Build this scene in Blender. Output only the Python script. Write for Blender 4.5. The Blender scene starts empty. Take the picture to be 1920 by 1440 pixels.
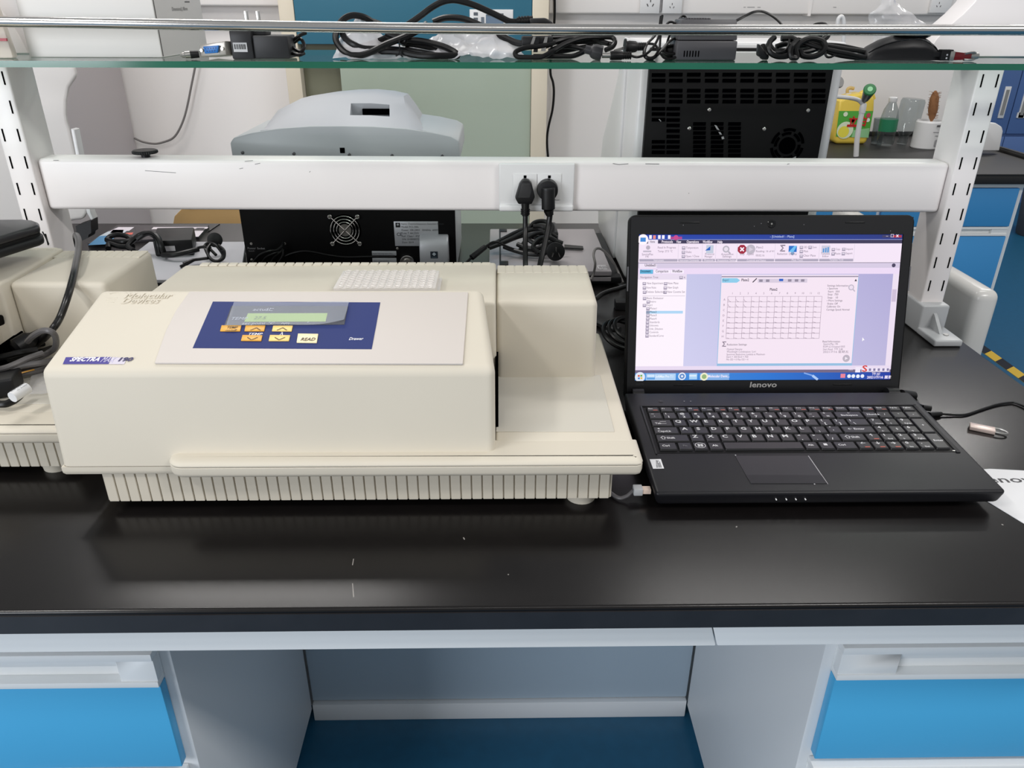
import bpy, bmesh, math, random
from mathutils import Vector, Matrix, noise
random.seed(7)
SC = bpy.context.scene
COL = SC.collection
V = Vector

# ------------------------------------------------------------------ camera
cam = bpy.data.cameras.new('camera'); co = bpy.data.objects.new('camera', cam); COL.objects.link(co)
cam.sensor_fit = 'HORIZONTAL'; cam.sensor_width = 36.0; cam.lens = 1447.0/1920.0*36.0
cam.clip_start = 0.01; cam.clip_end = 60
M3 = Matrix([(0.999852, 0.00385, -0.016749), (-0.016717, 0.443929, -0.895906), (0.003986, 0.896054, 0.443927)])
co.matrix_world = Matrix.Translation((0.0, -0.506, 1.264)) @ M3.to_4x4()
SC.camera = co
# ------------------------------------------------------------------ world, lamps, exposure
w = bpy.data.worlds.new('room_light'); SC.world = w; w.use_nodes = True
w.node_tree.nodes['Background'].inputs[0].default_value = (0.96, 0.98, 1.0, 1)
w.node_tree.nodes['Background'].inputs[1].default_value = 0.37
def lamp(name, loc, target, sx, sy, power, col):
    l = bpy.data.lights.new(name, 'AREA'); l.shape = 'RECTANGLE'; l.size = sx; l.size_y = sy
    l.energy = power; l.color = col
    o = bpy.data.objects.new(name, l); COL.objects.link(o); o.location = loc
    o.rotation_euler = (V(target)-V(loc)).to_track_quat('-Z', 'Y').to_euler()
    return o
lamp('ceiling_lamp_near', (-1.6, -0.7, 2.95), (-1.6, -0.7, 0), 0.25, 0.9, 26, (1.0, 0.97, 0.93))
lamp('ceiling_lamp_front', (0.1, -1.7, 2.95), (0.1, -1.7, 0), 1.2, 0.30, 7, (1.0, 0.98, 0.95))
lamp('ceiling_lamp_right', (1.7, -1.2, 2.95), (1.7, -1.2, 0), 1.2, 0.30, 46, (1.0, 0.97, 0.94))
lamp('ceiling_lamp_far_left', (-0.9, 1.7, 2.95), (-0.9, 1.7, 0), 1.2, 0.30, 27, (1.0, 0.97, 0.94))
lamp('ceiling_lamp_far_right', (1.4, 1.4, 2.95), (1.4, 1.4, 0), 1.2, 0.30, 12, (1.0, 0.97, 0.94))
lamp('fill_light_back_right', (3.0, 3.4, 2.95), (3.0, 3.4, 0), 1.2, 0.30, 34, (1.0, 0.97, 0.94))  # unseen fill added to brighten the blue floor at far right
lamp('window_daylight', (-2.6, -2.6, 1.6), (-0.2, 0.1, 0.6), 1.6, 1.4, 76, (0.90, 0.94, 1.0))
vs = SC.view_settings
vs.view_transform = 'Standard'; vs.look = 'None'; vs.exposure = 0.0; vs.gamma = 1.0; vs.use_curve_mapping = False

# ------------------------------------------------------------------ helpers
def lin(c):
    def f(v):
        v = v/255.0
        return v/12.92 if v <= 0.04045 else ((v+0.055)/1.055)**2.4
    return (f(c[0]), f(c[1]), f(c[2]), 1.0)
MATS = {}
def mat(name, rgb, rough=0.5, metal=0.0, spec=0.5, var=0.0, scale=20.0, bump=0.0, bscale=200.0, emit=None, coat=0.0, alpha=1.0, trans=0.0):
    m = bpy.data.materials.new(name); m.use_nodes = True
    nt = m.node_tree; b = nt.nodes['Principled BSDF']
    c = lin(rgb)
    b.inputs['Base Color'].default_value = c
    b.inputs['Roughness'].default_value = rough
    b.inputs['Metallic'].default_value = metal
    b.inputs['Specular IOR Level'].default_value = spec
    b.inputs['Coat Weight'].default_value = coat
    b.inputs['Alpha'].default_value = alpha
    b.inputs['Transmission Weight'].default_value = trans
    if var or bump:
        tc = nt.nodes.new('ShaderNodeTexCoord')
    if var:
        n = nt.nodes.new('ShaderNodeTexNoise'); n.inputs['Scale'].default_value = scale; n.inputs['Detail'].default_value = 4
        nt.links.new(tc.outputs['Object'], n.inputs['Vector'])
        r = nt.nodes.new('ShaderNodeValToRGB')
        r.color_ramp.elements[0].position = 0.3; r.color_ramp.elements[1].position = 0.7
        r.color_ramp.elements[0].color = tuple(v*(1-var) for v in c[:3])+(1,)
        r.color_ramp.elements[1].color = tuple(min(1, v*(1+var)) for v in c[:3])+(1,)
        nt.links.new(n.outputs['Fac'], r.inputs['Fac']); nt.links.new(r.outputs['Color'], b.inputs['Base Color'])
    if bump:
        n2 = nt.nodes.new('ShaderNodeTexNoise'); n2.inputs['Scale'].default_value = bscale; n2.inputs['Detail'].default_value = 3
        nt.links.new(tc.outputs['Object'], n2.inputs['Vector'])
        bp = nt.nodes.new('ShaderNodeBump'); bp.inputs['Strength'].default_value = bump; bp.inputs['Distance'].default_value = 0.001
        nt.links.new(n2.outputs['Fac'], bp.inputs['Height']); nt.links.new(bp.outputs['Normal'], b.inputs['Normal'])
    if emit:
        b.inputs['Emission Color'].default_value = lin(emit[0]); b.inputs['Emission Strength'].default_value = emit[1]
    MATS[name] = m
    return m
def thinglass(name, tint, refl=0.06, rough=0.02, body=0.0, bodycol=(255,255,255)):
    m = bpy.data.materials.new(name); m.use_nodes = True; nt = m.node_tree; nt.nodes.clear()
    out = nt.nodes.new('ShaderNodeOutputMaterial')
    tr = nt.nodes.new('ShaderNodeBsdfTransparent'); tr.inputs[0].default_value = lin(tint)
    gl = nt.nodes.new('ShaderNodeBsdfGlossy'); gl.inputs['Roughness'].default_value = rough
    fr = nt.nodes.new('ShaderNodeFresnel')
    ge = nt.nodes.new('ShaderNodeNewGeometry'); io = nt.nodes.new('ShaderNodeMath'); io.operation = 'MULTIPLY_ADD'
    io.inputs[1].default_value = 1/1.5-1.5; io.inputs[2].default_value = 1.5      # thin sheet: same index on both sides
    nt.links.new(ge.outputs['Backfacing'], io.inputs[0]); nt.links.new(io.outputs[0], fr.inputs[0])
    mx = nt.nodes.new('ShaderNodeMixShader')
    nt.links.new(fr.outputs[0], mx.inputs[0]); nt.links.new(tr.outputs[0], mx.inputs[1]); nt.links.new(gl.outputs[0], mx.inputs[2])
    last = mx
    if body:
        df = nt.nodes.new('ShaderNodeBsdfDiffuse'); df.inputs[0].default_value = lin(bodycol)
        m2 = nt.nodes.new('ShaderNodeMixShader'); m2.inputs[0].default_value = body
        nt.links.new(mx.outputs[0], m2.inputs[1]); nt.links.new(df.outputs[0], m2.inputs[2]); last = m2
    nt.links.new(last.outputs[0], out.inputs[0]); MATS[name] = m
    return m
def attrmat(name, emission=None, rough=0.5):
    m = bpy.data.materials.new(name); m.use_nodes = True; nt = m.node_tree; b = nt.nodes['Principled BSDF']
    a = nt.nodes.new('ShaderNodeAttribute'); a.attribute_name = 'ink'
    b.inputs['Roughness'].default_value = rough
    if emission:
        b.inputs['Base Color'].default_value = (0.01, 0.01, 0.01, 1); b.inputs['Roughness'].default_value = 0.15
        nt.links.new(a.outputs['Color'], b.inputs['Emission Color']); b.inputs['Emission Strength'].default_value = emission
    else:
        nt.links.new(a.outputs['Color'], b.inputs['Base Color'])
    MATS[name] = m
    return m

cream = mat('cream_plastic', (209,202,187), 0.55, spec=0.35, bump=0.06, bscale=900, var=0.015, scale=8)
cream_d = mat('cream_plastic_lower', (203,196,181), 0.45, bump=0.06, bscale=900)
plate_c = mat('faceplate_plastic', (206,199,193), 0.6, spec=0.3, bump=0.05, bscale=1200)
tray_c = mat('tray_plastic', (199,195,184), 0.5, bump=0.05, bscale=900)
navy = mat('navy_keypad', (36,50,108), 0.6, spec=0.25)
white_m = mat('white_powder_coat', (240,235,234), 0.32, var=0.02, scale=3, bump=0.03, bscale=300)
white_p = mat('white_plastic', (222,222,222), 0.3)
grey_p = mat('grey_plastic', (176,178,180), 0.35)
black_lam = mat('black_laminate', (18,16,16), 0.24, var=0.10, scale=60, bump=0.03, bscale=1500, spec=0.36)
black_edge = mat('black_laminate_edge', (36,36,39), 0.4, var=0.12, scale=30)
blk = mat('black_plastic', (19,19,21), 0.45, spec=0.35)
dark_steel = mat('dark_steel', (96,98,100), 0.35, metal=0.7)
blk_r = mat('black_rubber', (11,11,12), 0.38, spec=0.32)
blk_g = mat('black_gloss', (12,12,14), 0.12)
blk_d = mat('black_panel', (10,10,11), 0.5, spec=0.18)
void = mat('dark_opening', (2,2,3), 0.9, spec=0.0)
lap = mat('laptop_black', (18,18,22), 0.42, spec=0.33, bump=0.08, bscale=2500)
keym = mat('key_black', (22,22,25), 0.40)
chrome = mat('chrome', (205,203,200), 0.16, metal=1.0)
steel = mat('steel', (190,188,184), 0.3, metal=1.0)
silver = mat('silver_paint', (178,172,174), 0.35, metal=0.35)
silver_b = mat('silver_plastic', (176,178,182), 0.38, metal=0.3)
lilac = mat('pale_lid', (186,186,192), 0.4)
rose = mat('rose_metal', (226,206,198), 0.32, metal=0.35)
grey_i = mat('grey_instrument', (168,174,176), 0.4)
grey_il = mat('light_grey_hood', (168,172,177), 0.38)
wallm = mat('wall_paint', (236,232,229), 0.85, var=0.012, scale=1.5, bump=0.05, bscale=80)
floorm = mat('blue_vinyl', (27,86,118), 0.35, var=0.06, scale=40)
cabw = mat('cabinet_white', (236,238,238), 0.38)
knee_m = mat('knee_board', (158,174,187), 0.5)
cabg = mat('cabinet_grey', (222,225,227), 0.45, bump=0.03, bscale=400)
blue = mat('cabinet_blue', (78,174,224), 0.42, var=0.01, scale=5)
blue_d = mat('cupboard_blue', (84,114,168), 0.4)
creamw = mat('cream_frame', (226,215,194), 0.5)
teal = mat('teal_fascia', (56,118,142), 0.45)
green_edge = mat('green_glass_edge', (22,96,74), 0.12, spec=0.6, var=0.12, scale=6)
shelf_glass = thinglass('shelf_glass', (242,249,246))
sash_glass = thinglass('sash_glass', (186,204,186), body=0.35, bodycol=(136,148,132), rough=0.15)
bag_clear = thinglass('clear_bag', (250,250,250), rough=0.12, body=0.30, bodycol=(235,235,238))
bag_milky = thinglass('milky_bag', (250,250,250), rough=0.15, body=0.55, bodycol=(235,233,236))
clear_pl = thinglass('clear_plastic', (222,227,228), rough=0.04, body=0.015, bodycol=(225,228,228))
plate_cl = thinglass('microplate_plastic', (248,246,244), rough=0.12, body=0.62, bodycol=(238,234,230))
film_m = thinglass('protective_film', (226,230,236), rough=0.42, body=0.20, bodycol=(176,186,206))
wood = mat('tan_board', (206,168,112), 0.55, var=0.03, scale=6)
card = mat('white_carton', (222,220,217), 0.7, var=0.01, scale=3)
card_s = mat('carton_side', (204,202,200), 0.7)
paper_m = mat('paper_white', (216,217,219), 0.7)
cable_g = mat('grey_cable', (88,86,87), 0.42)
cable_lg = mat('pale_grey_cable', (120,116,114), 0.5)
adapt_g = mat('grey_adapter', (72,71,74), 0.42, bump=0.05, bscale=900)
yellow = mat('yellow_plastic', (236,205,84), 0.3)
green_l = mat('green_label', (86,176,64), 0.4)
brown = mat('bristle_brown', (140,96,62), 0.9)
greenk = mat('green_knob', (50,120,70), 0.35)
orange = mat('orange_key', (226,166,62), 0.4)
orange_l = mat('pale_orange_key', (240,206,122), 0.4)
cream_k = mat('cream_key', (244,229,186), 0.4)
lcd = mat('lcd_green', (150,178,60), 0.3, emit=((160,190,50), 0.40))
lcdw = mat('lcd_window', (44,46,58), 0.15)
dsub = mat('blue_connector', (34,112,190), 0.4)
tin = mat('tinned_shell', (184,178,170), 0.35, metal=0.6)
darkred = mat('dark_red_plastic', (110,16,26), 0.2)
tapey = mat('tape_yellow', (214,176,40), 0.5)
ink_print = attrmat('flat_print')
ink_screen = attrmat('lit_screen', emission=1.0)

def ws(o):
    p = V((0,0,0))
    while o is not None:
        p = p + o.location; o = o.parent
    return p
def tag(o, label, cat, group=None, kind=None):
    if label: o['label'] = label
    if cat: o['category'] = cat
    if group: o['group'] = group
    if kind: o['kind'] = kind
    return o
def thing(name, label, cat, loc, group=None):
    o = bpy.data.objects.new(name, None); COL.objects.link(o); o.location = loc; o.empty_display_size = 0.02
    return tag(o, label, cat, group)
def obj(name, bm, m, parent=None, bev=0.0, seg=2, smooth=True, label=None, bevang=0.5, bevsel=None):
    bmesh.ops.remove_doubles(bm, verts=bm.verts, dist=1e-6)
    bmesh.ops.recalc_face_normals(bm, faces=bm.faces)
    if bev:
        es = [e for e in bm.edges if len(e.link_faces) == 2 and e.calc_face_angle(0) > bevang and (bevsel is None or bevsel(e))]
        bmesh.ops.bevel(bm, geom=es, offset=bev, segments=seg, affect='EDGES', profile=0.5, clamp_overlap=True)
    if parent is not None:
        off = ws(parent)
    else:
        vs_ = [v.co for v in bm.verts]
        off = V(((min(v.x for v in vs_)+max(v.x for v in vs_))/2, (min(v.y for v in vs_)+max(v.y for v in vs_))/2, min(v.z for v in vs_)))
    bmesh.ops.translate(bm, vec=-off, verts=bm.verts)
    me = bpy.data.meshes.new(name); bm.to_mesh(me); bm.free()
    ms = m if isinstance(m, (list, tuple)) else [m]
    for x in ms: me.materials.append(x)
    if smooth:
        me.polygons.foreach_set('use_smooth', [True]*len(me.polygons)); me.set_sharp_from_angle(angle=0.55)
    o = bpy.data.objects.new(name, me); COL.objects.link(o)
    if parent is not None: o.parent = parent
    else: o.location = off
    if label: o['label'] = label
    return o
def struct(name, bm, m, bev=0.0):
    o = obj(name, bm, m, None, bev, smooth=False); o['kind'] = 'structure'; return o
def BM(): return bmesh.new()
def box(bm, x0, x1, y0, y1, z0, z1, mi=0):
    vs_ = [bm.verts.new(p) for p in ((x0,y0,z0),(x1,y0,z0),(x1,y1,z0),(x0,y1,z0),(x0,y0,z1),(x1,y0,z1),(x1,y1,z1),(x0,y1,z1))]
    for f in ((0,3,2,1),(4,5,6,7),(0,1,5,4),(1,2,6,5),(2,3,7,6),(3,0,4,7)):
        bm.faces.new([vs_[i] for i in f]).material_index = mi
    return vs_
def hexa(bm, p):           # eight points, bottom ring then top ring
    vs_ = [bm.verts.new(q) for q in p]
    for f in ((0,3,2,1),(4,5,6,7),(0,1,5,4),(1,2,6,5),(2,3,7,6),(3,0,4,7)): bm.faces.new([vs_[i] for i in f])
    return vs_
def prism(bm, pts, d, mi=0):  # polygon swept along vector d
    a = [bm.verts.new(p) for p in pts]; b = [bm.verts.new(V(p)+V(d)) for p in pts]; n = len(a)
    bm.faces.new(a).material_index = mi; bm.faces.new(b[::-1]).material_index = mi
    for i in range(n):
        bm.faces.new((a[i], b[i], b[(i+1)%n], a[(i+1)%n])).material_index = mi
def frame_of(axis):
    a = V(axis).normalized(); t = V((0,0,1)) if abs(a.z) < 0.9 else V((1,0,0))
    u = a.cross(t).normalized(); return u, a.cross(u).normalized()
def cyl(bm, p0, p1, r0, r1=None, n=24, mi=0, cap=True):
    r1 = r0 if r1 is None else r1; p0 = V(p0); p1 = V(p1); u, v = frame_of(p1-p0)
    A = [bm.verts.new(p0+(u*math.cos(2*math.pi*i/n)+v*math.sin(2*math.pi*i/n))*r0) for i in range(n)]
    Bv = [bm.verts.new(p1+(u*math.cos(2*math.pi*i/n)+v*math.sin(2*math.pi*i/n))*r1) for i in range(n)]
    for i in range(n): bm.faces.new((A[i], A[(i+1)%n], Bv[(i+1)%n], Bv[i])).material_index = mi
    if cap:
        bm.faces.new(A[::-1]).material_index = mi; bm.faces.new(Bv).material_index = mi
def lathe(bm, c, axis, prof, n=28, mi=0):   # prof: (radius, height along axis)
    c = V(c); a = V(axis).normalized(); u, v = frame_of(a); rings = []
    for r, h in prof:
        rings.append([bm.verts.new(c+a*h+(u*math.cos(2*math.pi*i/n)+v*math.sin(2*math.pi*i/n))*max(r,1e-5)) for i in range(n)])
    for k in range(len(rings)-1):
        for i in range(n): bm.faces.new((rings[k][i], rings[k][(i+1)%n], rings[k+1][(i+1)%n], rings[k+1][i])).material_index = mi
    bm.faces.new(rings[0][::-1]).material_index = mi; bm.faces.new(rings[-1]).material_index = mi
def spline(pts, sub=6, closed=False):
    P = [V(p) for p in pts]; n = len(P); out = []
    rng = range(n if closed else n-1)
    for i in rng:
        p1, p2 = P[i], P[(i+1)%n]
        p0 = P[(i-1)%n] if closed or i > 0 else p1*2-p2
        p3 = P[(i+2)%n] if closed or i+2 < n else p2*2-p1
        for k in range(sub):
            t = k/sub
            out.append(0.5*((2*p1)+(p2-p0)*t+(2*p0-5*p1+4*p2-p3)*t*t+(3*p1-p0-3*p2+p3)*t**3))
    if not closed: out.append(P[-1])
    return out
def tube(bm, pts, r, n=8, sub=6, closed=False, flat=None, zmin=None, mi=0):
    P = spline(pts, sub, closed); m = len(P)
    if zmin is not None:
        for p in P: p.z = max(p.z, zmin)
    rings = []; u = None
    for i in range(m):
        t = (P[(i+1)%m]-P[i-1]) if (closed or 0 < i < m-1) else (P[1]-P[0] if i == 0 else P[-1]-P[-2])
        if t.length < 1e-9: t = V((1,0,0))
        t.normalize()
        if u is None: u, _ = frame_of(t)
        u = (u-t*u.dot(t)); u = u.normalized() if u.length > 1e-6 else frame_of(t)[0]
        v = t.cross(u); ru, rv = (r, r) if flat is None else (r*flat, r)
        rings.append([bm.verts.new(P[i]+u*math.cos(2*math.pi*k/n)*ru+v*math.sin(2*math.pi*k/n)*rv) for k in range(n)])
    for i in range(m if closed else m-1):
        A, Bv = rings[i], rings[(i+1)%m]
        for k in range(n): bm.faces.new((A[k], A[(k+1)%n], Bv[(k+1)%n], Bv[k])).material_index = mi
    if not closed:
        bm.faces.new(rings[0][::-1]); bm.faces.new(rings[-1])
def torus(bm, c, axis, R_, r, n=32, k=8):
    c = V(c); u, v = frame_of(axis)
    tube(bm, [c+(u*math.cos(2*math.pi*i/n)+v*math.sin(2*math.pi*i/n))*R_ for i in range(n)], r, k, 1, True)
def ball(bm, c, rx, ry, rz, n=16):
    m = Matrix.Translation(c) @ Matrix.Diagonal((rx, ry, rz, 1)); bmesh.ops.create_uvsphere(bm, u_segments=n, v_segments=max(6, n//2), radius=1, matrix=m)
FONTS = {}
def textmesh(s, bold=0.0):
    c = bpy.data.curves.new('t', 'FONT'); c.body = s; c.size = 1.0; c.offset = bold; c.resolution_u = 2
    o = bpy.data.objects.new('t', c); COL.objects.link(o)
    dg = bpy.context.evaluated_depsgraph_get(); e = o.evaluated_get(dg); me = e.to_mesh()
    vv = [tuple(v.co) for v in me.vertices]; ff = [tuple(p.vertices) for p in me.polygons]
    e.to_mesh_clear(); bpy.data.objects.remove(o); bpy.data.curves.remove(c)
    return vv, ff
class Paint:
    """flat print on one plane: origin, two axes in metres, a normal to lift the layers"""
    def __init__(s, o, xd=(1,0,0), yd=(0,0,1), n=None, lift=0.0002):
        s.o = V(o); s.x = V(xd); s.y = V(yd); s.n = V(n) if n else s.x.cross(s.y).normalized(); s.lift = lift
        s.v = []; s.f = []; s.c = []
    def at(s, x, y, l): return s.o+s.x*x+s.y*y+s.n*(s.lift*(1+l))
    def poly(s, pts, col, l=0):
        k = len(s.v); s.v += [s.at(p[0], p[1], l) for p in pts]; s.f.append(tuple(range(k, k+len(pts)))); s.c.append([lin(q) for q in col] if isinstance(col, list) else [lin(col)]*len(pts))
        return s
    def rect(s, x0, y0, x1, y1, col, l=0): return s.poly([(x0,y0),(x1,y0),(x1,y1),(x0,y1)], col, l)
    def disc(s, x, y, r, col, l=0, n=18): return s.poly([(x+r*math.cos(2*math.pi*i/n), y+r*math.sin(2*math.pi*i/n)) for i in range(n)], col, l)
    def line(s, a, b, wd, col, l=0):
        a = V((a[0],a[1],0)); b = V((b[0],b[1],0)); d = (b-a).normalized(); q = V((-d.y, d.x, 0))*wd/2
        return s.poly([(a-q)[:2], (b-q)[:2], (b+q)[:2], (a+q)[:2]], col, l)
    def text(s, t, x, y, h, col, al='l', l=1, bold=0.0, shear=0.0, sx=1.0, fit=None):
        vv, ff = textmesh(t, bold)
        if not vv: return s
        x0 = min(v[0] for v in vv); x1 = max(v[0] for v in vv); wd = (x1-x0)
        if fit and wd > 0: sx = fit/(wd*h)
        ox = {'l': 0, 'c': -wd/2, 'r': -wd}[al]
        k = len(s.v)
        s.v += [s.at(x+((v[0]-x0+ox)*sx+v[1]*shear)*h, y+v[1]*h, l) for v in vv]
        for f in ff: s.f.append(tuple(i+k for i in f)); s.c.append([lin(col)]*len(f))
        return s
    def build(s, name, m, parent=None):
        off = ws(parent) if parent else V((0,0,0))
        me = bpy.data.meshes.new(name); me.from_pydata([tuple(v-off) for v in s.v], [], s.f); me.materials.append(m)
        a = me.color_attributes.new('ink', 'FLOAT_COLOR', 'CORNER')
        flat = [x for c in s.c for q in c for x in q]; a.data.foreach_set('color', flat)
        o = bpy.data.objects.new(name, me); COL.objects.link(o)
        if parent: o.parent = parent
        return o
def repeat(o, deltas):          # copies of one part, sharing its mesh
    for d in deltas:
        c = o.copy(); COL.objects.link(c); c.location = o.location+V(d)
def copy_tree(o, parent=None):
    c = o.copy(); COL.objects.link(c)
    if parent is not None: c.parent = parent
    for ch in list(o.children): copy_tree(ch, c)
    return c
def offset2d(pts, d):          # pull a polygon inwards by d
    n = len(pts); out = []
    ar = sum(pts[i][0]*pts[(i+1)%n][1]-pts[(i+1)%n][0]*pts[i][1] for i in range(n)); sg = 1 if ar > 0 else -1
    for i in range(n):
        a, b, c = V((*pts[i-1],0)), V((*pts[i],0)), V((*pts[(i+1)%n],0)); e1 = (b-a).normalized(); e2 = (c-b).normalized()
        n1 = V((-e1.y, e1.x, 0))*sg; n2 = V((-e2.y, e2.x, 0))*sg; m = (n1+n2)/max(0.35, 1+n1.dot(n2)); q = b+m*d; out.append((q.x, q.y))
    return out
def layered(bm, plan, layers): # stack of inset outlines: (z, inset)
    rings = [[bm.verts.new((x, y, z)) for x, y in offset2d(plan, d)] for z, d in layers]; n = len(plan)
    for a, b in zip(rings, rings[1:]):
        for i in range(n): bm.faces.new((a[i], a[(i+1)%n], b[(i+1)%n], b[i]))
    bm.faces.new(rings[0][::-1]); bm.faces.new(rings[-1])
B = 0.8

# ================================================================== the room
bm = BM(); box(bm, -4, 6, -3.2, 5.6, -0.05, 0); struct('floor', bm, floorm)
bm = BM(); box(bm, -4, 1.775, 2.63, 2.73, 0, 3.0); struct('wall_back', bm, wallm)
bm = BM(); box(bm, 1.675, 1.775, 2.7301, 5.4, 0, 3.0); struct('wall_side', bm, wallm)
bm = BM(); box(bm, 1.776, 6, 5.4, 5.5, 0, 3.0); struct('wall_far', bm, wallm)
bm = BM(); box(bm, -4, 1.77, 2.618, 2.63, 0, 0.10); struct('baseboard_back', bm, cabg)
# hazard tape on the floor: yellow strip with black bars
t = thing('hazard_tape', 'yellow and black hazard tape stuck along the blue floor', 'tape', (1.975, 2.1, 0))
bm = BM(); box(bm, 1.955, 2.0, 1.2, 2.75, 0.0, 0.0012); obj('tape_strip', bm, tapey, t)
for i in range(10):
    bm = BM(); y = 1.25+i*0.15
    prism(bm, [(1.955,y,0.0013),(2.0,y+0.03,0.0013),(2.0,y+0.105,0.0013),(1.955,y+0.075,0.0013)], (0,0,0.0005)); obj('black_bar', bm, blk, t)

# ------------------------------------------------------------------ island bench
t = thing('worktop', 'long black laminate worktop carrying the cream instruments and laptops', 'worktop', (-0.3, 0, 0.774))
bm = BM(); box(bm, -1.5, 0.712, 0.0, 1.278, 0.774, 0.8)
o = obj('slab', bm, black_lam, t, bev=0.003, seg=3)
bm = BM(); box(bm, -1.5, 0.712, -0.0012, 0.004, 0.7765, 0.7955); obj('front_edge_band', bm, black_edge, t)
bm = BM(); prism(bm, [(-0.6491, 1.2015, 0.8), (-0.6457, 1.2683, 0.8), (-0.6439, 1.2683, 0.8), (-0.6474, 1.2015, 0.8)], (0,0,0.0004)); obj('joint_line', bm, void, t)
p = Paint((0,0,0.8), (1,0,0), (0,1,0), (0,0,1))
for a, b, wd in (((-0.1356, 0.066), (-0.1351, 0.057), .0008), ((-0.1309, 0.0323), (-0.127, 0.0144), .0008), ((-0.035, 0.0967), (-0.0338, 0.0934), .0012),
                 ((0.0072, 0.042), (0.0081, 0.0427), .0012), ((0.2332, 0.1097), (0.2347, 0.1114), .0012), ((0.4994, 0.1118), (0.5, 0.1101), .0014)):
    p.line(a, b, wd, (150,146,142))
p.build('surface_scratches', ink_print, t)
# steel apron and knee space
t = thing('apron_rail', 'white painted steel apron running under the black worktop front', 'rail', (-0.3, 0.02, 0.733))
bm = BM(); hexa(bm, [(-1.5,0.02,0.7335),(0.1985,0.02,0.7335),(0.1985,0.05,0.7335),(-1.5,0.05,0.7335),(-1.5,0.02,0.7735),(0.1875,0.02,0.7735),(0.1875,0.05,0.7735),(-1.5,0.05,0.7735)]); obj('rail_length', bm, cabw, t, bev=0.0012)
bm = BM(); hexa(bm, [(0.1997,0.02,0.7335),(0.71,0.02,0.7335),(0.71,0.05,0.7335),(0.1997,0.05,0.7335),(0.1887,0.02,0.7735),(0.71,0.02,0.7735),(0.71,0.05,0.7735),(0.1887,0.05,0.7735)]); obj('rail_length', bm, cabw, t, bev=0.0012)
t = thing('knee_panel', 'pale grey back panel closing the knee space under the bench', 'panel', (0, 0.57, 0))
bm = BM(); box(bm, -0.364, 0.364, 0.572, 0.59, 0.045, 0.7735); obj('board', bm, knee_m, t)
bm = BM(); box(bm, -0.364, 0.364, 0.562, 0.59, 0.0, 0.043); obj('bottom_rail', bm, cabg, t, bev=0.002)
def pedestal(x0, x1, side, label, pull0, pull1):
    t = thing('drawer_cabinet', label, 'cabinet', ((x0+x1)/2, 0.12, 0.0), 'blue fronted drawer cabinets under the bench')
    xi0, xi1 = (x0, x1)
    bm = BM(); box(bm, x0, x1, 0.135, 0.565, 0.03, 0.7735); obj('carcass', bm, cabg, t, bev=0.0015)
    # drawer with a white grip strip on top and a blue front
    d0, d1 = (x0+0.004, x1-0.012) if side < 0 else (x0+0.012, x1-0.004)
    for za, zb, gp in ((0.448, 0.63, True), (0.245, 0.436, False), (0.05, 0.241, False)):
        bm = BM(); box(bm, d0, d1, 0.12, 0.134, za, zb-0.050); dr = obj('drawer', bm, blue, t, bev=0.0012)
        bm = BM(); zt = zb; zb_ = zb-0.049
        box(bm, d0, d1, 0.1175, 0.134, zt-0.010, zt); box(bm, d0, d1, 0.1175, 0.134, zb_, zb_+0.008)
        box(bm, d0, d1, 0.130, 0.1345, zb_+0.008, zt-0.010)
        g0, g1 = pull0, pull1
        for a, b in ((d0, g0), (g1, d1)):
            if b > a: box(bm, a, b, 0.119, 0.131, zb_+0.008, zt-0.010)
        prism(bm, [(g0, 0.1305, zt-0.010), (g0, 0.119, zt-0.010), (g0, 0.127, zt-0.026), (g0, 0.1305, zt-0.026)], (g1-g0, 0, 0))
        obj('grip_strip', bm, cabw, dr, bev=0.0006)
    bm = BM(); box(bm, x0+0.02, x1-0.02, 0.15, 0.55, 0.0, 0.03); obj('plinth', bm, cabg, t)
pedestal(-1.05, -0.366, -1, 'white drawer cabinet with blue front left of the knee space', -0.98, -0.4185)
pedestal(0.366, 0.71, 1, 'white drawer cabinet with blue front right of the knee space', 0.4445, 0.66)
t = thing('bench_frame', 'pale grey rear frame carrying the far half of the bench', 'frame', (-0.3, 0.9, 0))
bm = BM(); box(bm, -1.45, 0.68, 0.60, 0.62, 0.0, 0.7735); obj('side_panel', bm, cabg, t)
bm = BM(); box(bm, -1.45, 0.68, 1.22, 1.24, 0.0, 0.7735); obj('side_panel', bm, cabg, t)

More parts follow.
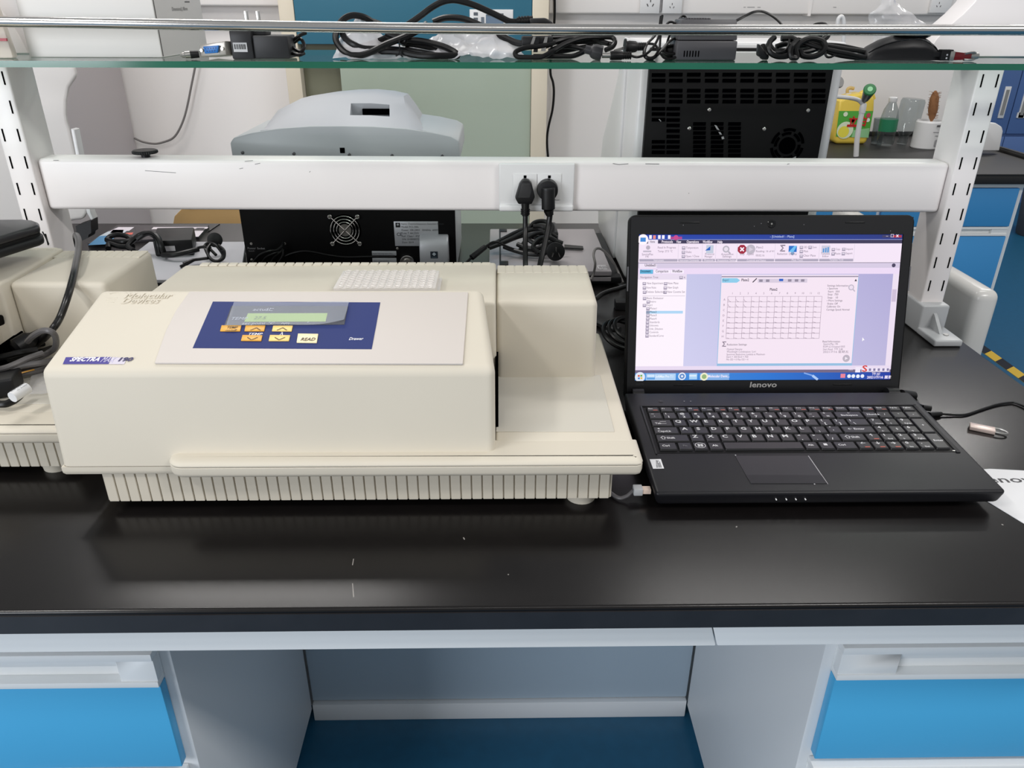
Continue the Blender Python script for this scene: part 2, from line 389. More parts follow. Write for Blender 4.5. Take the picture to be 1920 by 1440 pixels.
# ------------------------------------------------------------------ reagent rack: posts, beam, guard rail
t = thing('reagent_rack', 'white slotted steel rack with crossbeam standing on the bench', 'rack', (0, 0.65, 0.8))
for sx in (-1, 1):
    xa, xb = (0.6585, 0.6945) if sx > 0 else (-0.6945, -0.6585)
    bm = BM(); box(bm, xa, xb, 0.62, 0.685, 0.802, 1.1895); po = obj('post', bm, white_m, t, bev=0.003, seg=3)
    bm = BM(); xc = (xa+xb)/2; box(bm, xc-0.0105-0.0009, xc-0.0105+0.0009, 0.6193, 0.6215, 1.1605, 1.1775); sl = obj('slot', bm, void, po)
    repeat(sl, [(0.021*s, 0, -0.037*k) for k in range(9) for s in (0, 1) if k or s])
    # foot casting
    bm = BM(); box(bm, xa-0.0035, xb+0.0035, 0.604, 0.69, 0.8003, 0.846)
    f = obj('foot', bm, grey_p, po, bev=0.003, seg=3)
    bm = BM(); box(bm, xa-0.0035, xb+0.0035, 0.550, 0.606, 0.8003, 0.8105); obj('foot_plate', bm, grey_p, po, bev=0.0025, seg=3)
    bm = BM(); prism(bm, [(xc-0.0025,0.605,0.8105),(xc-0.0025,0.574,0.8105),(xc-0.0025,0.600,0.832),(xc-0.0025,0.605,0.834)], (0.005,0,0)); obj('gusset_rib', bm, grey_p, po)
    bm = BM(); cyl(bm, (xc+0.006,0.572,0.8103), (xc+0.006,0.572,0.8118), 0.004, n=6); obj('screw', bm, steel, po)
    # flared bracket above the shelf
    bm = BM(); pts = []
    prof = [(0.114,0.0),(0.100,0.022),(0.084,0.038),(0.066,0.052),(0.052,0.066),(0.042,0.080),(0.036,0.095),(0.033,0.115),(0.032,0.30)]
    fw = 0.82 if sx > 0 else 0.42
    left = [(xc-a*fw, 0.628, 1.1992+h) for a, h in prof]; right = [(xc+a*fw, 0.628, 1.1992+h) for a, h in prof]
    prism(bm, left+right[::-1], (0,0.05,0)); obj('shelf_bracket', bm, white_m, t, bev=0.002)
bm = BM(); hexa(bm, [(-0.6575,0.63,0.9885),(0.6575,0.63,0.9835),(0.6575,0.672,0.9835),(-0.6575,0.672,0.9885),(-0.6575,0.63,1.061),(0.6575,0.63,1.056),(0.6575,0.672,1.056),(-0.6575,0.672,1.061)]); be = obj('crossbeam', bm, white_m, t, bev=0.006, seg=4)
p = Paint((0,0.63,0), (1,0,0), (0,0,1), (0,-1,0))
for pts in ([[(-0.3622, 1.058), (-0.3506, 1.0592)], [(-0.3484, 1.0539), (-0.3406, 1.0554)], [(-0.3714, 1.0475), (-0.3659, 1.0486)], [(-0.272, 1.0427), (-0.2703, 1.0442)], [(-0.6329, 1.0592), (-0.6254, 1.0592)], [(-0.5064, 1.0448), (-0.4629, 1.0418)], [(0.1652, 1.0555), (0.1738, 1.054), (0.1876, 1.0551)], [(0.2123, 1.0551), (0.2324, 1.0548)], [(0.2794, 1.0131), (0.2803, 1.0123)], [(0.4185, 1.0546), (0.4215, 1.0553)]]):
    for a, b in zip(pts, pts[1:]): p.line(a, b, 0.0007, (110,110,110))
p.build('scuff_marks', ink_print, be)
bm = BM(); tube(bm, [(-0.95,0.515,1.2425),(-0.6,0.515,1.2405),(0,0.515,1.2345),(0.63,0.515,1.2355),(0.95,0.515,1.236)], 0.0062, 16, 8); rl = obj('guard_rail', bm, chrome, t)
for x in (-0.86, 0.86):
    bm = BM(); cyl(bm, (x,0.515,1.1995), (x,0.515,1.236), 0.005, n=12); obj('rail_standoff', bm, chrome, rl)
# glass shelf
bm = BM(); vs0 = box(bm, -0.92, 0.92, 0.500, 0.748, 1.1912, 1.1985)
bm.normal_update()
for f in bm.faces:
    if abs(f.normal.z) < 0.5: f.material_index = 1
gs = obj('glass_shelf', bm, [shelf_glass, green_edge], None, smooth=False)
tag(gs, 'clear glass shelf with green edge laid across the white rack', 'shelf')
# knob on the beam
t = thing('clamp_knob', 'round black knob lying on top of the white crossbeam', 'knob', (-0.51, 0.65, 1.0629))
c = V((-0.51, 0.65, 1.0629)); c.z = 1.0600
bm = BM(); cyl(bm, c, c+V((0,0,0.005)), 0.006, n=16); obj('stem', bm, blk, t)
bm = BM(); lathe(bm, c+V((0,0,0.0048)), (0,0,1), [(0.006,0),(0.0165,0.0008),(0.017,0.002),(0.017,0.0045),(0.0160,0.0055),(0.008,0.0055)], 40)
for i in range(36):
    a = 2*math.pi*i/36; q = c+V((math.cos(a)*0.0169, math.sin(a)*0.0169, 0.0062)); cyl(bm, q, q+V((0,0,0.003)), 0.0008, n=5)
obj('disc', bm, blk, t)

# ------------------------------------------------------------------ socket and its two plugs
t = thing('power_socket', 'white double wall socket mounted on the rack crossbeam', 'socket', (0.056, 0.63, 0.99))
bm = BM(); box(bm, 0.001, 0.110, 0.6215, 0.6295, 0.993, 1.0565); so = obj('cover_plate', bm, white_p, t, bev=0.002, seg=3)
bm = BM(); box(bm, 0.001, 0.110, 0.617, 0.6295, 0.9885, 0.9985); obj('lower_lip', bm, white_p, t, bev=0.003, seg=3)
for x in (0.0215, 0.0565):
    bm = BM(); box(bm, x, x+0.0342, 0.6198, 0.6225, 1.0055, 1.0425); md = obj('outlet_module', bm, white_p, t, bev=0.0006)
    bm = BM(); box(bm, x+0.015, x+0.019, 0.6193, 0.6200, 1.0365, 1.0405); obj('earth_hole', bm, void, md)
t = thing('angled_plug', 'black flat triangular plug in the left half of the socket', 'plug', (0.039, 0.61, 1.0))
bm = BM(); pts = [(0.0242, 0.606, 1.0107), (0.0289, 0.606, 1.0022), (0.0481, 0.606, 1.0022), (0.0526, 0.606, 1.0122), (0.0477, 0.606, 1.0311), (0.043, 0.606, 1.0364), (0.0347, 0.606, 1.0364), (0.0302, 0.606, 1.0304)]
prism(bm, pts, (0,0.0135,0)); pb = obj('plug_housing', bm, blk, t, bev=0.0015)
p = Paint((0,0.606,0), (1,0,0), (0,0,1), (0,-1,0))
for j in range(9):
    for i in range(8):
        x = 0.0385+(i-3.5)*0.0021+(j-4)*0.0006; z = 1.0225+(j-4.5)*0.0023
        if abs(x-0.0375) < 0.0095-(j-2)*0.0003: p.line((x,z),(x+0.0011,z+0.0011), 0.0004, (120,120,122))
p.build('grip_dots', ink_print, pb)
cab1 = [(0.0389, 0.606, 1.0038), (0.0389, 0.605, 0.9955), (0.039, 0.604, 0.9857), (0.0391, 0.6, 0.9671), (0.0388, 0.585, 0.9476), (0.0384, 0.565, 0.9299), (0.038, 0.545, 0.9126), (0.0308, 0.55, 0.8786)]
bm = BM(); cyl(bm, cab1[0], cab1[2], 0.0062, 0.0048, n=14)
for k in range(3): cyl(bm, V(cab1[1])+V((0,0,-0.003*k)), V(cab1[1])+V((0,0,-0.003*k-0.0014)), 0.0068, n=14)
obj('strain_relief', bm, blk_r, t)
bm = BM(); tube(bm, cab1[2:], 0.0038, 10, zmin=0.806); obj('cable', bm, blk_r, t)
t = thing('round_plug', 'black rounded plug in the right half of the socket', 'plug', (0.07, 0.61, 1.0))
c = V((0.071, 0.61, 1.0189))
bm = BM(); cyl(bm, (c.x, 0.6195, c.z+0.002), (c.x, 0.607, c.z+0.002), 0.0155, 0.0145, n=32)
cab2 = [(0.0712, 0.603, 1.0265), (0.0716, 0.602, 1.007), (0.0719, 0.602, 0.9962), (0.0746, 0.604, 0.9865), (0.0724, 0.6, 0.9711), (0.0667, 0.585, 0.9476), (0.0609, 0.57, 0.9283), (0.0557, 0.55, 0.9108), (0.0501, 0.55, 0.8786)]
tube(bm, cab2[:3], 0.0098, 14, 6, flat=0.8); obj('plug_housing', bm, blk, t, bev=0.0006)
bm = BM(); cyl(bm, cab2[2], cab2[3], 0.0068, 0.0046, n=14)
for k in range(4):
    q = V(cab2[2]).lerp(V(cab2[3]), 0.2+0.2*k); cyl(bm, q, q+V((0.0003,0,-0.0014)), 0.0072-0.0005*k, n=14)
obj('strain_relief', bm, blk_r, t)
bm = BM(); tube(bm, cab2[3:], 0.0042, 10, zmin=0.806); obj('cable', bm, blk_r, t)

# ================================================================== microplate reader
def reader():
    t = thing('microplate_reader', 'cream microplate reader with blue keypad standing beside the black laptop', 'reader', (-0.14, 0.29, 0.8))
    # wedge-shaped upper housing
    bm = BM()
    L, Rr = -0.426, -0.003
    prof = [(0.1375,0.8575,L,Rr),(0.146,0.957,L,Rr),(0.283,0.988,L+0.001,-0.0165),(0.299,0.966,L+0.001,-0.018),(0.299,0.8575,L,-0.018)]
    a = [bm.verts.new((l,y,z)) for y,z,l,r in prof]; b = [bm.verts.new((r,y,z)) for y,z,l,r in prof]
    bm.faces.new(a); bm.faces.new(b[::-1])
    for i in range(5): bm.faces.new((a[i],b[i],b[(i+1)%5],a[(i+1)%5]))
    obj('upper_housing', bm, cream, t, bev=0.0085, seg=5, bevsel=lambda e: max(v.co.z for v in e.verts) > 0.9)
    # rim below the housing, with its parting gap
    bm = BM(); layered(bm, [(-0.426,0.1375),(0.137,0.1375),(0.137,0.44),(-0.426,0.44)], [(0.8462,0.0045),(0.8475,0.0018),(0.8500,0.0003),(0.8525,0.0),(0.8567,0.0)]); obj('lower_rim', bm, cream, t)
    bm = BM(); box(bm, -0.4235, 0.135, 0.14, 0.44, 0.8566, 0.8576); obj('parting_gap', bm, void, t)
    # rear deck, two levels
    bm = BM(); hexa(bm, [(-0.40,0.285,0.8575),(-0.0028,0.285,0.8575),(-0.0028,0.44,0.8575),(-0.40,0.44,0.8575),(-0.397,0.29,0.9685),(-0.0032,0.29,0.9690),(-0.0032,0.437,0.9690),(-0.393,0.434,0.967)])
    rd = obj('rear_deck', bm, cream, t, bev=0.004, seg=3)
    bm = BM(); box(bm, -0.372, -0.3614, 0.4255, 0.4355, 0.9670, 0.9693); vr = obj('vent_rib', bm, cream, rd, bev=0.0006, seg=1)
    repeat(vr, [(i*0.0117, 0, 0) for i in range(1, 31)])
    bm = BM(); hexa(bm, [(-0.003,0.303,0.865),(0.1125,0.303,0.865),(0.1125,0.44,0.865),(-0.003,0.44,0.865),(-0.003,0.303,0.9655),(0.1105,0.303,0.9655),(0.1125,0.437,0.9655),(-0.003,0.437,0.9655)])
    rb = obj('rear_block', bm, cream, t, bev=0.007, seg=4)
    bm = BM(); box(bm, -0.0015, 0.0085, 0.404, 0.4330, 0.9640, 0.9659); vr = obj('vent_rib', bm, cream, rb, bev=0.0006, seg=1)
    repeat(vr, [(i*0.0112, 0, 0) for i in range(1, 10)])
    # right platform and long rounded drawer front
    bm = BM(); hexa(bm, [(-0.0035,0.13,0.8575),(0.138,0.13,0.8575),(0.138,0.44,0.8575),(-0.0035,0.44,0.8575),(-0.0035,0.134,0.871),(0.1335,0.134,0.871),(0.132,0.44,0.871),(-0.0035,0.44,0.871)])
    pf = obj('platform', bm, cream, t, bev=0.003, seg=3)
    bm = BM(); prism(bm, [(-0.0017, 0.3098, 0.871), (0.1186, 0.3088, 0.871), (0.1175, 0.1759, 0.871), (-0.0033, 0.1771, 0.871)], (0,0,0.0009)); obj('plate_tray', bm, tray_c, pf, bev=0.0003, seg=1)
    bm = BM(); box(bm, -0.0042, -0.0008, 0.186, 0.302, 0.8712, 0.905); obj('drawer_slot', bm, void, pf)
    def lip(z0, z1, name, rt, rb_):
        bm = BM(); y0 = 0.121; pts = []
        n = 8; xl = -0.302; r = 0.016
        plan = [(0.1385,0.165),(0.1385,y0+0.006),(0.1367,y0+0.0018),(0.1325,y0)]+[(xl-r*math.sin(math.pi/2*i/n), y0+r*0.95*(1-math.cos(math.pi/2*i/n))) for i in range(n+1)]+[(xl-r,0.165)]
        layered(bm, plan, rt); return obj(name, bm, cream, t)
    lip(0,0,'drawer_front', [(0.8656,0.0005),(0.8660,0.0),(0.8672,0.0),(0.8688,0.0010),(0.8701,0.0030),(0.8709,0.0060),(0.8713,0.0100)], 0); lip(0,0,'drawer_underside', [(0.8526,0.0055),(0.8536,0.0025),(0.8555,0.0008),(0.8580,0.0),(0.8645,0.0),(0.8650,0.0005)], 0)
    # ribbed base and feet
    bm = BM(); hexa(bm, [(-0.390,0.1455,0.812),(0.112,0.1455,0.812),(0.112,0.43,0.812),(-0.390,0.43,0.812),(-0.392,0.1455,0.8465),(0.112,0.1455,0.8465),(0.112,0.43,0.8465),(-0.392,0.43,0.8465)])
    rb2 = obj('ribbed_base', bm, cream_d, t)
    n = 47; wdt = (0.5035)/n
    bm = BM(); box(bm, -0.3915, -0.3915+wdt-0.0013, 0.1432, 0.1465, 0.8122, 0.8464); fr_ = obj('rib', bm, cream_d, rb2, bev=0.0004, seg=1)
    repeat(fr_, [(i*wdt, 0, 0) for i in range(1, n)])
    bm = BM()
    for i in range(26):
        y = 0.1455+i*0.0108
        box(bm, 0.111, 0.1135, y, y+0.0095, 0.8122, 0.8464); box(bm, -0.3935, -0.391, y, y+0.0095, 0.8122, 0.8464)
    obj('side_ribs', bm, cream_d, rb2, bev=0.0004, seg=1)['kind'] = 'stuff'
    for x, y in ((0.085,0.165),(-0.36,0.31),(0.085,0.41),(-0.36,0.41)):
        bm = BM(); cyl(bm, (x,y,0.8), (x,y,0.8123), 0.0150, 0.0165, n=24); obj('foot', bm, cream_d, t)
    # faceplate with keypad, display and keys
    nrm = V((0,-0.2246,1)).normalized()
    def slab(name, pts, h, m, par, bev=0.0, mi=None):
        bm = BM(); prism(bm, pts, nrm*h); return obj(name, bm, m, par, bev=bev, seg=2)
    fp = slab('faceplate', [(-0.3272, 0.275, 0.986), (-0.0324, 0.273, 0.9855), (-0.0331, 0.2062, 0.9705), (-0.0338, 0.1511, 0.9581), (-0.3213, 0.1539, 0.9588), (-0.3239, 0.173, 0.9631), (-0.3282, 0.2058, 0.9704), (-0.3297, 0.2399, 0.9781)], 0.0022, plate_c, t, 0.0007)
    kp = slab('keypad', [(-0.2965, 0.2546, 0.9836), (-0.1231, 0.2525, 0.9831), (-0.1223, 0.2103, 0.9737), (-0.1218, 0.1729, 0.9652), (-0.2927, 0.1754, 0.9658)], 0.0004, navy, t)
    slab('window_surround', [(-0.2751, 0.246, 0.9821), (-0.1552, 0.2455, 0.982), (-0.1541, 0.2126, 0.9746), (-0.2726, 0.2117, 0.9744)], 0.0002, lcdw, kp)
    slab('lcd', [(-0.2546, 0.2322, 0.9792), (-0.1742, 0.2323, 0.9792), (-0.1736, 0.2178, 0.9759), (-0.2546, 0.2177, 0.9759)], 0.0003, lcd, kp)
    for nm, pts, m in (('key', [(-0.275, 0.2108, 0.9742), (-0.2555, 0.2108, 0.9741), (-0.2543, 0.2013, 0.972), (-0.2739, 0.2014, 0.972)], orange), ('key', [(-0.2513, 0.2107, 0.9741), (-0.2317, 0.2106, 0.9741), (-0.2308, 0.2012, 0.972), (-0.2501, 0.2013, 0.972)], orange),
                       ('key', [(-0.224, 0.2102, 0.974), (-0.2045, 0.2101, 0.974), (-0.2038, 0.2007, 0.9719), (-0.2232, 0.2012, 0.972)], orange_l), ('key', [(-0.2502, 0.1947, 0.9705), (-0.2307, 0.1942, 0.9704), (-0.2298, 0.1851, 0.9684), (-0.2494, 0.1856, 0.9685)], orange),
                       ('key', [(-0.2235, 0.1946, 0.9705), (-0.2037, 0.1941, 0.9704), (-0.2031, 0.185, 0.9683), (-0.2226, 0.1851, 0.9684)], orange_l), ('key', [(-0.1967, 0.1967, 0.971), (-0.1768, 0.1961, 0.9709), (-0.1757, 0.1818, 0.9676), (-0.1951, 0.1823, 0.9678)], cream_k)):
        slab(nm, pts, 0.0012, m, kp, 0.0003)
    dn = V((0,1,0.2246)).normalized()
    p = Paint((0,0.146,0.957), (1,0,0), dn, nrm)
    def q(P): return (P[0], (V(P)-V((0,0.146,0.957))).dot(dn))
    W_ = (232,232,236); D_ = (70,52,30)
    def tx(s, P, h, col, al='c', lift=13, **k):
        x, y = q(P); p.text(s, x, y, h, col, al, l=lift, shear=0.18, **k)
    tx('TEMP', (-0.2636, 0.2045, 0.9741), 0.0055, D_, lift=20, bold=0.01, fit=0.0105); tx('on/off', (-0.2633, 0.1998, 0.9731), 0.0050, D_, lift=20, bold=0.01, fit=0.0105)
    tx('TEMP', (-0.2389, 0.1952, 0.9709), 0.0058, W_, bold=0.01); tx('\u03bb', (-0.2129, 0.1948, 0.9708), 0.0075, W_, bold=0.01)
    tx('READ', (-0.185, 0.184, 0.9695), 0.0072, D_, lift=20, bold=0.015, fit=0.0135); tx('Drawer', (-0.139, 0.1869, 0.969), 0.0064, W_, bold=0.015, fit=0.0135)
    tx('actual', (-0.2427, 0.2364, 0.9803), 0.0075, W_, lift=15); tx('\u00b0C', (-0.2345, 0.2363, 0.9803), 0.0070, W_, lift=15)
    tx('TEMP', (-0.2612, 0.2207, 0.9768), 0.0068, W_, lift=15); tx('set point \u00b0C', (-0.24, 0.2125, 0.9749), 0.0065, W_, lift=15); tx('nm', (-0.2131, 0.2126, 0.9749), 0.0065, W_, lift=15); tx('\u00b0', (-0.1914, 0.2125, 0.9749), 0.0065, W_, lift=15)
    tx('27.5', (-0.2405, 0.2212, 0.9771), 0.0070, (70,92,40), lift=17)
    for P, s in (((-0.2393, 0.2035, 0.9739), 1), ((-0.2134, 0.2034, 0.9739), 1), ((-0.2392, 0.1877, 0.9704), -1), ((-0.2127, 0.1876, 0.9703), -1)):
        x, y = q(P); p.line((x-0.0050,y-0.0022*s),(x,y+0.0022*s), 0.0009, D_, 20); p.line((x,y+0.0022*s),(x+0.0050,y-0.0022*s), 0.0009, D_, 20)
    # name badge
    BP = [(-0.4086, 0.1648, 0.9612), (-0.3509, 0.1641, 0.9611), (-0.35, 0.154, 0.9588), (-0.4069, 0.1543, 0.9589)]
    bl = [q(P) for P in BP]; mx = 0.745
    top = [bl[0][0]+(bl[1][0]-bl[0][0])*mx, bl[0][1]]; bot = [bl[3][0]+(bl[2][0]-bl[3][0])*mx, bl[3][1]]
    p.poly([bl[3], bl[2], bl[1], bl[0]], (206,200,214), 1); p.poly([bl[3], bot, top, bl[0]], (58,48,140), 2)
    yb = bl[3][1]+0.0042
    p.text('SPECTRA', bl[3][0]+0.0042, yb, 0.0085, (232,230,240), 'l', l=3, shear=0.2, fit=0.0275, bold=0.04)
    p.text('MAX', bl[3][0]+0.0335, yb-0.0016, 0.0122, (214,210,236), 'l', l=3, shear=0.2, fit=0.0115, bold=0.0)
    p.text('190', bl[3][0]+0.0495, yb, 0.0080, (46,40,90), 'l', l=3, fit=0.0125, shear=0.2, bold=0.04)
    p.build('lettering', ink_print, kp)
    # embossed maker's name: raised cream letters
    bm = BM(); x, y = q((-0.3931, 0.2641, 0.9835)); x2, y2 = q((-0.3922, 0.2547, 0.9814))
    for s, xx, yy in (('Molecular', x, y), ('Devices', x2, y2)):
        vv, ff = textmesh(s, 0.0); h = 0.0145; k = [bm.verts.new(V((0,0.146,0.957))+V((1,0,0))*(xx+(a[0]*0.84+a[1]*0.15)*h)+dn*(yy+a[1]*h)+nrm*0.0001) for a in vv]
        for f in ff:
            try: bm.faces.new([k[i] for i in f])
            except ValueError: pass
    r_ = bmesh.ops.extrude_face_region(bm, geom=list(bm.faces)); bmesh.ops.translate(bm, vec=nrm*0.0011, verts=[g for g in r_['geom'] if isinstance(g, bmesh.types.BMVert)])
    cx_, cy_ = q((-0.4018, 0.2667, 0.9841))
    tube(bm, [V((0,0.146,0.957))+V((1,0,0))*(cx_+0.0115*math.cos(a))+dn*(cy_+0.010*math.sin(a))+nrm*0.0002 for a in [math.radians(d) for d in range(20,150,13)]], 0.0008, 6, 2)
    for i in range(4): tube(bm, [V((0,0.146,0.957))+V((1,0,0))*(cx_+xx)+dn*(cy_-0.001-0.003*i)+nrm*0.0001 for xx in (-0.009+0.001*i, 0.002)], 0.0005, 6, 1)
    obj('embossed_name', bm, cream, t, smooth=False)
    return t
R1 = reader()
# film over the display: loose sheet with a lifted right corner
bm = BM(); nrm = V((0,-0.2246,1)).normalized()
c4 = [V(p) for p in [(-0.273, 0.2495, 0.9848), (-0.1545, 0.249, 0.9847), (-0.1537, 0.2089, 0.9757), (-0.2699, 0.209, 0.9757)]]
NX, NY = 24, 8; g = []
for j in range(NY+1):
    row = []
    for i in range(NX+1):
        s, r = i/NX, j/NY; a = c4[0].lerp(c4[1], s); b = c4[3].lerp(c4[2], s)
        if s > 0.72 and r > 0.5: b = b.lerp(a, 0.10*((s-0.72)/0.28)**2)
        q_ = a.lerp(b, r)+nrm*(0.0004*math.sin(s*9+r*4)+0.003*max(0, s-0.55)**2*4*(0.3+r)+0.0006); row.append(bm.verts.new(q_))
    g.append(row)
for j in range(NY):
    for i in range(NX): bm.faces.new((g[j][i], g[j][i+1], g[j+1][i+1], g[j+1][i]))
o = obj('protective_film', bm, film_m); tag(o, 'thin clear protective film lying over the green display window', 'film')
# second reader further left, mostly out of the frame
R2 = copy_tree(R1); R2.location = (R1.location.x-0.5745, R1.location.y+0.066, R1.location.z)
R2['label'] = 'cream microplate reader at the left frame edge with cables piled on it'
for r in (R1, R2): r['group'] = 'cream microplate readers on the bench'

# clear microplate lying on the rear deck
t = thing('microplate', 'clear well microplate lying on the cream reader rear deck', 'microplate', (-0.125, 0.342, 0.969))
cs = [V(p) for p in [(-0.1826, 0.3677, 0.981), (-0.0634, 0.3602, 0.981)]]
x0, x1 = -0.185, -0.0665; y1 = cs[0].y; y0 = 0.3005
zb = 0.9688
bm = BM(); box(bm, x0, x1, y0, y1, zb+0.0005, zb+0.003); box(bm, x0+0.003, x1-0.003, y0+0.003, y1-0.003, zb+0.003, zb+0.0125); sk = obj('skirt', bm, plate_cl, t, bev=0.0008)
nx, ny = 12, 8; x = x0+0.010; y = y0+0.0065; wdx = (x1-x0-0.02)/(nx-1); wdy = (y1-y0-0.013)/(ny-1)
bm = BM(); tube(bm, [(x+0.0034*math.cos(a), y+0.0032*math.sin(a), zb+0.0128) for a in [k*math.pi/4 for k in range(8)]], 0.0006, 5, 1, True)
wl = obj('well_rim', bm, plate_cl, t)
repeat(wl, [(i*wdx, j*wdy, 0) for i in range(nx) for j in range(ny) if i or j])

# ================================================================== laptop
t = thing('laptop', 'open black laptop with lit screen beside the cream reader', 'laptop', (0.333, 0.25, 0.8))
XA, XB, YF, YB = 0.1555, 0.5125, 0.134, 0.341
def dz(y): return 0.824+(y-0.134)*0.04
bm = BM(); hexa(bm, [(XA+0.004,YF+0.004,0.807),(XB-0.004,YF+0.004,0.807),(XB-0.004,YB,0.807),(XA+0.002,YB,0.807),(XA,YF,dz(YF)),(XB,YF,dz(YF)),(XB-0.003,YB,dz(YB)),(XA-0.002,YB,dz(YB))])
base = obj('base', bm, lap, t, bev=0.0045, seg=4)
for x in (XA+0.03, XB-0.03):
    for y in (YF+0.03, YB-0.03):
        bm = BM(); cyl(bm, (x,y,0.8), (x,y,0.8075), 0.007, n=16); obj('rubber_foot', bm, blk_r, base)
dn = V((0,1,0.04)).normalized(); nd = V((0,-0.04,1)).normalized()
def D(x, y, o=0.0): return V((x, y, dz(y)+o))
def deckslab(name, pts, h, m, par, o=0.0, bev=0.0):
    bm = BM(); prism(bm, [D(x,y,o) for x,y in pts], nd*h); return obj(name, bm, m, par, bev=bev, seg=2)
KX0, KX1, KY0, KY1 = 0.1735, 0.4935, 0.2085, 0.3015
kb = deckslab('keyboard', [(KX0-0.003,KY0-0.003),(KX1+0.003,KY0-0.003),(KX1+0.003,KY1+0.003),(KX0-0.003,KY1+0.003)], 0.0003, blk_d, t)
# raised rim of the keyboard well
bm = BM()
for a, b in (((KX0-0.005,KY0-0.005),(KX0-0.003,KY1+0.005)),((KX1+0.003,KY0-0.005),(KX1+0.0075,KY1+0.005)),((KX0-0.005,KY1+0.003),(KX1+0.0075,KY1+0.005))):
    hexa(bm, [D(a[0],a[1],-.001),D(b[0],a[1],-.001),D(b[0],b[1],-.001),D(a[0],b[1],-.001),D(a[0],a[1],.0012),D(b[0],a[1],.0012),D(b[0],b[1],.0012),D(a[0],b[1],.0012)])
obj('well_rim', bm, lap, kb, bev=0.0005)
U = (KX1-KX0)/19.0
heights = [0.0125]+[0.0161]*5
rows = []; y = KY1
for h in heights: rows.append((y-h, y)); y -= h
rows[-1] = (KY0, rows[-1][1])
layout = [
 [(s, 19/20) for s in ('Esc','F1','F2','F3','F4','F5','F6','F7','F8','F9','F10','F11','F12','PrtSc','Insert','Delete','Home','End','PgUp','PgDn')],
 [(s, 1) for s in ('`','1','2','3','4','5','6','7','8','9','0','-','=')]+[('Backspace',2),('NumLk',1),('/',1),('*',1),('-',1)],
 [('Tab',1.5)]+[(s,1) for s in 'QWERTYUIOP[]']+[('\\',1.5),('7',1),('8',1),('9',1),('+',-1)],
 [('CapsLk',1.75)]+[(s,1) for s in "ASDFGHJKL;'"]+[('Enter',2.25),('4',1),('5',1),('6',1),(None,1)],
 [('Shift',2.25)]+[(s,1) for s in 'ZXCVBNM,./']+[('Shift',1.75),('\u2191',1),('1',1),('2',1),('3',1),('Enter',-1)],
 [('Ctrl',1.25),('Fn',1),('win',1),('Alt',1),('',5.25),('Alt',1),('menu',1),('Ctrl',1.5),('\u2190',1),('\u2193',1),('\u2192',1),('0',1),('.',1),(None,1)]]
shift_of = dict(zip('`1234567890-=[]\\;\',./', '~!@#$%^&*()_+{}|:"<>?'))
sub_of = {'7':'Home','9':'PgUp','1':'End','3':'PgDn','0':'Ins','.':'Del','4':'\u2190','6':'\u2192','8':'\u2191','2':'\u2193'}
key_mesh = {}
ink = Paint(D(0,0,0)-V((0,0,0)), (1,0,0), (0,1,0.04), nd, lift=0.0001)
ink.o = V((0,0,dz(0)))
WH = (206,206,208); RD = (196,96,78)
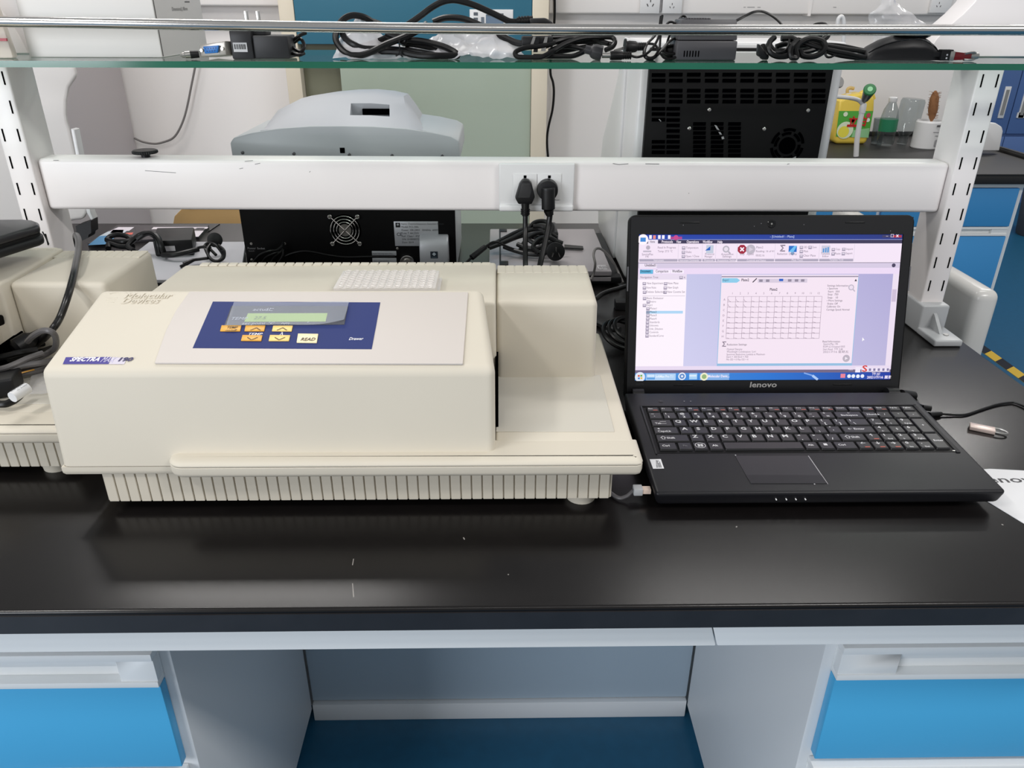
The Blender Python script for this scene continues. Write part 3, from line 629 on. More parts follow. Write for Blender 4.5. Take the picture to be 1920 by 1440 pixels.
for ri, (row, (ya, yb)) in enumerate(zip(layout, rows)):
    x = KX0; col_i = 0
    for s, wd in row:
        tall = wd < 0; ww = abs(wd)*U
        if s is None: x += ww; continue
        y0 = (rows[ri+1][0] if tall else ya); hh = yb-y0
        g = 0.0008; kk = (round(ww,5), round(hh,5))
        if kk not in key_mesh:
            bm = BM(); a, b = ww-2*g, hh-2*g; ti = 0.0008
            hexa(bm, [(0,0,0.0003),(a,0,0.0003),(a,b,0.0003+0),(0,b,0.0003),(ti,ti*1.4,0.0026),(a-ti,ti*1.4,0.0026),(a-ti,b-ti*0.7,0.0024),(ti,b-ti*0.7,0.0024)])
            o = obj('key', bm, keym, kb, bev=0.0004, seg=1); 
            off = ws(kb); o.data.transform(Matrix.Translation(off)); key_mesh[kk] = o.data
        else:
            o = bpy.data.objects.new('key', key_mesh[kk]); COL.objects.link(o); o.parent = kb
        o.location = D(x+g, y0+g)-ws(kb); o.rotation_euler = (math.atan(0.04),0,0)
        tx0, ty0 = x+g+0.0022, yb-0.0058
        L_ = 27
        xm = x+ww*0.5
        if ri == 0:
            ink.text(s, x+0.003, ya+0.0062, 0.0036, WH, 'l', l=L_, sx=1.1, bold=0.02)
            if s in ('Esc','F2','F3','F4','F5','F6','F9','F11','F12','PrtSc','Home','End'): ink.rect(x+ww*0.5, ya+0.0032, x+ww*0.82, ya+0.0043, RD if s not in ('F2','F4') else (150,150,150), L_)
        elif len(s) == 1 and s.isalpha(): ink.text(s, x+0.0036, yb-0.0080, 0.0075, WH, 'l', l=L_, sx=1.15, bold=0.03)
        elif s in shift_of and ri < 5 and x < KX0+15*U-0.001 and ri > 0:
            ink.text(shift_of[s], x+0.004, yb-0.0062, 0.0050, WH, 'l', l=L_, sx=1.1, bold=0.03); ink.text(s, x+0.0062, ya+0.0028, 0.0058, WH, 'l', l=L_, sx=1.1, bold=0.03)
        elif s in sub_of and x > KX0+14.9*U:
            ink.text(s, x+0.0045, yb-0.0062, 0.0058, WH, 'l', l=L_, sx=1.15, bold=0.03); ink.text(sub_of[s], x+0.006, y0+0.0028, 0.0036, WH, 'l', l=L_, bold=0.02)
        elif s == 'win':
            for a in range(24):
                t0, t1 = 2*math.pi*a/24, 2*math.pi*(a+1)/24; cx_, cy_ = xm, (ya+yb)/2+0.0005
                ink.line((cx_+0.0056*math.cos(t0), cy_+0.0050*math.sin(t0)), (cx_+0.0056*math.cos(t1), cy_+0.0050*math.sin(t1)), 0.0006, WH, L_)
            for dx_ in (-0.0029, 0.0003):
                for dy_ in (-0.0024, 0.0003): ink.rect(xm+dx_, (ya+yb)/2+0.0005+dy_, xm+dx_+0.0026, (ya+yb)/2+0.0005+dy_+0.0021, WH, L_)
        elif s == 'menu': ink.rect(xm-0.003, (ya+yb)/2-0.001, xm+0.001, (ya+yb)/2+0.003, WH, L_)
        elif s in ('\u2191','\u2190','\u2193','\u2192'):
            ink.text(s, x+0.005, yb-0.0068, 0.0066, WH, 'l', l=L_, bold=0.03); ink.rect(x+ww*0.42, y0+0.0032, x+ww*0.75, y0+0.0046, RD, L_)
        elif s == 'Shift': ink.text('\u21e7', x+0.005, (ya+yb)/2-0.003, 0.0085, WH, 'l', l=L_); ink.text('Shift', x+0.0125, (ya+yb)/2-0.002, 0.0052, WH, 'l', l=L_, bold=0.02)
        elif s == 'Enter' and not tall: ink.text('\u2190 Enter', x+0.007, (ya+yb)/2-0.001, 0.0052, WH, 'l', l=L_, sx=1.1, bold=0.02)
        elif s == 'Tab': ink.text('Tab', x+0.005, (ya+yb)/2-0.003, 0.0046, WH, 'l', l=L_, bold=0.02); ink.line((x+0.011,(ya+yb)/2+0.0022),(x+0.018,(ya+yb)/2+0.0022),0.0006,WH,L_); ink.line((x+0.011,(ya+yb)/2-0.002),(x+0.018,(ya+yb)/2-0.002),0.0006,WH,L_)
        elif s == 'CapsLk': ink.text('CapsLk', x+0.005, (ya+yb)/2-0.004, 0.0050, WH, 'l', l=L_, bold=0.02); ink.disc(x+0.007, (ya+yb)/2+0.003, 0.0013, WH, L_, 8)
        elif s == 'Backspace': ink.text('Backspace', x+0.007, (ya+yb)/2-0.003, 0.0048, WH, 'l', l=L_, bold=0.02); ink.text('\u2190', xm+0.001, (ya+yb)/2+0.002, 0.0045, WH, 'c', l=L_)
        elif s: ink.text(s, xm if len(s) < 3 else x+0.0045, (y0+yb)/2-0.0015, 0.0050, WH if s != 'Fn' else (96,96,98), 'c' if len(s) < 3 else 'l', l=L_, bold=0.02)
        x += ww
ink.build('key_lettering', ink_print, kb)
# touchpad, sticker, power button, status lights
tp = [(0.2559, 0.1487), (0.3345, 0.1479), (0.3328, 0.1992), (0.2536, 0.2)]
deckslab('touchpad', tp, 0.0003, mat('touchpad_black', (24,24,28), 0.36), t)
bt = [(0.2563, 0.1496), (0.3343, 0.1488), (0.3337, 0.1633), (0.255, 0.1641)]
deckslab('touchpad_button', bt, 0.0003, mat('button_black', (20,20,23), 0.3), t, o=0.0003)
st = [(0.1611, 0.177), (0.1727, 0.1773), (0.1725, 0.1947), (0.1605, 0.1945)]
sk = deckslab('inventory_sticker', st, 0.0002, paper_m, t)
p = Paint(V((0,0,dz(0))), (1,0,0), (0,1,0.04), nd, lift=0.0001)
for k in range(5): p.rect(st[0][0]+0.004+0.0004*k, st[0][1]+0.0022+0.0028*k, st[0][0]+0.0055+0.0002*k, st[0][1]+0.0036+0.0028*k, (60,60,64), 4)
for k in range(6):
    for j in range(3):
        if random.random() < 0.75: p.rect(st[0][0]+0.0063+0.0012*j, st[0][1]+0.002+0.0022*k, st[0][0]+0.0071+0.0012*j, st[0][1]+0.0036+0.0022*k, (90,90,94), 4)
a, b = [(0.3328, 0.1992), (0.3345, 0.1479)]
p.line(a, b, 0.0009, (186,186,190), 2); a, b = [(0.2537, 0.2005), (0.2561, 0.1487)]; p.line(a, b, 0.0003, (70,70,76), 2)
for uv in ((0.2545, 0.201), (0.3209, 0.148)): p.disc(uv[0], uv[1], 0.0008, (190,190,194), 3, 8)
for uv in ((0.1956, 0.3183),): p.disc(uv[0], uv[1], 0.0030, (46,46,50), 1, 16); p.disc(uv[0], uv[1], 0.0022, (16,16,18), 2, 16); p.disc(uv[0], uv[1], 0.0010, (70,70,74), 3, 10)
for uv in ((0.224, 0.3181), (0.2318, 0.318)): p.disc(uv[0], uv[1], 0.0009, (130,130,134), 1, 8)
p.build('deck_marks', ink_print, base)
for x in [0.2788, 0.2891, 0.2988, 0.3085]:
    bm = BM(); cyl(bm, (x,YF-0.0002,0.8155), (x,YF+0.003,0.8155), 0.0006, n=10); obj('status_light', bm, mat('status_white', (230,230,230), 0.3, emit=((255,255,255), 0.08)) if 'status_white' not in MATS else MATS['status_white'], base)
for x in (0.1689, 0.4979): pass
bm = BM(); q_ = (0.4968, 0.2069, 0.8269); box(bm, q_[0]-0.003, q_[0]+0.003, q_[1]-0.0008, q_[1]+0.0008, q_[2]-0.0005, q_[2]+0.0008); obj('rim_chip', bm, steel, base)
# ---- lid
TDv = V((0,0.059,0.206)).normalized(); NL = V((0,-TDv.z,TDv.y)); LO = V((0,0.362,0.824))
def Lp(s, q, n=0.0): return LO+V((s,0,0))+TDv*q+NL*n
S0, S1, T0, T1 = 0.1585, 0.5090, -0.010, 0.2170
bm = BM(); r = 0.009; pts = []
for cx_, cy_, a0 in ((S1-r,T0+0.003,-90),(S1-r,T1-r,0),(S0+r,T1-r,90),(S0+r,T0+0.003,180)):
    rr = r if cy_ > 0.1 else 0.003
    for k in range(6):
        a = math.radians(a0+90*k/5); pts.append((cx_+(rr if cy_>0.1 else rr)*math.cos(a)+(0 if cy_>0.1 else (r-rr)*(1 if cx_>0.3 else -1)), cy_+rr*math.sin(a)))
prism(bm, [Lp(a, b, 0.0) for a, b in pts], -NL*0.010)
lid = obj('lid', bm, blk_d, t, bev=0.0012, seg=2)
# glossy bezel frame around the display
ds = (0.171395, 0.495485, 0.013090000000000001, 0.193585)
bm = BM()
def lslab(bm, s0, s1, t0, t1, n0, n1): hexa(bm, [Lp(s0,t0,n0),Lp(s1,t0,n0),Lp(s1,t1,n0),Lp(s0,t1,n0),Lp(s0,t0,n1),Lp(s1,t0,n1),Lp(s1,t1,n1),Lp(s0,t1,n1)])
e = 0.0025
lslab(bm, S0+e, ds[0]-0.0006, T0+0.002, T1-e, -0.0002, 0.0014); lslab(bm, ds[1]+0.0006, S1-e, T0+0.002, T1-e, -0.0002, 0.0014)
lslab(bm, ds[0]-0.0006, ds[1]+0.0006, ds[3]+0.0004, T1-e, -0.0002, 0.0014); lslab(bm, ds[0]-0.0006, ds[1]+0.0006, T0+0.002, ds[2]-0.0006, -0.0002, 0.0014)
bz = obj('screen_bezel', bm, mat('bezel_black', (15,15,18), 0.33), lid)
for u0, u1, q_ in ((S0+0.062, S0+0.086, 0.208),(S1-0.086, S1-0.062, 0.208),(S0+0.062, S0+0.086, 0.0070),(S1-0.086, S1-0.062, 0.0070)):
    bm = BM(); lslab(bm, u0, u1, q_-0.0008, q_+0.0008, 0.001, 0.0022); obj('rubber_bumper', bm, blk_r, lid, bev=0.0004)
for s_ in (S0-0.0003, S1-0.0012):
    bm = BM(); lslab(bm, s_, s_+0.0015, 0.125, 0.155, -0.0012, 0.0006); obj('side_bumper', bm, mat('bumper_grey', (86,86,90), 0.5) if 'bumper_grey' not in MATS else MATS['bumper_grey'], lid)
wc = (0.3326, 0.20716)
bm = BM(); lathe(bm, Lp(wc[0], wc[1]-0.0008, 0.0012), NL, [(0.0052,0),(0.0052,0.0004),(0.0046,0.0009),(0.0030,0.0008),(0.0028,0.0004),(0.0012,0.0006)], 24); obj('webcam', bm, blk_g, lid)
bm = BM(); cyl(bm, Lp(wc[0], wc[1]-0.0008, 0.0015), Lp(wc[0], wc[1]-0.0008, 0.0021), 0.0011, n=12); obj('webcam_lens', bm, steel, lid)
for s_ in (S0+0.012, S1-0.018):
    bm = BM(); cyl(bm, (s_-0.004,0.3505,0.8225), (s_+0.010,0.3505,0.8225), 0.0090, n=16); obj('hinge', bm, blk, t)
p = Paint(LO, (1,0,0), TDv, NL, lift=0.0001)
a = (0.33393, 0.004); p.text('lenovo', a[0], a[1], 0.0098, (150,148,146), 'c', l=15, fit=0.034, shear=0.12, bold=0.02)
a = (0.17727, 0.00736); p.text('G575', a[0], a[1], 0.0040, (56,56,60), 'c', l=15, sx=1.1)
for uv in ((0.22432, 0.20433), (0.2268, 0.20751), (0.31125, 0.20302), (0.31958, 0.20621), (0.37204, 0.20491), (0.4791, 0.19719)): p.rect(uv[0], uv[1], uv[0]+0.0006, uv[1]+0.0010, (120,120,124), 15)
p.build('lid_lettering', ink_print, lid)
# ---- screen picture, drawn as flat lit print
p = Paint(LO, (1,0,0), TDv, NL, lift=0.00004); p.n = NL; p.o = LO+NL*0.0002
s0, s1, t0, t1 = ds
WHT = (250,238,252); PNK = (244,228,246)
def H(a, b, col, l=1): p.rect(min(a[0],b[0]), min(a[1],b[1]), max(a[0],b[0]), max(a[1],b[1]), col, l)
def T(s, a, h, col, al='l', l=6, **k): p.text(s, a[0], a[1], h, col, al, l=l, **k)
p.rect(s0, t0, s1, t1, (226,212,240), 0)
p.poly([(s0,t1-0.0165*0.55),(s1,t1-0.0165*0.55),(s1,t1),(s0,t1)], [(24,70,180),(34,50,130),(30,46,120),(20,60,170)], 1)
ymb = (0.21819, 0.18281)[1]; ymt = (0.21806, 0.18724)[1]
p.rect(s0, ymb, s1, ymt, (56,50,84), 2); p.rect(s0, ymt, s1, ymt+0.0006, (150,160,220), 2)
H((0.18265, 0.18262), (0.19471, 0.18749), (238,228,244), 3)
yr0 = (0.21886, 0.1598)[1]; p.rect(s0, yr0, s1, ymb, (244,229,246), 2)
RB = (222,212,230)
yb0 = (0.18975, 0.16101)[1]; yb1 = (0.18967, 0.16424)[1]
for a, b in (((0.17245, 0.16257), (0.21946, 0.16246)),((0.22052, 0.16246), (0.24897, 0.1624)),((0.25013, 0.16239), (0.2656, 0.16236)),((0.26676, 0.16235), (0.29197, 0.1623)),((0.29303, 0.16229), (0.33862, 0.16219)),((0.33977, 0.16219), (0.39336, 0.16207)),((0.39461, 0.16206), (0.43665, 0.16197))):
    p.rect(a[0], yb0, b[0], yb1, (176,168,188), 3); p.rect(b[0]+0.0003, yb0, b[0]+0.0007, ymb-0.0010, (214,204,222), 3)
yu0 = (0.21905, 0.15314)[1]; p.rect(s0, yr0-0.0006, s1, yr0, (120,112,130), 3); p.rect(s0, yu0, s1, yr0-0.0006, (214,202,226), 2)
H((0.17264, 0.15324), (0.19418, 0.15834), (240,228,246), 3)
yd0 = (0.21927, 0.1458)[1]; p.rect(s0, yd0, s1, yu0, (236,218,244), 2)
H((0.17357, 0.14617), (0.18989, 0.1513), (96,182,222), 4); H((0.19126, 0.14671), (0.21106, 0.15087), (248,238,252), 4); H((0.21176, 0.14667), (0.22785, 0.15084), (248,238,252), 4)
# work area
yw0 = (0.19289, 0.03107)[1]
xn = (0.23166, 0.12806)[0]
p.poly([(xn,yw0),(s1-0.0075,yw0),(s1-0.0075,yd0),(xn,yd0)], [(208,206,238),(188,182,220),(176,170,214),(198,198,232)], 2)
p.rect(s0, yw0, xn, yd0, (252,242,252), 3)
yh0 = (0.19028, 0.13906)[1]; p.rect(s0, yh0, xn, yd0, (232,220,238), 4)
p.rect(s1-0.0075, yw0, s1, yd0, (236,222,240), 3); a = (0.49312, 0.12671); b = (0.49427, 0.11139); p.rect(s1-0.0068, b[1], s1-0.0015, a[1], (206,190,214), 4)
# plate window
pa = (0.27489, 0.14188); pb_ = (0.44479, 0.03419)
pt = (0.27477, 0.14493); p.rect(pa[0], pa[1]+0.0012, pb_[0], pt[1], (240,226,244), 3); p.rect(pa[0], pa[1], pb_[0], pa[1]+0.0014, (150,140,160), 4)
p.rect(pa[0]-0.0008, pb_[1]-0.0032, pb_[0]+0.0008, pa[1], (148,190,224), 3); p.rect(pa[0], pb_[1], pb_[0], pa[1], (244,228,242), 4)
a = (0.27554, 0.13518); b = (0.29412, 0.14079); p.poly([(a[0],a[1]),(b[0],a[1]),(b[0]+0.004,(a[1]+b[1])/2),(b[0],b[1]),(a[0],b[1])], (140,204,234), 5)
H((0.32003, 0.13511), (0.38143, 0.14006), (216,204,222), 5)
for a in ((0.32383, 0.13673), (0.33225, 0.13671), (0.35959, 0.13695), (0.36809, 0.13694), (0.37582, 0.13692)): p.rect(a[0]-0.0022, a[1]-0.0006, a[0]+0.0022, a[1]+0.0024, (146,136,156), 6)
a = (0.34895, 0.13697); p.rect(a[0]-0.0026, a[1], a[0]+0.0026, a[1]+0.0030, (44,96,196), 6)
a = (0.31464, 0.13655); p.line((a[0]-0.001,a[1]-0.001),(a[0]+0.004,a[1]+0.004), 0.0012, (60,50,66), 6)
a = (0.44187, 0.13681); p.poly([(a[0]-0.0016,a[1]),(a[0]+0.0016,a[1]),(a[0],a[1]+0.0028)], (40,34,48), 6)
# 96-well grid with little curves
g0 = (0.28388, 0.11818); g1 = (0.40126, 0.06569)
GC = (132,112,132)
for i in range(13):
    x = g0[0]+(g1[0]-g0[0])*i/12; p.rect(x-0.00018, g1[1], x+0.00018, g0[1], GC, 6)
for j in range(9):
    y = g0[1]+(g1[1]-g0[1])*j/8; p.rect(g0[0], y-0.00016-(0.00012 if j in (5,6,7) else 0), g1[0], y+0.00016, GC, 6)
cw = (g1[0]-g0[0])/12; ch = (g0[1]-g1[1])/8
for i in range(12):
    for j in range(8):
        x = g0[0]+cw*i; y = g0[1]-ch*(j+1); k = 0.45 if (j < 2 and i < 3) else 0.10
        p.line((x+cw*0.06, y+ch*(0.05+k)), (x+cw*0.18, y+ch*0.12), 0.00035, (110,90,112), 7); p.line((x+cw*0.18, y+ch*0.12), (x+cw*0.40, y+ch*0.04), 0.00035, (110,90,112), 7)
    T(str(i+1), (g0[0]+cw*(i+0.55), g0[1]+0.0028), 0.0034, (130,112,132), 'c')
for j in range(8): T('ABCDEFGH'[j], (g0[0]-0.0042, g0[1]-ch*(j+0.75)), 0.0036, (130,112,132), 'c')
TG = (122,108,128); TD2 = (70,58,78)
for s, a, h, col in (('Plate2', (0.33551, 0.12541), .0048, TD2), ('Plate2', (0.2996, 0.13705), .0048, TD2), ('Expt1', (0.27643, 0.13719), .0040, (50,70,100)),
    ('Settings Information', (0.40691, 0.13028), .0036, TD2), ('\u25b4 Spectrum', (0.40711, 0.12684), .0036, TD2), ('Start:  350', (0.40812, 0.12301), .0036, TD2), ('Stop:  750', (0.40814, 0.11946), .0036, TD2), ('Step:   10', (0.40819, 0.11553), .0036, TD2), ('\u25b4 More Settings', (0.40744, 0.11187), .0036, TD2), ('Shake: Off', (0.40845, 0.10802), .0036, TD2), ('Calibrate: On', (0.40789, 0.10442), .0036, TD2), ('Carriage Speed: Normal', (0.40793, 0.10056), .0036, TD2),
    ('Read Information', (0.40605, 0.06061), .0038, TD2), ('SpectraMax 190', (0.40721, 0.05748), .0036, TG), ('ROM v2.10.heated 0305', (0.40722, 0.05414), .0036, TG), ('Start Read: \u4e0b\u5348 3:48', (0.40722, 0.05081), .0036, TG), ('2021/7/16 \u661f\u671f\u4e94', (0.40742, 0.04747), .0036, TG),
    ('\u03a3', (0.27948, 0.0558), .0085, TG), ('Reduction Settings', (0.28562, 0.05717), .0038, TD2), ('Optical Density', (0.28566, 0.05127), .0036, TG), ('Wavelength Combination: !Lm1', (0.28578, 0.04812), .0036, TG), ('Spectrum Reduction: Lambda at Maximum', (0.28572, 0.04477), .0036, TG), ('Start = 350 End = 750', (0.28564, 0.04161), .0036, TG), ('Min OD = 0 Max OD = 4', (0.28578, 0.03825), .0036, TG),
    ('Navigation Tree', (0.17447, 0.14081), .0040, TG), ('New Experiment', (0.18262, 0.13351), .0040, TG), ('New Plate', (0.20853, 0.13347), .0040, TG), ('New Note', (0.18254, 0.12814), .0040, TG), ('New Graph', (0.20848, 0.12819), .0040, TG), ('Delete Selection', (0.18227, 0.12294), .0040, TG), ('New Cuvette Set', (0.20843, 0.1229), .0040, TG),
    ('Basic Evaluator', (0.18323, 0.11522), .0038, TG), ('Intro', (0.18763, 0.11097), .0038, TG), ('Expt1', (0.18323, 0.10671), .0038, TG), ('Plate1', (0.18744, 0.1025), .0038, TG), ('Plate2', (0.18754, 0.09814), .0038, (30,40,60)), ('Plate3', (0.18764, 0.09406), .0038, TG), ('Plate4', (0.18754, 0.08977), .0038, TG), ('Standards', (0.18764, 0.08549), .0038, TG), ('Unknowns', (0.18754, 0.08139), .0038, TG), ('Unk_Dilution', (0.18764, 0.07709), .0038, TG), ('Controls', (0.18774, 0.07298), .0038, TG), ('StandardCurve', (0.18765, 0.06847), .0038, TG),
    ('Untitled1', (0.1794, 0.15523), .0046, TD2), ('Document', (0.17431, 0.14799), .0048, (20,40,70)), ('Comparison', (0.19298, 0.14795), .0048, TG), ('Workflow', (0.21338, 0.14791), .0048, TD2),
    ('Home', (0.18514, 0.18375), .0044, TG), ('Protocols', (0.19925, 0.18362), .0046, WHT), ('View', (0.21701, 0.18357), .0046, WHT), ('Operations', (0.22974, 0.18353), .0046, WHT), ('Workflow', (0.24941, 0.18348), .0046, WHT), ('Help', (0.26771, 0.18343), .0046, WHT),
    ('SpectraMax', (0.17542, 0.16873), .0038, TG), ('190', (0.17994, 0.16597), .0036, TG), ('Read In Progress', (0.19478, 0.17692), .0038, TG), ('Temp: 27.5 \u00b0C', (0.19489, 0.17238), .0038, TG), ('Temperature', (0.22938, 0.17664), .0038, TG), ('Shake', (0.22935, 0.17144), .0038, TG), ('Open / Close', (0.22931, 0.16633), .0038, TG), ('Protocol', (0.2532, 0.16883), .0038, TG), ('Manager', (0.25272, 0.1659), .0038, TG), ('Acquisition', (0.27289, 0.16878), .0038, TG), ('Settings', (0.27454, 0.16594), .0038, TG), ('Stop', (0.29603, 0.16892), .0038, TG), ('Append', (0.30451, 0.1689), .0038, TG), ('Plate2', (0.31589, 0.17699), .0038, TG), ('Reading: 16 of 41', (0.31572, 0.17236), .0036, TG), ('00:02:16', (0.31576, 0.16726), .0036, TG),
    ('Reduction', (0.34212, 0.16909), .0038, TG), ('Display', (0.35674, 0.16905), .0038, TG), ('3D', (0.37455, 0.17712), .0038, TG), ('Zoom', (0.38471, 0.17709), .0038, TG), ('Mask', (0.37463, 0.17222), .0038, TG), ('Clear Plate', (0.37453, 0.16703), .0038, TG), ('Template', (0.3961, 0.16924), .0038, TG), ('Editor', (0.3982, 0.16621), .0036, TG), ('Copy', (0.41398, 0.17476), .0038, TG), ('Paste', (0.41336, 0.16939), .0038, TG), ('Import', (0.42699, 0.17491), .0038, TG), ('Export', (0.42675, 0.16973), .0038, TG), ('\u03a3', (0.34518, 0.17333), .0105, TG),
    ('Instrument', (0.19022, 0.16167), .0034, WHT), ('Instrument Commands', (0.2221, 0.1616), .0034, WHT), ('Protocols', (0.25248, 0.16153), .0034, WHT), ('Acquisition Settings', (0.26834, 0.1615), .0034, WHT), ('Controls and Status', (0.30483, 0.16151), .0034, WHT), ('Plate Tools', (0.3604, 0.16176), .0034, WHT), ('Template Tools', (0.40691, 0.16194), .0034, WHT),
    ('SoftMax Pro 7.1', (0.19671, 0.01674), .0046, (236,246,255)), ('Molecular Devic...', (0.26366, 0.0168), .0046, WHT), ('\u4e0b\u5348 3:57', (0.47162, 0.01879), .0046, WHT), ('2021/7/16 \u661f\u671f\u4e94', (0.46573, 0.01462), .0046, WHT), ('100%', (0.44176, 0.0251), .0034, WHT)):
    lay = 18 if col[2] > 200 else 10
    k = 1.9 if '\u661f' in s else 1.0
    T(s, a, h*(0.95 if len(s) > 1 else 1.0), col, l=lay, fit=(len(s)*0.00138*h/0.0038*k*(0.9 if h > .0043 else 1.0)) if len(s) > 2 else None, bold=0.02 if h > .0043 else 0.0)
# ribbon icons
a = (0.17636, 0.18764); p.disc(a[0], a[1], 0.0064, (252,244,252), 5, 24); p.rect(a[0]-0.0033, a[1]-0.0026, a[0]+0.0033, a[1]+0.0024, (64,138,214), 6)
for a, c in (((0.18536, 0.19072), (250,246,252)), ((0.19019, 0.19052), (236,140,130)), ((0.19617, 0.19069), (246,240,252)), ((0.20099, 0.19068), (246,240,252)), ((0.20832, 0.19065), (246,240,252))): p.rect(a[0]-0.0016, a[1]-0.0022, a[0]+0.0016, a[1]+0.0022, c, 4)
a = (0.21654, 0.18988); p.disc(a[0], a[1], 0.0030, (200,70,140), 4); p.rect(a[0]-0.0075, a[1]-0.0020, a[0]+0.0075, a[1]+0.0012, (176,60,140), 3)
a = (0.33807, 0.19112); T('- [Untitled1 - Plate]', (a[0]-0.006, a[1]-0.0012), .0038, (200,214,250), 'l', l=6)
a = (0.47047, 0.18989); b = (0.4836, 0.19266); c_ = (0.49435, 0.19263); p.rect(a[0], a[1], b[0], b[1], (60,56,100), 4); p.rect(b[0], a[1], c_[0], b[1], (176,44,62), 4)
T('\u2013  \u25a1', (a[0]+0.0045, a[1]+0.0004), .0050, WHT, 'l', l=7); T('x', ((b[0]+c_[0])/2, a[1]+0.0008), .0055, WHT, 'c', l=7, bold=0.04)
a = (0.18184, 0.17582); p.disc(a[0]+0.001, a[1]+0.0022, 0.0026, (186,176,192), 5); p.rect(a[0]-0.005, a[1]-0.0034, a[0]+0.005, a[1]-0.0014, (196,186,202), 5)
a = (0.25844, 0.1761); p.rect(a[0]-0.0042, a[1]-0.0052, a[0]+0.0048, a[1]+0.0048, (196,204,220), 5); p.poly([(a[0]-0.0056,a[1]-0.0018),(a[0]+0.0008,a[1]-0.0014),(a[0]+0.0008,a[1]+0.0034)], (34,96,190), 6)
a = (0.27868, 0.17605); p.disc(a[0], a[1], 0.0042, (184,178,192), 5); p.disc(a[0], a[1], 0.0026, (232,222,236), 6); p.line((a[0]+0.003,a[1]-0.003),(a[0]+0.0056,a[1]-0.0055), 0.0018, (184,178,192), 5)
a = (0.29843, 0.17581); r = 0.0058; p.poly([(a[0]+r*math.cos(math.pi/8+i*math.pi/4), a[1]+r*math.sin(math.pi/8+i*math.pi/4)) for i in range(8)], (158,18,52), 5); p.line((a[0]-0.0022,a[1]-0.0022),(a[0]+0.0022,a[1]+0.0022), 0.0016, WHT, 7); p.line((a[0]-0.0022,a[1]+0.0022),(a[0]+0.0022,a[1]-0.0022), 0.0016, WHT, 8)
a = (0.30902, 0.17578); p.disc(a[0], a[1], 0.0058, (190,182,196), 5, 24); p.poly([(a[0]-0.002,a[1]-0.003),(a[0]+0.003,a[1]),(a[0]-0.002,a[1]+0.003)], (214,204,218), 6)
a = (0.3609, 0.17583); p.rect(a[0]-0.0050, a[1]-0.0034, a[0]+0.0050, a[1]+0.0042, (30,110,200), 5); p.poly([(a[0]-0.005,a[1]-0.0034),(a[0]+0.001,a[1]-0.0034),(a[0]+0.005,a[1]+0.0042),(a[0]+0.002,a[1]+0.0042)], (110,190,240), 6); p.disc(a[0], a[1]-0.0050, 0.0022, (130,160,200), 5)
a = (0.40195, 0.17573); p.rect(a[0]-0.0055, a[1]-0.0045, a[0]+0.0052, a[1]+0.0045, (204,202,220), 5)
for k in range(3): p.rect(a[0]-0.0038+0.0028*k, a[1]-0.0038, a[0]-0.002+0.0028*k, a[1]+0.001+0.0008*k, (84,150,214), 6)
for a in ((0.22646, 0.17741), (0.22642, 0.17221), (0.22658, 0.16719), (0.37144, 0.17778), (0.38217, 0.17794), (0.37172, 0.17279), (0.37202, 0.16732), (0.41108, 0.17523), (0.41121, 0.16996), (0.42398, 0.17558), (0.42385, 0.17021), (0.17948, 0.13419), (0.20579, 0.13405), (0.1798, 0.12881), (0.20564, 0.12877), (0.18011, 0.12352), (0.20548, 0.12348), (0.18038, 0.11581), (0.18507, 0.11155), (0.18047, 0.1073), (0.18488, 0.10309), (0.18507, 0.09464), (0.18498, 0.09036), (0.18488, 0.08607), (0.18488, 0.08188), (0.18487, 0.07777), (0.18487, 0.07366), (0.18487, 0.06925), (0.22473, 0.14149)):
    p.rect(a[0]-0.0021, a[1]-0.0019, a[0]+0.0021, a[1]+0.0019, (160,150,172), 6); p.rect(a[0]-0.0014, a[1]-0.0003, a[0]+0.0014, a[1]+0.0013, (226,216,232), 7)
H((0.18305, 0.09727), (0.2286, 0.10062), (174,214,244), 5); a = (0.18498, 0.09882); p.rect(a[0]-0.0022, a[1]-0.0019, a[0]+0.0022, a[1]+0.0019, (140,150,176), 6)
a = (0.17757, 0.11909); b = (0.23058, 0.11902); p.rect(a[0], a[1]-0.0002, b[0], a[1]+0.0002, (170,160,178), 5)
T('x', ((0.22894, 0.14072)), .0042, TG, 'c')
a = (0.43688, 0.12919); p.disc(a[0], a[1], 0.0036, (190,182,198), 6); p.disc(a[0], a[1], 0.0024, (236,222,238), 7); p.line((a[0]+0.0024,a[1]-0.0024),(a[0]+0.005,a[1]-0.005), 0.0014, (190,182,198), 6)
a = (0.43753, 0.0403); p.disc(a[0], a[1], 0.0046, (188,178,192), 6, 24); p.poly([(a[0]-0.0016,a[1]-0.002),(a[0]+0.0022,a[1]),(a[0]-0.0016,a[1]+0.002)], (240,230,242), 7)
a = (0.45597, 0.06696); p.poly([(a[0],a[1]),(a[0]+0.0030,a[1]-0.0036),(a[0]+0.0014,a[1]-0.0036),(a[0],a[1]-0.0052)], (252,250,255), 8)
a = (0.48762, 0.15656); p.disc(a[0], a[1]-0.0004, 0.0024, (70,62,92), 5)
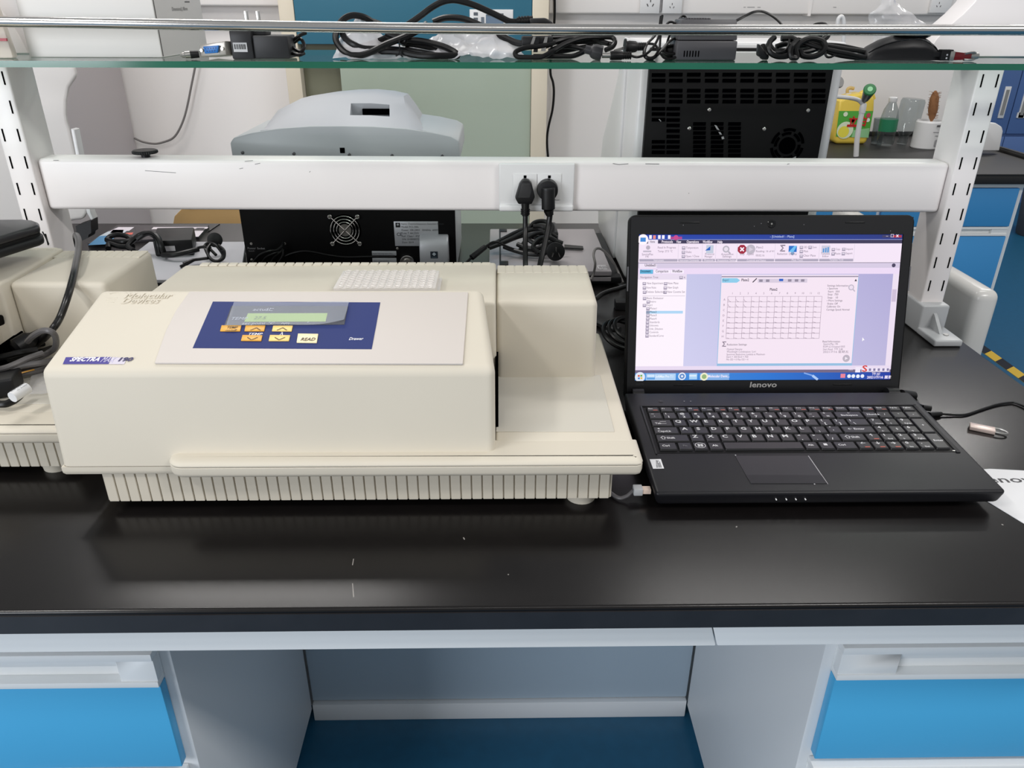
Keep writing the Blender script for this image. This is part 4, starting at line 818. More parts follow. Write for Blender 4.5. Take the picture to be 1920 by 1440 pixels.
# status strip, input bar, task bar
ys1 = (0.19301, 0.0261)[1]; ys0 = (0.1931, 0.02232)[1]; p.rect(s0, ys1, s1, yw0, (232,218,240), 3); p.rect(s0, ys0, s1, ys1, (112,100,132), 4)
a = (0.45828, 0.02303); b = (0.49388, 0.02801); p.rect(a[0], a[1], b[0], b[1], (236,226,244), 5); a = (0.45349, 0.0257); p.rect(a[0]-0.0032, a[1]-0.0034, a[0]+0.0032, a[1]+0.0034, (240,232,248), 6)
a = (0.46197, 0.02353); T('S', (a[0], a[1]), .0110, (214,54,44), 'c', l=18, sx=1.4, bold=0.02)
for a in ((0.46888, 0.02571), (0.47446, 0.02572), (0.48014, 0.02572), (0.48602, 0.02573), (0.4917, 0.02573)): p.rect(a[0]-0.0014, a[1]-0.0016, a[0]+0.0014, a[1]+0.0016, (130,120,160), 7)
p.poly([(s0,t0),((s0+s1)/2,t0),((s0+s1)/2,ys0),(s0,ys0)], [(74,148,222),(34,116,210),(34,116,210),(84,158,228)], 4)
p.poly([((s0+s1)/2,t0),(s1,t0),(s1,ys0),((s0+s1)/2,ys0)], [(34,116,210),(18,52,160),(18,52,160),(34,116,210)], 4)
H((0.18537, 0.01313), (0.22268, 0.02174), (176,208,244), 6); H((0.25338, 0.0132), (0.29048, 0.0218), (132,176,230), 6)
a = (0.38515, 0.02188); b = (0.40337, 0.01316); p.line(a, ((a[0]+b[0])/2+0.002,(a[1]+b[1])/2+0.001), 0.0016, (130,170,236), 6); p.line(((a[0]+b[0])/2+0.002,(a[1]+b[1])/2+0.001), b, 0.0030, (170,200,244), 6)
a = (0.17752, 0.01732); p.disc(a[0], a[1], 0.0064, (224,232,246), 6, 24)
for dx_, dy_, c in ((-0.0028,0.0004,(214,90,60)),(0.0004,0.0006,(110,176,80)),(-0.0026,-0.0028,(60,130,210)),(0.0006,-0.0026,(236,190,70))): p.rect(a[0]+dx_, a[1]+dy_, a[0]+dx_+0.0025, a[1]+dy_+0.0023, c, 7)
a = (0.19123, 0.01753); p.rect(a[0]-0.0052, a[1]-0.0034, a[0]+0.0052, a[1]+0.0038, (96,160,224), 8); p.rect(a[0]-0.0048, a[1]-0.0006, a[0]+0.0048, a[1]+0.0032, (206,228,250), 9)
a = (0.23071, 0.01816); p.disc(a[0], a[1], 0.0048, (236,240,250), 7, 24); p.disc(a[0], a[1], 0.0034, (96,140,200), 8, 20); p.disc(a[0], a[1], 0.0014, (236,240,250), 9, 12)
a = (0.2448, 0.01778); p.rect(a[0]-0.0050, a[1]-0.0036, a[0]+0.0050, a[1]+0.0040, (170,210,244), 7); p.rect(a[0]-0.0050, a[1]+0.0002, a[0]+0.0040, a[1]+0.0018, (226,240,252), 8)
a = (0.25868, 0.01759); p.disc(a[0], a[1], 0.0050, (238,236,206), 8, 24); p.disc(a[0], a[1], 0.0030, (150,180,120), 9, 18)
a = (0.43504, 0.01806); p.rect(a[0]-0.0030, a[1]-0.0026, a[0]+0.0030, a[1]+0.0026, (232,130,150), 7)
for a in ((0.44294, 0.01757), (0.44834, 0.01758), (0.45424, 0.01738), (0.45993, 0.01759)): p.disc(a[0], a[1], 0.0024, (234,240,252), 7, 10)
p.build('display', ink_screen, lid)

# ================================================================== things at the right of the laptop
t = thing('usb_stick', 'rose metal memory stick with loop end lying right of laptop', 'memory stick', (0.592, 0.298, 0.8))
d = V((0.0345,-0.0185,0)).normalized(); sdv = V((-d.y, d.x, 0)); o0 = V((0.5735,0.305,0.8003))
bm = BM(); wd, ln, hh = 0.0125, 0.027, 0.0048
hexa(bm, [o0-sdv*wd/2, o0+d*ln-sdv*wd/2, o0+d*ln+sdv*wd/2, o0+sdv*wd/2]+[q+V((0,0,hh)) for q in (o0-sdv*wd/2, o0+d*ln-sdv*wd/2, o0+d*ln+sdv*wd/2, o0+sdv*wd/2)])
obj('shell', bm, rose, t, bev=0.0006)
bm = BM(); e0 = o0+d*ln+V((0,0,0.0035))
tube(bm, [e0+sdv*0.0055, e0+sdv*0.0055+d*0.006, e0+sdv*0.003+d*0.0115-V((0,0,.0006)), e0+d*0.0132-V((0,0,.001)), e0-sdv*0.003+d*0.0115-V((0,0,.0006)), e0-sdv*0.0055+d*0.006, e0-sdv*0.0055], 0.0011, 8, 5); obj('loop', bm, steel, t)
# leaflet under the laptop corner
t = thing('leaflet', 'white printed leaflet sticking out under the laptop front corner', 'leaflet', (0.56, 0.13, 0.8))
bm = BM(); prism(bm, [(0.486,0.205,0.8002),(0.545,0.212,0.8002),(0.60,0.206,0.8002),(0.60,0.048,0.8002),(0.545,0.052,0.8002)], (0,0,0.0006)); sh = obj('sheet', bm, paper_m, t, smooth=False)
p = Paint((0,0,0.8008), (1,0,0), (0,1,0), (0,0,1), lift=0.0001)
p.text('lenovo', 0.524, 0.1845, 0.017, (40,38,42), 'l', l=1, sx=1.5, bold=0.01); p.rect(0.571,0.171,0.5775,0.176,(196,80,60),1); p.build('lettering', ink_print, sh)
# power lead of the laptop and thin lead
t = thing('laptop_power_lead', 'black power lead plugged into the laptop right rear corner', 'cable', (0.52, 0.34, 0.8))
pts = [(0.5049, 0.3486, 0.825), (0.5179, 0.3573, 0.822), (0.5287, 0.3619, 0.815), (0.5336, 0.3625, 0.807), (0.5337, 0.3536, 0.8055), (0.5363, 0.3479, 0.8055)]
bm = BM(); cyl(bm, pts[0], pts[2], 0.0052, 0.0058, n=16); obj('plug_end', bm, blk_r, t)
bm = BM(); tube(bm, pts[2:], 0.0032, 10, zmin=0.8035); q_ = V(pts[-1]); cyl(bm, q_, q_+V((0.010,-0.001,-0.001)), 0.0036, n=10); obj('cable', bm, blk_r, t)
t = thing('thin_lead', 'thin black lead running right from the laptop side', 'cable', (0.6, 0.32, 0.8))
pts = [(0.5352, 0.3291, 0.805), (0.5537, 0.3353, 0.803), (0.5711, 0.3346, 0.8018), (0.5867, 0.3358, 0.8018), (0.6127, 0.3483, 0.8018), (0.6394, 0.3611, 0.8018), (0.6602, 0.3668, 0.8018), (0.6676, 0.3653, 0.8018), (0.6733, 0.3521, 0.8018), (0.6726, 0.324, 0.8018)]
bm = BM(); tube(bm, pts[1:], 0.0014, 8, zmin=0.8016); obj('cable', bm, blk_r, t)
bm = BM(); cyl(bm, pts[0], pts[1], 0.0036, 0.0030, n=12); obj('plug_end', bm, blk_r, t)
# cords behind the laptop, left of the screen
t = thing('coiled_power_cord', 'coiled black power cord lying behind the laptop by the reader', 'cable', (0.2, 0.5, 0.8))
pts = [(0.1647, 0.7236, 0.815), (0.1743, 0.7308, 0.82), (0.187, 0.7327, 0.825), (0.2028, 0.7319, 0.83), (0.2186, 0.7311, 0.835), (0.2358, 0.7345, 0.83)]
bm = BM(); tube(bm, pts, 0.0042, 10); 
c = V((0.1852, 0.564, 0.812))
obj('cord_end', bm, blk_r, t)
for k in range(3):
    bm = BM(); torus(bm, c+V((0.006*k,0.004*k,0.004+0.003*k)), (0.25,-0.35,0.9), 0.030-0.003*k, 0.0032, 28, 8); obj('cord_turn', bm, blk_r, t)
bm = BM()
tube(bm, [(0.1574, 0.6401, 0.804), (0.1675, 0.6193, 0.806), (0.1779, 0.6033, 0.808), (0.187, 0.5935, 0.812)], 0.0040, 10, zmin=0.804); obj('cable', bm, blk_r, t)
t = thing('flat_black_plug', 'flat black plug lying behind the left edge of the laptop screen', 'plug', (0.2066, 0.725, 0.8))
c = V((0.2116, 0.716, 0.8005)); bm = BM(); box(bm, c.x-0.016, c.x+0.016, c.y-0.010, c.y+0.010, 0.8003, 0.815); obj('plug_housing', bm, blk, t, bev=0.002)
bm = BM(); tube(bm, [(c.x+0.015,c.y,0.808),(c.x+0.04,c.y+0.01,0.806),(c.x+0.08,c.y+0.05,0.804)], 0.0032, 8, zmin=0.804); obj('cable', bm, blk_r, t)
# usb lead into the left side of the laptop
t = thing('usb_lead', 'grey data plug in the laptop left side beside the reader', 'plug', (0.15, 0.152, 0.812))
bm = BM(); box(bm, 0.1375, 0.1470, 0.150, 0.160, 0.810, 0.818); obj('plug_housing', bm, grey_p, t, bev=0.001)
bm = BM(); box(bm, 0.1470, 0.1553, 0.1515, 0.1585, 0.8115, 0.8165); obj('plug_shell', bm, mat('pale_shell', (228,206,190), 0.4), t)
bm = BM(); tube(bm, [(0.138,0.155,0.814),(0.130,0.155,0.806),(0.12,0.16,0.8035),(0.10,0.2,0.8035)], 0.002, 8, zmin=0.8022); obj('cable', bm, cable_g, t)

# ================================================================== far half of the island bench
# gel imager seen from behind
t = thing('gel_imager', 'grey domed instrument with black back panel and small fan', 'instrument', (-0.27, 1.0, 0.8))
bm = BM(); box(bm, -0.472, -0.079, 0.905, 1.12, 0.806, 1.0); obj('lower_case', bm, grey_i, t, bev=0.003)
bm = BM(); box(bm, -0.4715, -0.0795, 0.8995, 0.905, 0.808, 0.985); bp = obj('back_panel', bm, blk_d, t, bev=0.001)
for x in (-0.44,-0.11):
    for y in (0.93, 1.09):
        bm = BM(); cyl(bm, (x,y,0.8), (x,y,0.8065), 0.012, n=16); obj('foot', bm, blk_r, t)
# hood: vertical arched back wall
arch = [(-0.4695, 1.0113), (-0.4696, 1.0404), (-0.4617, 1.0494), (-0.4309, 1.0575), (-0.3837, 1.0647), (-0.3279, 1.0688), (-0.2724, 1.0694), (-0.217, 1.0686), (-0.1617, 1.0651), (-0.1155, 1.0589), (-0.0822, 1.0518), (-0.0693, 1.0446), (-0.0674, 1.0117)]
bm = BM(); prism(bm, [(x,0.9,max(z,0.988)) for x,z in arch], (0,0.21,0)); hd = obj('hood_base', bm, grey_i, t, bev=0.003)
# dome: sections lofted backwards from the arch, with a hand grip pocket
near = [(-0.4146, 0.903, 1.0607), (-0.3846, 0.903, 1.0643), (-0.3379, 0.903, 1.0679), (-0.2915, 0.903, 1.0689), (-0.2591, 0.903, 1.069), (-0.224, 0.903, 1.0683), (-0.1888, 0.903, 1.0667), (-0.1574, 0.903, 1.0642), (-0.1342, 0.903, 1.062), (-0.125, 0.903, 1.0603)]
far = [(-0.4433, 1.03, 1.0472), (-0.4128, 1.03, 1.08), (-0.3665, 1.03, 1.1009), (-0.314, 1.03, 1.109), (-0.272, 1.03, 1.1128), (-0.2353, 1.03, 1.1134), (-0.2028, 1.03, 1.1106), (-0.1763, 1.03, 1.1051), (-0.1623, 1.03, 1.0862), (-0.1361, 1.03, 1.0448)]
bm = BM(); grid = []
fr = (0.0, 0.28, 0.62, 0.86, 1.0)
for r in fr:
    row = []
    for a, b in zip(near, far):
        a, b = V(a), V(b); zz = a.z+(b.z-a.z)*(r*1.12-0.12*r*r)
        row.append(V((a.x+(b.x-a.x)*r, a.y+(b.y-a.y)*r, zz)))
    grid.append(row)
grid.append([V((q.x, 1.11, q.z-0.004)) for q in grid[-1]])
G = [[bm.verts.new(q) for q in row] for row in grid]
hole = {(1,4),(1,5)}
for j in range(len(G)-1):
    for i in range(len(G[0])-1):
        if (j,i) not in hole: bm.faces.new((G[j][i], G[j][i+1], G[j+1][i+1], G[j+1][i]))
ring = [G[1][4],G[1][5],G[1][6],G[2][6],G[2][5],G[2][4]]
low = [bm.verts.new(v.co+V((0, 0.012 if k < 3 else 0.010, -0.034 if k > 2 else -0.012))) for k, v in enumerate(ring)]
for k in range(6): bm.faces.new((ring[k], ring[(k+1)%6], low[(k+1)%6], low[k]))
bm.faces.new(low)
lo = [bm.verts.new((v.co.x, v.co.y, 0.99)) for v in [G[0][0],G[-1][0],G[-1][-1],G[0][-1]]]
bm.faces.new([lo[0]]+[G[0][i] for i in range(10)]+[lo[3]]); bm.faces.new([lo[1]]+[G[-1][i] for i in range(10)]+[lo[2]])
bm.faces.new([lo[0]]+[G[j][0] for j in range(len(G))]+[lo[1]]); bm.faces.new([lo[3]]+[G[j][9] for j in range(len(G))]+[lo[2]])
dm = obj('hood_dome', bm, grey_il, t)
a, b = grid[1][4], grid[2][6]
bm = BM(); box(bm, grid[1][4].x+0.016, grid[1][6].x-0.004, grid[2][5].y-0.006, grid[2][5].y+0.004, grid[1][5].z-0.004, grid[1][5].z+0.006); obj('grip_slot', bm, void, dm)
for c in [(-0.4498, 0.9, 1.0241), (-0.3602, 0.9, 1.0224), (-0.2629, 0.9, 1.0207), (-0.1878, 0.9, 1.0194), (-0.0993, 0.9, 1.0186)]:
    bm = BM(); lathe(bm, c, (0,-1,0), [(0.0030,-0.0005),(0.0030,0.0008),(0.0022,0.0012),(0.0013,0.0012),(0.0012,0.0004)], 14); obj('screw', bm, dark_steel, hd)
c = (-0.2744, 0.9, 1.028); bm = BM(); box(bm, c[0]-0.0042, c[0]+0.0042, 0.8993, 0.9015, c[2]-0.0046, c[2]+0.0046); obj('square_port', bm, void, hd)
# fan with wire guard
fc = V((-0.2823, 0.9, 0.8858))
bm = BM(); cyl(bm, (fc.x,0.8990,fc.z), (fc.x,0.9003,fc.z), 0.0290, n=36); fan = obj('fan', bm, void, bp)
bm = BM(); cyl(bm, (fc.x,0.8970,fc.z), (fc.x,0.8992,fc.z), 0.0115, n=28)
obj('fan_hub', bm, steel, fan)
bm = BM()
for R_ in (0.0262, 0.0205, 0.0150): torus(bm, (fc.x,0.8965,fc.z), (0,1,0), R_, 0.0011, 40, 6)
for a in (45,135,225,315):
    a = math.radians(a); dv = V((math.cos(a),0,math.sin(a))); q = V((fc.x,0.8953,fc.z)); tube(bm, [q-dv*0.002, q+dv*0.033], 0.0012, 6, 1); e = q+dv*0.0355
    torus(bm, e, (0,1,0), 0.0032, 0.0012, 16, 6)
obj('wire_guard', bm, chrome, fan)
for a in (45,135,225,315):
    a = math.radians(a); dv = V((math.cos(a),0,math.sin(a))); e = V((fc.x,0.900,fc.z))+dv*0.0355
    bm = BM(); cyl(bm, e, e+V((0,-0.006,0)), 0.0022, n=10); obj('guard_screw', bm, steel, fan)
# plates and print on the back
q0 = (-0.1925, 0.8995, 0.9018); q1 = (-0.1111, 0.8995, 0.8555)
bm = BM(); box(bm, q0[0], q1[0], 0.8985, 0.8996, q1[2], q0[2]); pl = obj('rating_plate', bm, silver_b, bp, bev=0.0008)
q2 = (-0.2367, 0.8995, 0.8459); q3 = (-0.1911, 0.8995, 0.8372); q4 = (-0.2368, 0.8995, 0.8326); q5 = (-0.1916, 0.8995, 0.8217)
for a, b in ((q2,q3),(q4,q5)):
    bm = BM(); box(bm, a[0], b[0], 0.8985, 0.8996, b[2], a[2]); obj('small_plate', bm, silver_b, bp, bev=0.0006)
p = Paint((0,0.8985,0), (1,0,0), (0,0,1), (0,-1,0), lift=0.0001)
DK_ = (38,40,42)
w_ = q1[0]-q0[0]; h_ = q0[2]-q1[2]; X0, Z0 = q0[0], q1[2]
p.rect(X0+w_*0.04, Z0+h_*0.76, X0+w_*0.145, Z0+h_*0.95, (16,16,18), 1); cx_, cz_ = X0+w_*0.092, Z0+h_*0.875
p.poly([(cx_-w_*0.03,cz_),(cx_,cz_-h_*0.05),(cx_+w_*0.03,cz_),(cx_,cz_+h_*0.05)], (170,174,176), 2)
p.text('CE', X0+w_*0.055, Z0+h_*0.42, 0.0085, DK_, 'l', l=1, bold=0.01)
for k, s in enumerate(('Name: Chemiluminescence Detection System','Model: FCI-100s','Power: 100-240V   50/60Hz  600W','Fuse: T 4A/250V','Ref:  Class I  IP20','S/N: 0100000TG-2001','Date: 2019')):
    p.text(s, X0+w_*0.17, Z0+h_*(0.87-0.125*k), 0.0048, DK_, 'l', l=1, sx=0.88 if k == 0 else 1.0)
p.text('Note: Use only with a fuse', q2[0]+0.002, q3[2]+0.0028, 0.0034, DK_, 'l', l=1); p.text('Class 1 laser product', q4[0]+0.002, q5[2]+0.004, 0.0034, DK_, 'l', l=1)
a = (-0.4659, 0.8995, 0.8497); b = (-0.4482, 0.8995, 0.8497)
p.text('Power', a[0], a[2], 0.0058, (150,150,152), 'l', l=1); p.text('Switch', a[0]+0.001, a[2]-0.0045, 0.0042, (110,110,112), 'l', l=1); p.text('Socket', b[0], b[2], 0.0052, (170,170,172), 'l', l=1)
p.build('lettering', ink_print, bp)
for c in [(-0.4584, 0.899, 0.86), (-0.3964, 0.899, 0.86), (-0.4618, 0.899, 0.8294), (-0.1887, 0.899, 0.8507)]:
    bm = BM(); lathe(bm, (c[0],0.8996,c[2]), (0,-1,0), [(0.0024,0),(0.0024,0.0008),(0.0012,0.0011)], 10); obj('screw', bm, steel, bp)
c = (-0.1712, 0.898, 0.8252)
bm = BM(); lathe(bm, (c[0],0.8996,c[2]), (0,-1,0), [(0.0135,0),(0.0135,0.006),(0.0125,0.0072),(0.0112,0.0068),(0.0066,0.006),(0.0062,0.009)], 32); obj('control_knob', bm, steel, bp)
q0 = (-0.1456, 0.885, 0.8738); q1 = (-0.0923, 0.885, 0.8282)
bm = BM(); pr = [(0.899,q1[2]-0.002),(0.875,q1[2]-0.002),(0.875,q0[2]-0.011),(0.879,q0[2]-0.003),(0.888,q0[2]+0.003),(0.899,q0[2]+0.005)]
prism(bm, [(q0[0],y,z) for y,z in pr], (q1[0]-q0[0],0,0)); lb = obj('latch_cover', bm, silver_b, bp, bev=0.003, seg=3)
p = Paint((0,0.875,0), (1,0,0), (0,0,1), (0,-1,0), lift=0.0002)
c = (-0.1186, 0.875, 0.8456); p.rect(c[0]-0.0068, c[2]-0.0066, c[0]+0.0068, c[2]+0.0066, (18,30,42), 1); p.poly([(c[0]-0.0038,c[2]+0.0015),(c[0],c[2]-0.002),(c[0]+0.0038,c[2]+0.0015),(c[0],c[2]+0.0050)], (170,180,186), 2); p.rect(c[0]-0.0052, c[2]-0.0050, c[0]+0.0052, c[2]-0.0040, (90,104,114), 2)
p.build('logo_label', ink_print, lb)
bm = BM()
tube(bm, [(-0.4566, 0.89, 0.827), (-0.4386, 0.88, 0.8444), (-0.4205, 0.878, 0.852), (-0.4072, 0.88, 0.8534), (-0.3992, 0.886, 0.8587), (-0.3978, 0.894, 0.8624)], 0.0028, 8); tube(bm, [(-0.4383, 0.885, 0.8286), (-0.4275, 0.88, 0.8403), (-0.4113, 0.878, 0.848), (-0.4013, 0.882, 0.8498)], 0.0024, 8)
tube(bm, [(-0.4222, 0.884, 0.8289), (-0.4128, 0.88, 0.8403), (-0.4029, 0.88, 0.8484), (-0.3993, 0.888, 0.8541)], 0.0024, 8); tube(bm, [(-0.4069, 0.882, 0.8295), (-0.3979, 0.88, 0.8423), (-0.3965, 0.884, 0.8532)], 0.0024, 8)
tube(bm, [(-0.4015, 0.884, 0.837), (-0.3827, 0.88, 0.8463), (-0.3594, 0.879, 0.8517), (-0.3384, 0.88, 0.8493), (-0.3099, 0.881, 0.8429), (-0.2809, 0.882, 0.8395), (-0.2317, 0.882, 0.8405), (-0.1926, 0.884, 0.8398)], 0.0022, 8)
o = obj('imager_leads', bm, blk_r, None); tag(o, 'black leads hanging against the black back panel of the grey instrument', 'cables')

# large white instrument with black vented back
t = thing('white_instrument', 'large white instrument with black vented back panel and round fan', 'instrument', (0.4, 1.0, 0.8))
side = [(0.862,0.803),(1.226,0.803),(1.245,0.815),(1.262,0.90),(1.258,0.95),(1.235,1.0),(1.20,1.027),(1.139,1.075),(1.075,1.13),(1.03,1.195),(1.02,1.207),(0.862,1.207)]
bm = BM(); prism(bm, [(0.2335,y,z) for y,z in side], (0.339,0,0)); cs = obj('casing', bm, white_p, t, bev=0.006, seg=3)
bm = BM(); prism(bm, [(0.2290,y+0.004,z) for y,z in side[1:-1]]+[(0.2290,0.99,1.207),(0.2290,0.99,0.803)], (0.006,0,0)); obj('side_cheek', bm, white_p, cs, bev=0.002)
bm = BM(); box(bm, 0.2480, 0.5515, 0.850, 0.8625, 0.806, 1.198); bk = obj('back_panel', bm, blk_d, t, bev=0.001)
rr_ = [[(0.2808, 1.1579), (0.3105, 1.158), (0.3401, 1.158), (0.3691, 1.1581), (0.3988, 1.1582), (0.428, 1.1583), (0.4577, 1.1584), (0.4875, 1.1584), (0.5168, 1.1585), (0.2817, 1.1487), (0.3114, 1.1488), (0.3412, 1.1488), (0.3702, 1.1489), (0.4, 1.149), (0.4293, 1.1491), (0.4592, 1.1491), (0.4891, 1.1492), (0.5184, 1.1493), (0.2832, 1.1332), (0.3131, 1.1332), (0.343, 1.1333), (0.3722, 1.1334), (0.4021, 1.1334), (0.4316, 1.1335), (0.4616, 1.1336), (0.4917, 1.1337), (0.5212, 1.1337), (0.284, 1.1247), (0.314, 1.1248), (0.344, 1.1249), (0.3732, 1.125), (0.4033, 1.125), (0.4329, 1.1251), (0.463, 1.1252), (0.4931, 1.1252), (0.5227, 1.1253), (0.2848, 1.116), (0.3149, 1.1161), (0.345, 1.1162), (0.3743, 1.1162), (0.4045, 1.1163), (0.4341, 1.1164), (0.4643, 1.1164), (0.4945, 1.1165), (0.5243, 1.1166), (0.2525, 1.1571), (0.2532, 1.1486), (0.2545, 1.1331), (0.2552, 1.1254), (0.2559, 1.1167), (0.2569, 1.1046), (0.2577, 1.0963), (0.2584, 1.0872), (0.2615, 1.0514), (0.2622, 1.0427), (0.2629, 1.034), (0.2816, 1.1047), (0.2824, 1.0959), (0.2833, 1.0867), (0.2841, 1.078), (0.2849, 1.0691), (0.2858, 1.06), (0.2866, 1.0514), (0.2874, 1.0428), (0.2882, 1.0341)], [(0.329, 1.0805), (0.359, 1.0806), (0.3885, 1.0806), (0.3298, 1.0733), (0.3599, 1.0733), (0.3894, 1.0734), (0.3306, 1.0657), (0.3607, 1.0658), (0.3904, 1.0658), (0.3314, 1.0584), (0.3616, 1.0584), (0.3913, 1.0585), (0.3322, 1.051), (0.3625, 1.051), (0.3923, 1.0511), (0.333, 1.0436), (0.3634, 1.0436), (0.3932, 1.0436), (0.3338, 1.0364), (0.3642, 1.0364), (0.3942, 1.0364), (0.3346, 1.0289), (0.3651, 1.0289), (0.3951, 1.0289)]]
for k, lst in enumerate(rr_):
    for x, z in lst:
        wd = 0.0222 if k == 0 else 0.0212
        bm = BM(); box(bm, max(x, 0.2500), min(x+wd, 0.5495), 0.8488, 0.8505, z-0.0028, z+0.0028); obj('vent_slot', bm, void, bk)
c = V((0.4944, 0.85, 1.0452)); bm = BM(); R_ = 0.0290
for ring_r, seg0 in ((0.0265, 0),(0.0205, 12)):
    for k in range(6):
        a0, a1 = math.radians(60*k+seg0+8), math.radians(60*k+seg0+52); pts = [(c.x+(ring_r+sg*0.0022)*math.cos(a0+(a1-a0)*i/6), c.z+(ring_r+sg*0.0022)*math.sin(a0+(a1-a0)*i/6)) for sg, rg in ((1, range(7)), (-1, range(6,-1,-1))) for i in rg]
        prism(bm, [(x,0.8488,z) for x,z in pts], (0,0.002,0))
cyl(bm, (c.x,0.8485,c.z), (c.x,0.8505,c.z), 0.0140, n=24)
obj('fan_grille', bm, void, bk)
for c in [(0.3538, 0.85, 1.103), (0.3234, 0.85, 1.0729), (0.4509, 0.85, 1.0723), (0.5206, 0.85, 1.1024)]:
    bm = BM(); lathe(bm, (c[0],0.8502,c[2]), (0,-1,0), [(0.0030,0),(0.0030,0.0006),(0.0018,0.0012)], 12); obj('screw', bm, steel, bk)
p = Paint((0,0.8488,0), (1,0,0), (0,0,1), (0,-1,0), lift=0.0002)
for l in [[(0.3646, 1.0791), (0.3686, 1.0781), (0.3746, 1.0704), (0.3698, 1.0718)], [(0.3729, 1.0679), (0.3765, 1.0674), (0.3796, 1.0635), (0.376, 1.0635)], [(0.379, 1.0596), (0.3825, 1.0606), (0.3845, 1.0567), (0.3805, 1.0557)], [(0.2696, 1.0879), (0.2705, 1.0886), (0.2744, 1.0852), (0.2735, 1.0842)], [(0.5059, 1.0214), (0.5068, 1.0254), (0.5121, 1.028), (0.5122, 1.0244)]]: p.poly(l[::-1], (150,150,152), 2)
p.build('sticker_scraps', ink_print, bk)
for x in (0.27, 0.53):
    for y in (0.89, 1.18):
        bm = BM(); cyl(bm, (x,y,0.8), (x,y,0.8035), 0.014, n=16); obj('foot', bm, blk_r, t)

# white instrument behind the left post
t = thing('side_instrument', 'white instrument with curved side grip behind the left rack post', 'instrument', (-0.95, 1.1, 0.8))
rt = [(-0.7993, 0.8831), (-0.7887, 0.8976), (-0.7858, 0.9564), (-0.7858, 1.0054), (-0.7853, 1.0549), (-0.7859, 1.0642), (-0.7848, 1.0763), (-0.7791, 1.0993), (-0.7687, 1.1219), (-0.7485, 1.1425), (-0.7499, 1.1636), (-0.7633, 1.1922)]
bm = BM(); pf_ = [(x,0.985,max(z,0.836)) for x,z in rt]+[(-1.15,0.985,1.26),(-1.15,0.985,0.836)]
fa_ = [bm.verts.new(q) for q in pf_]; fb_ = [bm.verts.new((max(q[0]*1.21, -1.2), 1.265, q[2])) for q in pf_]; n = len(pf_)
bm.faces.new(fa_); bm.faces.new(fb_[::-1])
for i in range(n): bm.faces.new((fa_[i], fb_[i], fb_[(i+1)%n], fa_[(i+1)%n]))
obj('casing', bm, mat('warm_white_plastic', (220,216,213), 0.45), t, bev=0.008, seg=4)
sp = [(-0.782, 1.0524), (-0.7757, 1.0505), (-0.7826, 0.8981), (-0.7804, 0.8856), (-0.785, 0.8836), (-0.7897, 0.8981)]
bm = BM(); prism(bm, [(x,0.980,z) for x,z in sp], (0,0.02,0)); obj('side_strip', bm, white_p, t, bev=0.001)
bm = BM(); prism(bm, [(-0.828, 1.0, 0.8666), (-0.7965, 1.0, 0.8771), (-0.8012, 1.0, 0.8527), (-0.8072, 1.0, 0.8495), (-0.8098, 1.0, 0.8431), (-0.8332, 1.0, 0.8324)], (0,0.03,0)); obj('black_base', bm, blk, t)
bm = BM(); box(bm, -1.13, -0.99, 1.02, 1.22, 0.8005, 0.8355); obj('black_foot', bm, blk, t)

# closed silver laptop and the leads on it
t = thing('closed_silver_laptop', 'closed silver laptop with black base under the cord bundle', 'laptop', (0.1, 0.97, 0.8))
bm = BM(); box(bm, -0.018, 0.206, 0.838, 1.13, 0.8165, 0.826); ld = obj('lid', bm, silver, t, bev=0.002)
bm = BM(); box(bm, -0.016, 0.224, 0.834, 1.136, 0.803, 0.8160); ba = obj('base', bm, blk, t, bev=0.003)
bm = BM(); box(bm, -0.012, 0.204, 0.8325, 0.836, 0.809, 0.8155); obj('front_strip', bm, silver, ba)
for x,y in ((0.0,0.85),(0.2,0.85),(0.0,1.12),(0.2,1.12)):
    bm = BM(); cyl(bm, (x,y,0.8), (x,y,0.8035), 0.006, n=12); obj('rubber_foot', bm, blk_r, ba)
for y in (0.885, 1.115):
    bm = BM(); box(bm, 0.003, 0.018, y-0.012, y+0.012, 0.8255, 0.8275); obj('hinge', bm, blk, ld, bev=0.0006)
bm = BM(); box(bm, 0.0015, 0.0045, 0.845, 1.125, 0.8257, 0.8268); obj('hinge_line', bm, blk, ld)
p = Paint((0,0,0.826), (1,0,0), (0,1,0), (0,0,1), lift=0.0001); a = (0.1829, 0.8615, 0.826); b = (0.1898, 0.8615, 0.826)
for q_, ww in ((a, 0.007),(b, 0.009)):
    p.rect(q_[0], q_[1]-0.012, q_[0]+0.0012, q_[1]+0.012, (236,234,236), 1)
    for k in (-1,0,1) if q_ is b else (-1,1): p.rect(q_[0], q_[1]+k*0.0105-0.0018, q_[0]+ww, q_[1]+k*0.0105+0.0018, (236,234,236), 1)
p.build('maker_mark', ink_print, ld)

